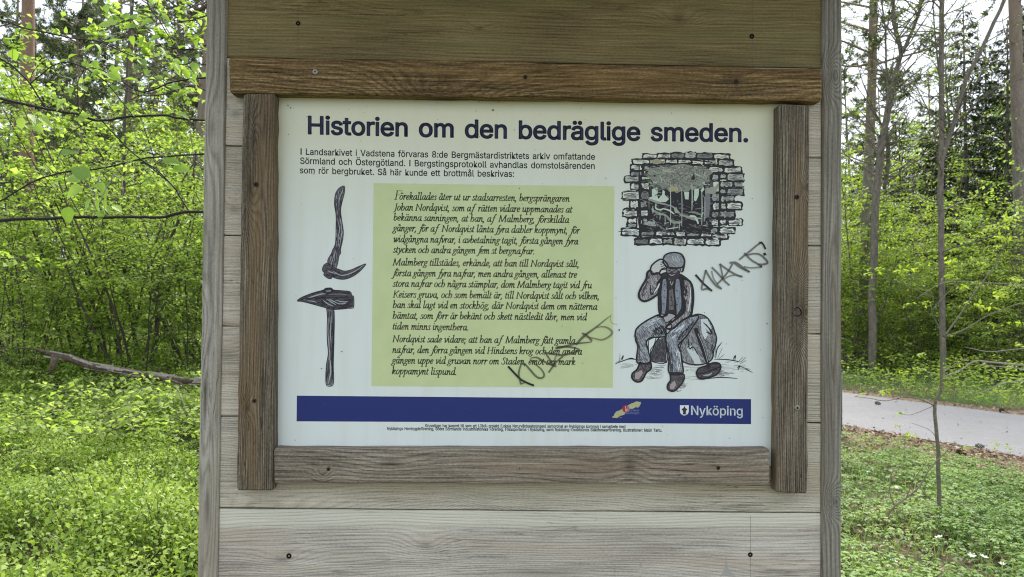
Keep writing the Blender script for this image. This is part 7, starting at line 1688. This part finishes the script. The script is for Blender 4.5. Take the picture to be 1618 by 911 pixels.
BR = [
 ('dark overhanging branch running level across the left side, second from the top', 1.10,
  [(c1([(-60, 455), (0, 472), (100, 495), (220, 520), (300, 535), (380, 548), (450, 575), (520, 575), (600, 560), (690, 555), (790, 552), (850, 565), (985, 577), (1080, 590)]), .0042, .0032),
   (c1([(-40, 250), (0, 280), (60, 315), (100, 355), (145, 400), (185, 465), (220, 515)]), .0030, .0026), (c1([(145, 400), (200, 355), (260, 310), (330, 298), (390, 318), (440, 345), (500, 385), (540, 430), (580, 480), (635, 552)]), .0020, .0016),
   (c1([(385, 545), (375, 510), (372, 450), (375, 390), (395, 350), (415, 300), (425, 260), (455, 215)]), .0014, .0009), (c1([(450, 575), (400, 600), (350, 630), (320, 670), (290, 730), (260, 790)]), .0015, .0008), (c1([(410, 595), (400, 640), (385, 690)]), .0010, .0006),
   (c1([(145, 400), (155, 350), (200, 300), (240, 280), (330, 285)]), .0012, .0007), (c1([(380, 548), (420, 490), (450, 540), (500, 590), (560, 655), (640, 735), (700, 780), (760, 820), (850, 915)]), .0016, .0022)]),
 ('thin dark overhanging branch dropping from the upper left across the pine trunk', 1.35,
  [(c1([(-60, 92), (0, 98), (60, 112), (120, 135), (200, 150), (290, 170), (350, 183), (420, 190), (480, 200), (540, 225), (620, 262), (680, 295), (740, 345), (800, 392)]), .0026, .0018),
   (c1([(480, 203), (540, 215), (600, 245), (660, 262), (740, 268), (830, 285), (920, 330)]), .0013, .0008), (c1([(-60, 120), (0, 122), (80, 130), (140, 138)]), .0013, .0010), (c1([(310, 170), (320, 130), (345, 90)]), .0009, .0006), (c1([(100, 140), (85, 190), (60, 240), (62, 300)]), .0009, .0005)]),
 ('short dark branch sloping to the left post above the level branch', 1.2,
  [(c1([(1080, 362), (985, 372), (900, 380), (810, 398), (740, 428), (690, 440), (640, 425), (580, 385), (520, 352), (470, 330), (410, 325)]), .0032, .0014), (c1([(690, 440), (600, 418), (500, 345), (420, 270), (340, 275), (240, 292)]), .0010, .0006)]),
 ('long slender twig falling diagonally to the left post', 1.5,
  [(c1([(690, -40), (720, 40), (760, 90), (790, 140), (830, 205), (860, 250), (900, 310), (950, 372)]), .0022, .0016), (c1([(760, 0), (740, 60), (700, 110), (672, 150)]), .0012, .0006), (c1([(930, -30), (960, 10), (1000, 40)]), .0018, .0014), (c1([(795, 400), (785, 450), (780, 545)]), .0010, .0008)]),
 ('dark arching branch crossing low on the left, rising towards the left post', 1.25,
  [(c2([(-70, 235), (0, 205), (60, 170), (110, 140), (160, 110), (230, 85), (330, 62), (430, 55), (480, 48), (560, 32), (640, 12), (700, -2), (780, -8), (870, -15), (985, -22), (1080, -30)]), .0024, .0030),
   (c2([(0, 120), (60, 112), (110, 118), (160, 112)]), .0014, .0010), (c2([(320, 60), (310, 100), (330, 170), (355, 220), (390, 278)]), .0014, .0018), (c2([(170, 40), (230, 110), (275, 160)]), .0010, .0006), (c2([(180, 205), (240, 70), (160, -5)]), .0008, .0006),
   (c2([(670, 8), (720, 40), (780, 90), (830, 130), (860, 180), (885, 220), (908, 255)]), .0020, .0026), (c1([(735, 745), (715, 680), (690, 615)]), .0014, .0010), (c1([(735, 745), (710, 670), (740, 620), (790, 575)]), .0008, .0007), (c1([(260, 830), (220, 790), (180, 770)]), .0009, .0006)]),
 ('thick dark bare branch running straight across the left side to the post', 1.0,
  [(c2([(-80, 294), (0, 296), (100, 290), (200, 290), (300, 284), (400, 282), (500, 282), (640, 282), (740, 282), (800, 277), (860, 262), (910, 255), (985, 256), (1080, 252)]), .0050, .0038),
   (c2([(455, 268), (450, 300), (430, 350), (405, 400), (395, 470), (375, 520), (355, 580), (335, 640), (310, 700), (260, 760)]), .0011, .0006), (c2([(385, 395), (405, 397), (420, 360)]), .0008, .0005), (c2([(300, 284), (292, 240), (300, 190), (320, 130)]), .0011, .0007), (c2([(160, 110), (190, 210), (230, 265), (290, 380), (340, 470), (370, 520)]), .0010, .0012)]),
 ('pale dry twig curling down over the thick bare branch', .92,
  [(c2([(470, 110), (490, 60), (520, 30), (540, 20)]), .0012, .0008), (c2([(480, 215), (510, 140), (545, 85), (590, 40), (620, 15)]), .0014, .0010), (c2([(545, 80), (580, 95), (588, 130), (588, 175), (560, 195), (520, 215)]), .0012, .0007), (c2([(460, 160), (455, 215), (456, 262)]), .0012, .0008)])]
leafset = {  # branch index: (px, py, length px, direction degrees in the picture, tilt)
 0: [(318, 490, 70, 170, 0), (455, 215, 60, 200, 1), (455, 210, 58, -50, 1), (500, 200, 55, 10, 1), (430, 555, 72, -160, 0), (520, 200, 70, 25, 1), (370, 260, 60, 190, 1), (450, 290, 45, -60, 0), (480, 275, 55, -20, 1), (510, 250, 45, 0, 1), (330, 290, 50, 170, 1), (390, 300, 50, -20, 0), (345, 380, 50, 160, 1), (415, 440, 60, 130, 2), (350, 420, 40, -110, 0), (470, 345, 60, -10, 1), (520, 350, 75, -30, 0), (540, 390, 50, 20, 1), (520, 440, 65, 40, 0), (600, 445, 50, 150, 2), (550, 480, 50, 175, 1), (280, 330, 30, 60, 1), (205, 330, 55, 180, 1), (180, 340, 40, 200, 0), (480, 350, 50, 200, 0), (610, 385, 60, 20, 1), (540, 340, 40, 100, 0), (805, 550, 75, 30, 2), (850, 545, 65, -20, 2), (490, 610, 30, 120, 0)],
 1: [(800, 395, 30, 0, 0), (320, 160, 35, 90, 0), (60, 235, 60, -80, 0), (45, 215, 45, 120, 0), (85, 235, 40, 0, 1), (30, 190, 55, 10, 1), (670, 285, 70, -45, 2), (740, 270, 45, 30, 0), (680, 400, 55, 20, 1), (830, 290, 50, -20, 0), (920, 300, 60, -40, 1), (880, 330, 60, -60, 0), (930, 320, 55, -30, 1), (860, 300, 45, -120, 0), (640, 280, 50, 0, 1)],
 2: [(600, 380, 60, 10, 1), (550, 345, 50, 40, 0), (650, 390, 55, -20, 1), (700, 360, 40, 60, 0), (820, 420, 50, 10, 0), (905, 380, 55, -10, 1), (450, 320, 45, 170, 1)],
 3: [(725, 30, 60, 150, 2), (740, 40, 45, -40, 1), (720, 75, 45, 20, 2), (775, 70, 50, -30, 0), (735, 100, 70, -160, 0), (790, 120, 40, -10, 0), (770, 180, 70, 190, 0), (745, 215, 55, 180, 0), (760, 225, 50, -30, 1), (660, 90, 50, 170, 0), (650, 120, 60, 200, 0), (560, 110, 60, 180, 0), (610, 95, 45, 100, 0), (640, 170, 50, -100, 0), (720, 10, 40, 60, 0), (510, 20, 50, -80, 0), (465, 15, 45, 150, 0), (860, 235, 55, 30, 1), (620, 125, 50, 10, 0), (530, 120, 60, 190, 0)],
 4: [(135, 545, 60, -50, 1), (190, 560, 65, -35, 2), (155, 580, 70, -60, 1), (100, 565, 60, -80, 0), (170, 600, 70, -40, 0), (125, 600, 50, -30, 1), (275, 750, 95, 25, 2), (365, 730, 60, 200, 2), (780, 770, 90, 0, 0), (830, 800, 90, -10, 0), (790, 860, 80, 200, 2), (730, 870, 60, 180, 2), (800, 870, 60, -40, 2), (700, 765, 80, 190, 0)],
 5: [(430, 850, 98, 150, 0), (400, 900, 92, -150, 0), (330, 850, 84, -20, 0), (450, 870, 60, 30, 2), (500, 900, 50, 60, 2), (300, 860, 60, 200, 1), (505, 905, 60, -80, 2), (360, 940, 60, 170, 2), (420, 910, 70, 20, 2), (330, 990, 90, -90, 0), (440, 950, 75, -110, 2), (500, 985, 60, -40, 2), (490, 1010, 50, -100, 0), (540, 985, 60, -30, 2), (345, 925, 55, 190, 1), (560, 600, 10, 0, 0)],
 6: [(470, 875, 60, -60, 2), (480, 955, 70, -110, 2), (490, 960, 50, -70, 2)]}
for bi, (lab, Y, paths) in enumerate(BR):
    t = traced('overhanging_branch', lab, 'branch', paths, Y, B_DARK if bi < 6 else B_PALE, None, 0, rootz=False, dy=.03, seed=60 + bi)
    if bi == 0: extra = {0: [(100, 140), (250, 300), (300, 500), (560, 470), (610, 520), (480, 330), (650, 560), (700, 700), (540, 630), (430, 240), (400, 280)], 1: [(140, 150), (250, 160), (570, 240), (700, 330), (780, 350), (860, 310), (905, 345), (950, 280), (970, 290), (680, 310), (760, 285)], 2: [(860, 330), (930, 300), (880, 270), (850, 300), (830, 330), (940, 350), (700, 420), (780, 380)], 3: [(560, 95), (530, 90), (590, 125), (660, 150), (690, 175), (580, 160), (545, 165), (620, 190), (800, 60), (800, 130), (850, 200), (520, 110), (640, 95), (600, 100), (940, 190), (650, 60)]}
    for (px, py, ln, ang, tilt) in leafset[bi] + [(a_, b_, R_.uniform(30, 55), R_.uniform(0, 360), R_.choice((0, 1, 1, 2))) for a_, b_ in extra.get(bi, ())]:
        p = at(px / 3.0361, py / 3.0361, Y + R_.uniform(-.05, .05))
        a = math.radians(ang); size = ln / 3.0361 / FPX * (Y + 1.168) * .92
        D = Vector((math.cos(a), R_.uniform(-.5, .5), math.sin(a))).normalized()
        # blade tipped towards the eye (0), level (1) or turned edge-on (2)
        Nn = Vector((R_.uniform(-.3, .3), -1, .6)) if tilt == 0 else Vector((R_.uniform(-.2, .2), -.35, 1)) if tilt == 1 else Vector((R_.uniform(-.5, .5), -.5, .9))
        Yv = Nn.cross(D).normalized(); Zv = D.cross(Yv).normalized()
        o = link('leaf', BL[R_.randrange(5)], t)
        mw = Matrix((D, Yv, Zv)).transposed()
        o.location = p - t.location
        o.rotation_euler = mw.to_euler(); o.scale = (size, size * R_.uniform(.8, 1.15), size)

# ---- young leafy shoots at middle distance filling between the near branches
MD = shrub(501, 3, 2.9, 8, .05, LEAF, B_DARK, .3, .007, 16, .5)
for i, (px, Y, s, r, d) in enumerate([(225, 8.9, 1.35, 1.0, 'tall leafy hazel shoot with thin dark stems behind the overhanging branches'), (300, 8.8, 1.3, 3.9, 'slender hazel shoot rising past the log beside the left post'), (12, 8.9, 1.2, 2.9, 'slender hazel shoot at the left edge beside the log')]):
    x, y = colx(px, Y); place('hazel_shoot', MD, ('stems', 'leaves'), d, 'bush', x, y, r, s, None)

# leafy shoots standing out of the bilberries
SH = shrub(701, 3, .95, 6, .075, LEAF, B_HAZEL, .6, .005, 5, .4)
for px, Y, sc_, d in ((262, 6.0, 1.0, 'low hazel seedling with broad leaves below the log near the left post'), (296, 5.4, .9, 'low broad-leaved seedling touching the left post edge'), (232, 6.9, .95, 'low broad-leaved seedling just below the middle of the log'), (8, 5.0, 1.0, 'broad-leaved seedling at the left edge below the log'), (34, 5.9, .9, 'broad-leaved seedling left of the log stub'), (128, 7.6, .8, 'small broad-leaved seedling against the log stub')):
    x, y = colx(px, Y); place('hazel_seedling', SH, ('stems', 'leaves'), d, 'seedling', x, y, R_.uniform(0, 6.28), sc_, None)
traced('leafy_branch', 'fine leafy branch with many small fresh leaves beside the top of the left post', 'branch',
   [([(350, 62), (300, 78), (250, 70), (205, 58), (160, 66)], .005, .002), ([(345, 150), (300, 136), (262, 148), (220, 150), (176, 132)], .004, .002), ([(345, 18), (285, 34), (235, 14)], .004, .002), ([(345, 105), (300, 100), (270, 112), (240, 104)], .004, .0015)],
   2.7, B_DARK, LEAF, 9, (.15, .38), .042, 5, 21, rootz=False, dy=.25, twigs=3)
traced('leafy_branch', 'fine leafy branch reaching in from the left edge below the reddish pine bark', 'branch',
   [([(-50, 262), (5, 272), (45, 290), (88, 296)], .004, .0015), ([(-50, 60), (0, 66), (40, 72)], .003, .0012), ([(-50, 420), (0, 408), (40, 416), (70, 440)], .004, .002)],
   3.2, B_DARK, LEAF, 8, (.15, .4), .045, 5, 22, rootz=False, dy=.2, twigs=3)

# ---- far wood closing the view
rng = np.random.default_rng(31)
def wall_of_leaves(n, r0, r1, h, px0, px1, size):
    C = []
    nc = n // 60
    a = np.array([at(px0, 500, 1).x - at(px0, 500, 0).x, at(px1, 500, 1).x - at(px1, 500, 0).x])
    sl = rng.uniform(a[0], a[1], nc); Y = rng.uniform(r0, r1, nc)
    zc = rng.random(nc) ** 1.3 * h; rad = rng.uniform(.5, 1.6, nc)
    pts = np.repeat(np.stack([sl * (Y + 1.17), Y, zc], 1), 60, 0) + rng.normal(size=(nc * 60, 3)) * np.repeat(rad, 60)[:, None] * np.array([.7, .7, .45])
    pts[:, 2] = np.abs(pts[:, 2])
    D = unit(rng, len(pts)); Nn = unit(rng, len(pts)) * .6 + np.array([0, 0, 1.])
    L_ = rng.uniform(.6, 1.3, len(pts)) * size
    tint = np.clip(np.repeat(rng.random(nc) * .6, 60) + rng.random(len(pts)) * .4, 0, 1)
    return leaf_quads(pts, D, Nn, L_, L_ * .6, .15), tint
V1, t1 = wall_of_leaves(84000, 26, 60, 11.5, -260, 700, .24)
V2, t2 = wall_of_leaves(60000, 25, 55, 7.5, 700, 1880, .22)
o = link('distant_wood', quads_mesh('distant_wood', np.concatenate([V1, V2]), FARL, np.concatenate([t1, t2])))
tag(o, 'hazy mass of distant undergrowth and tree crowns closing the view', 'woodland', kind='stuff')
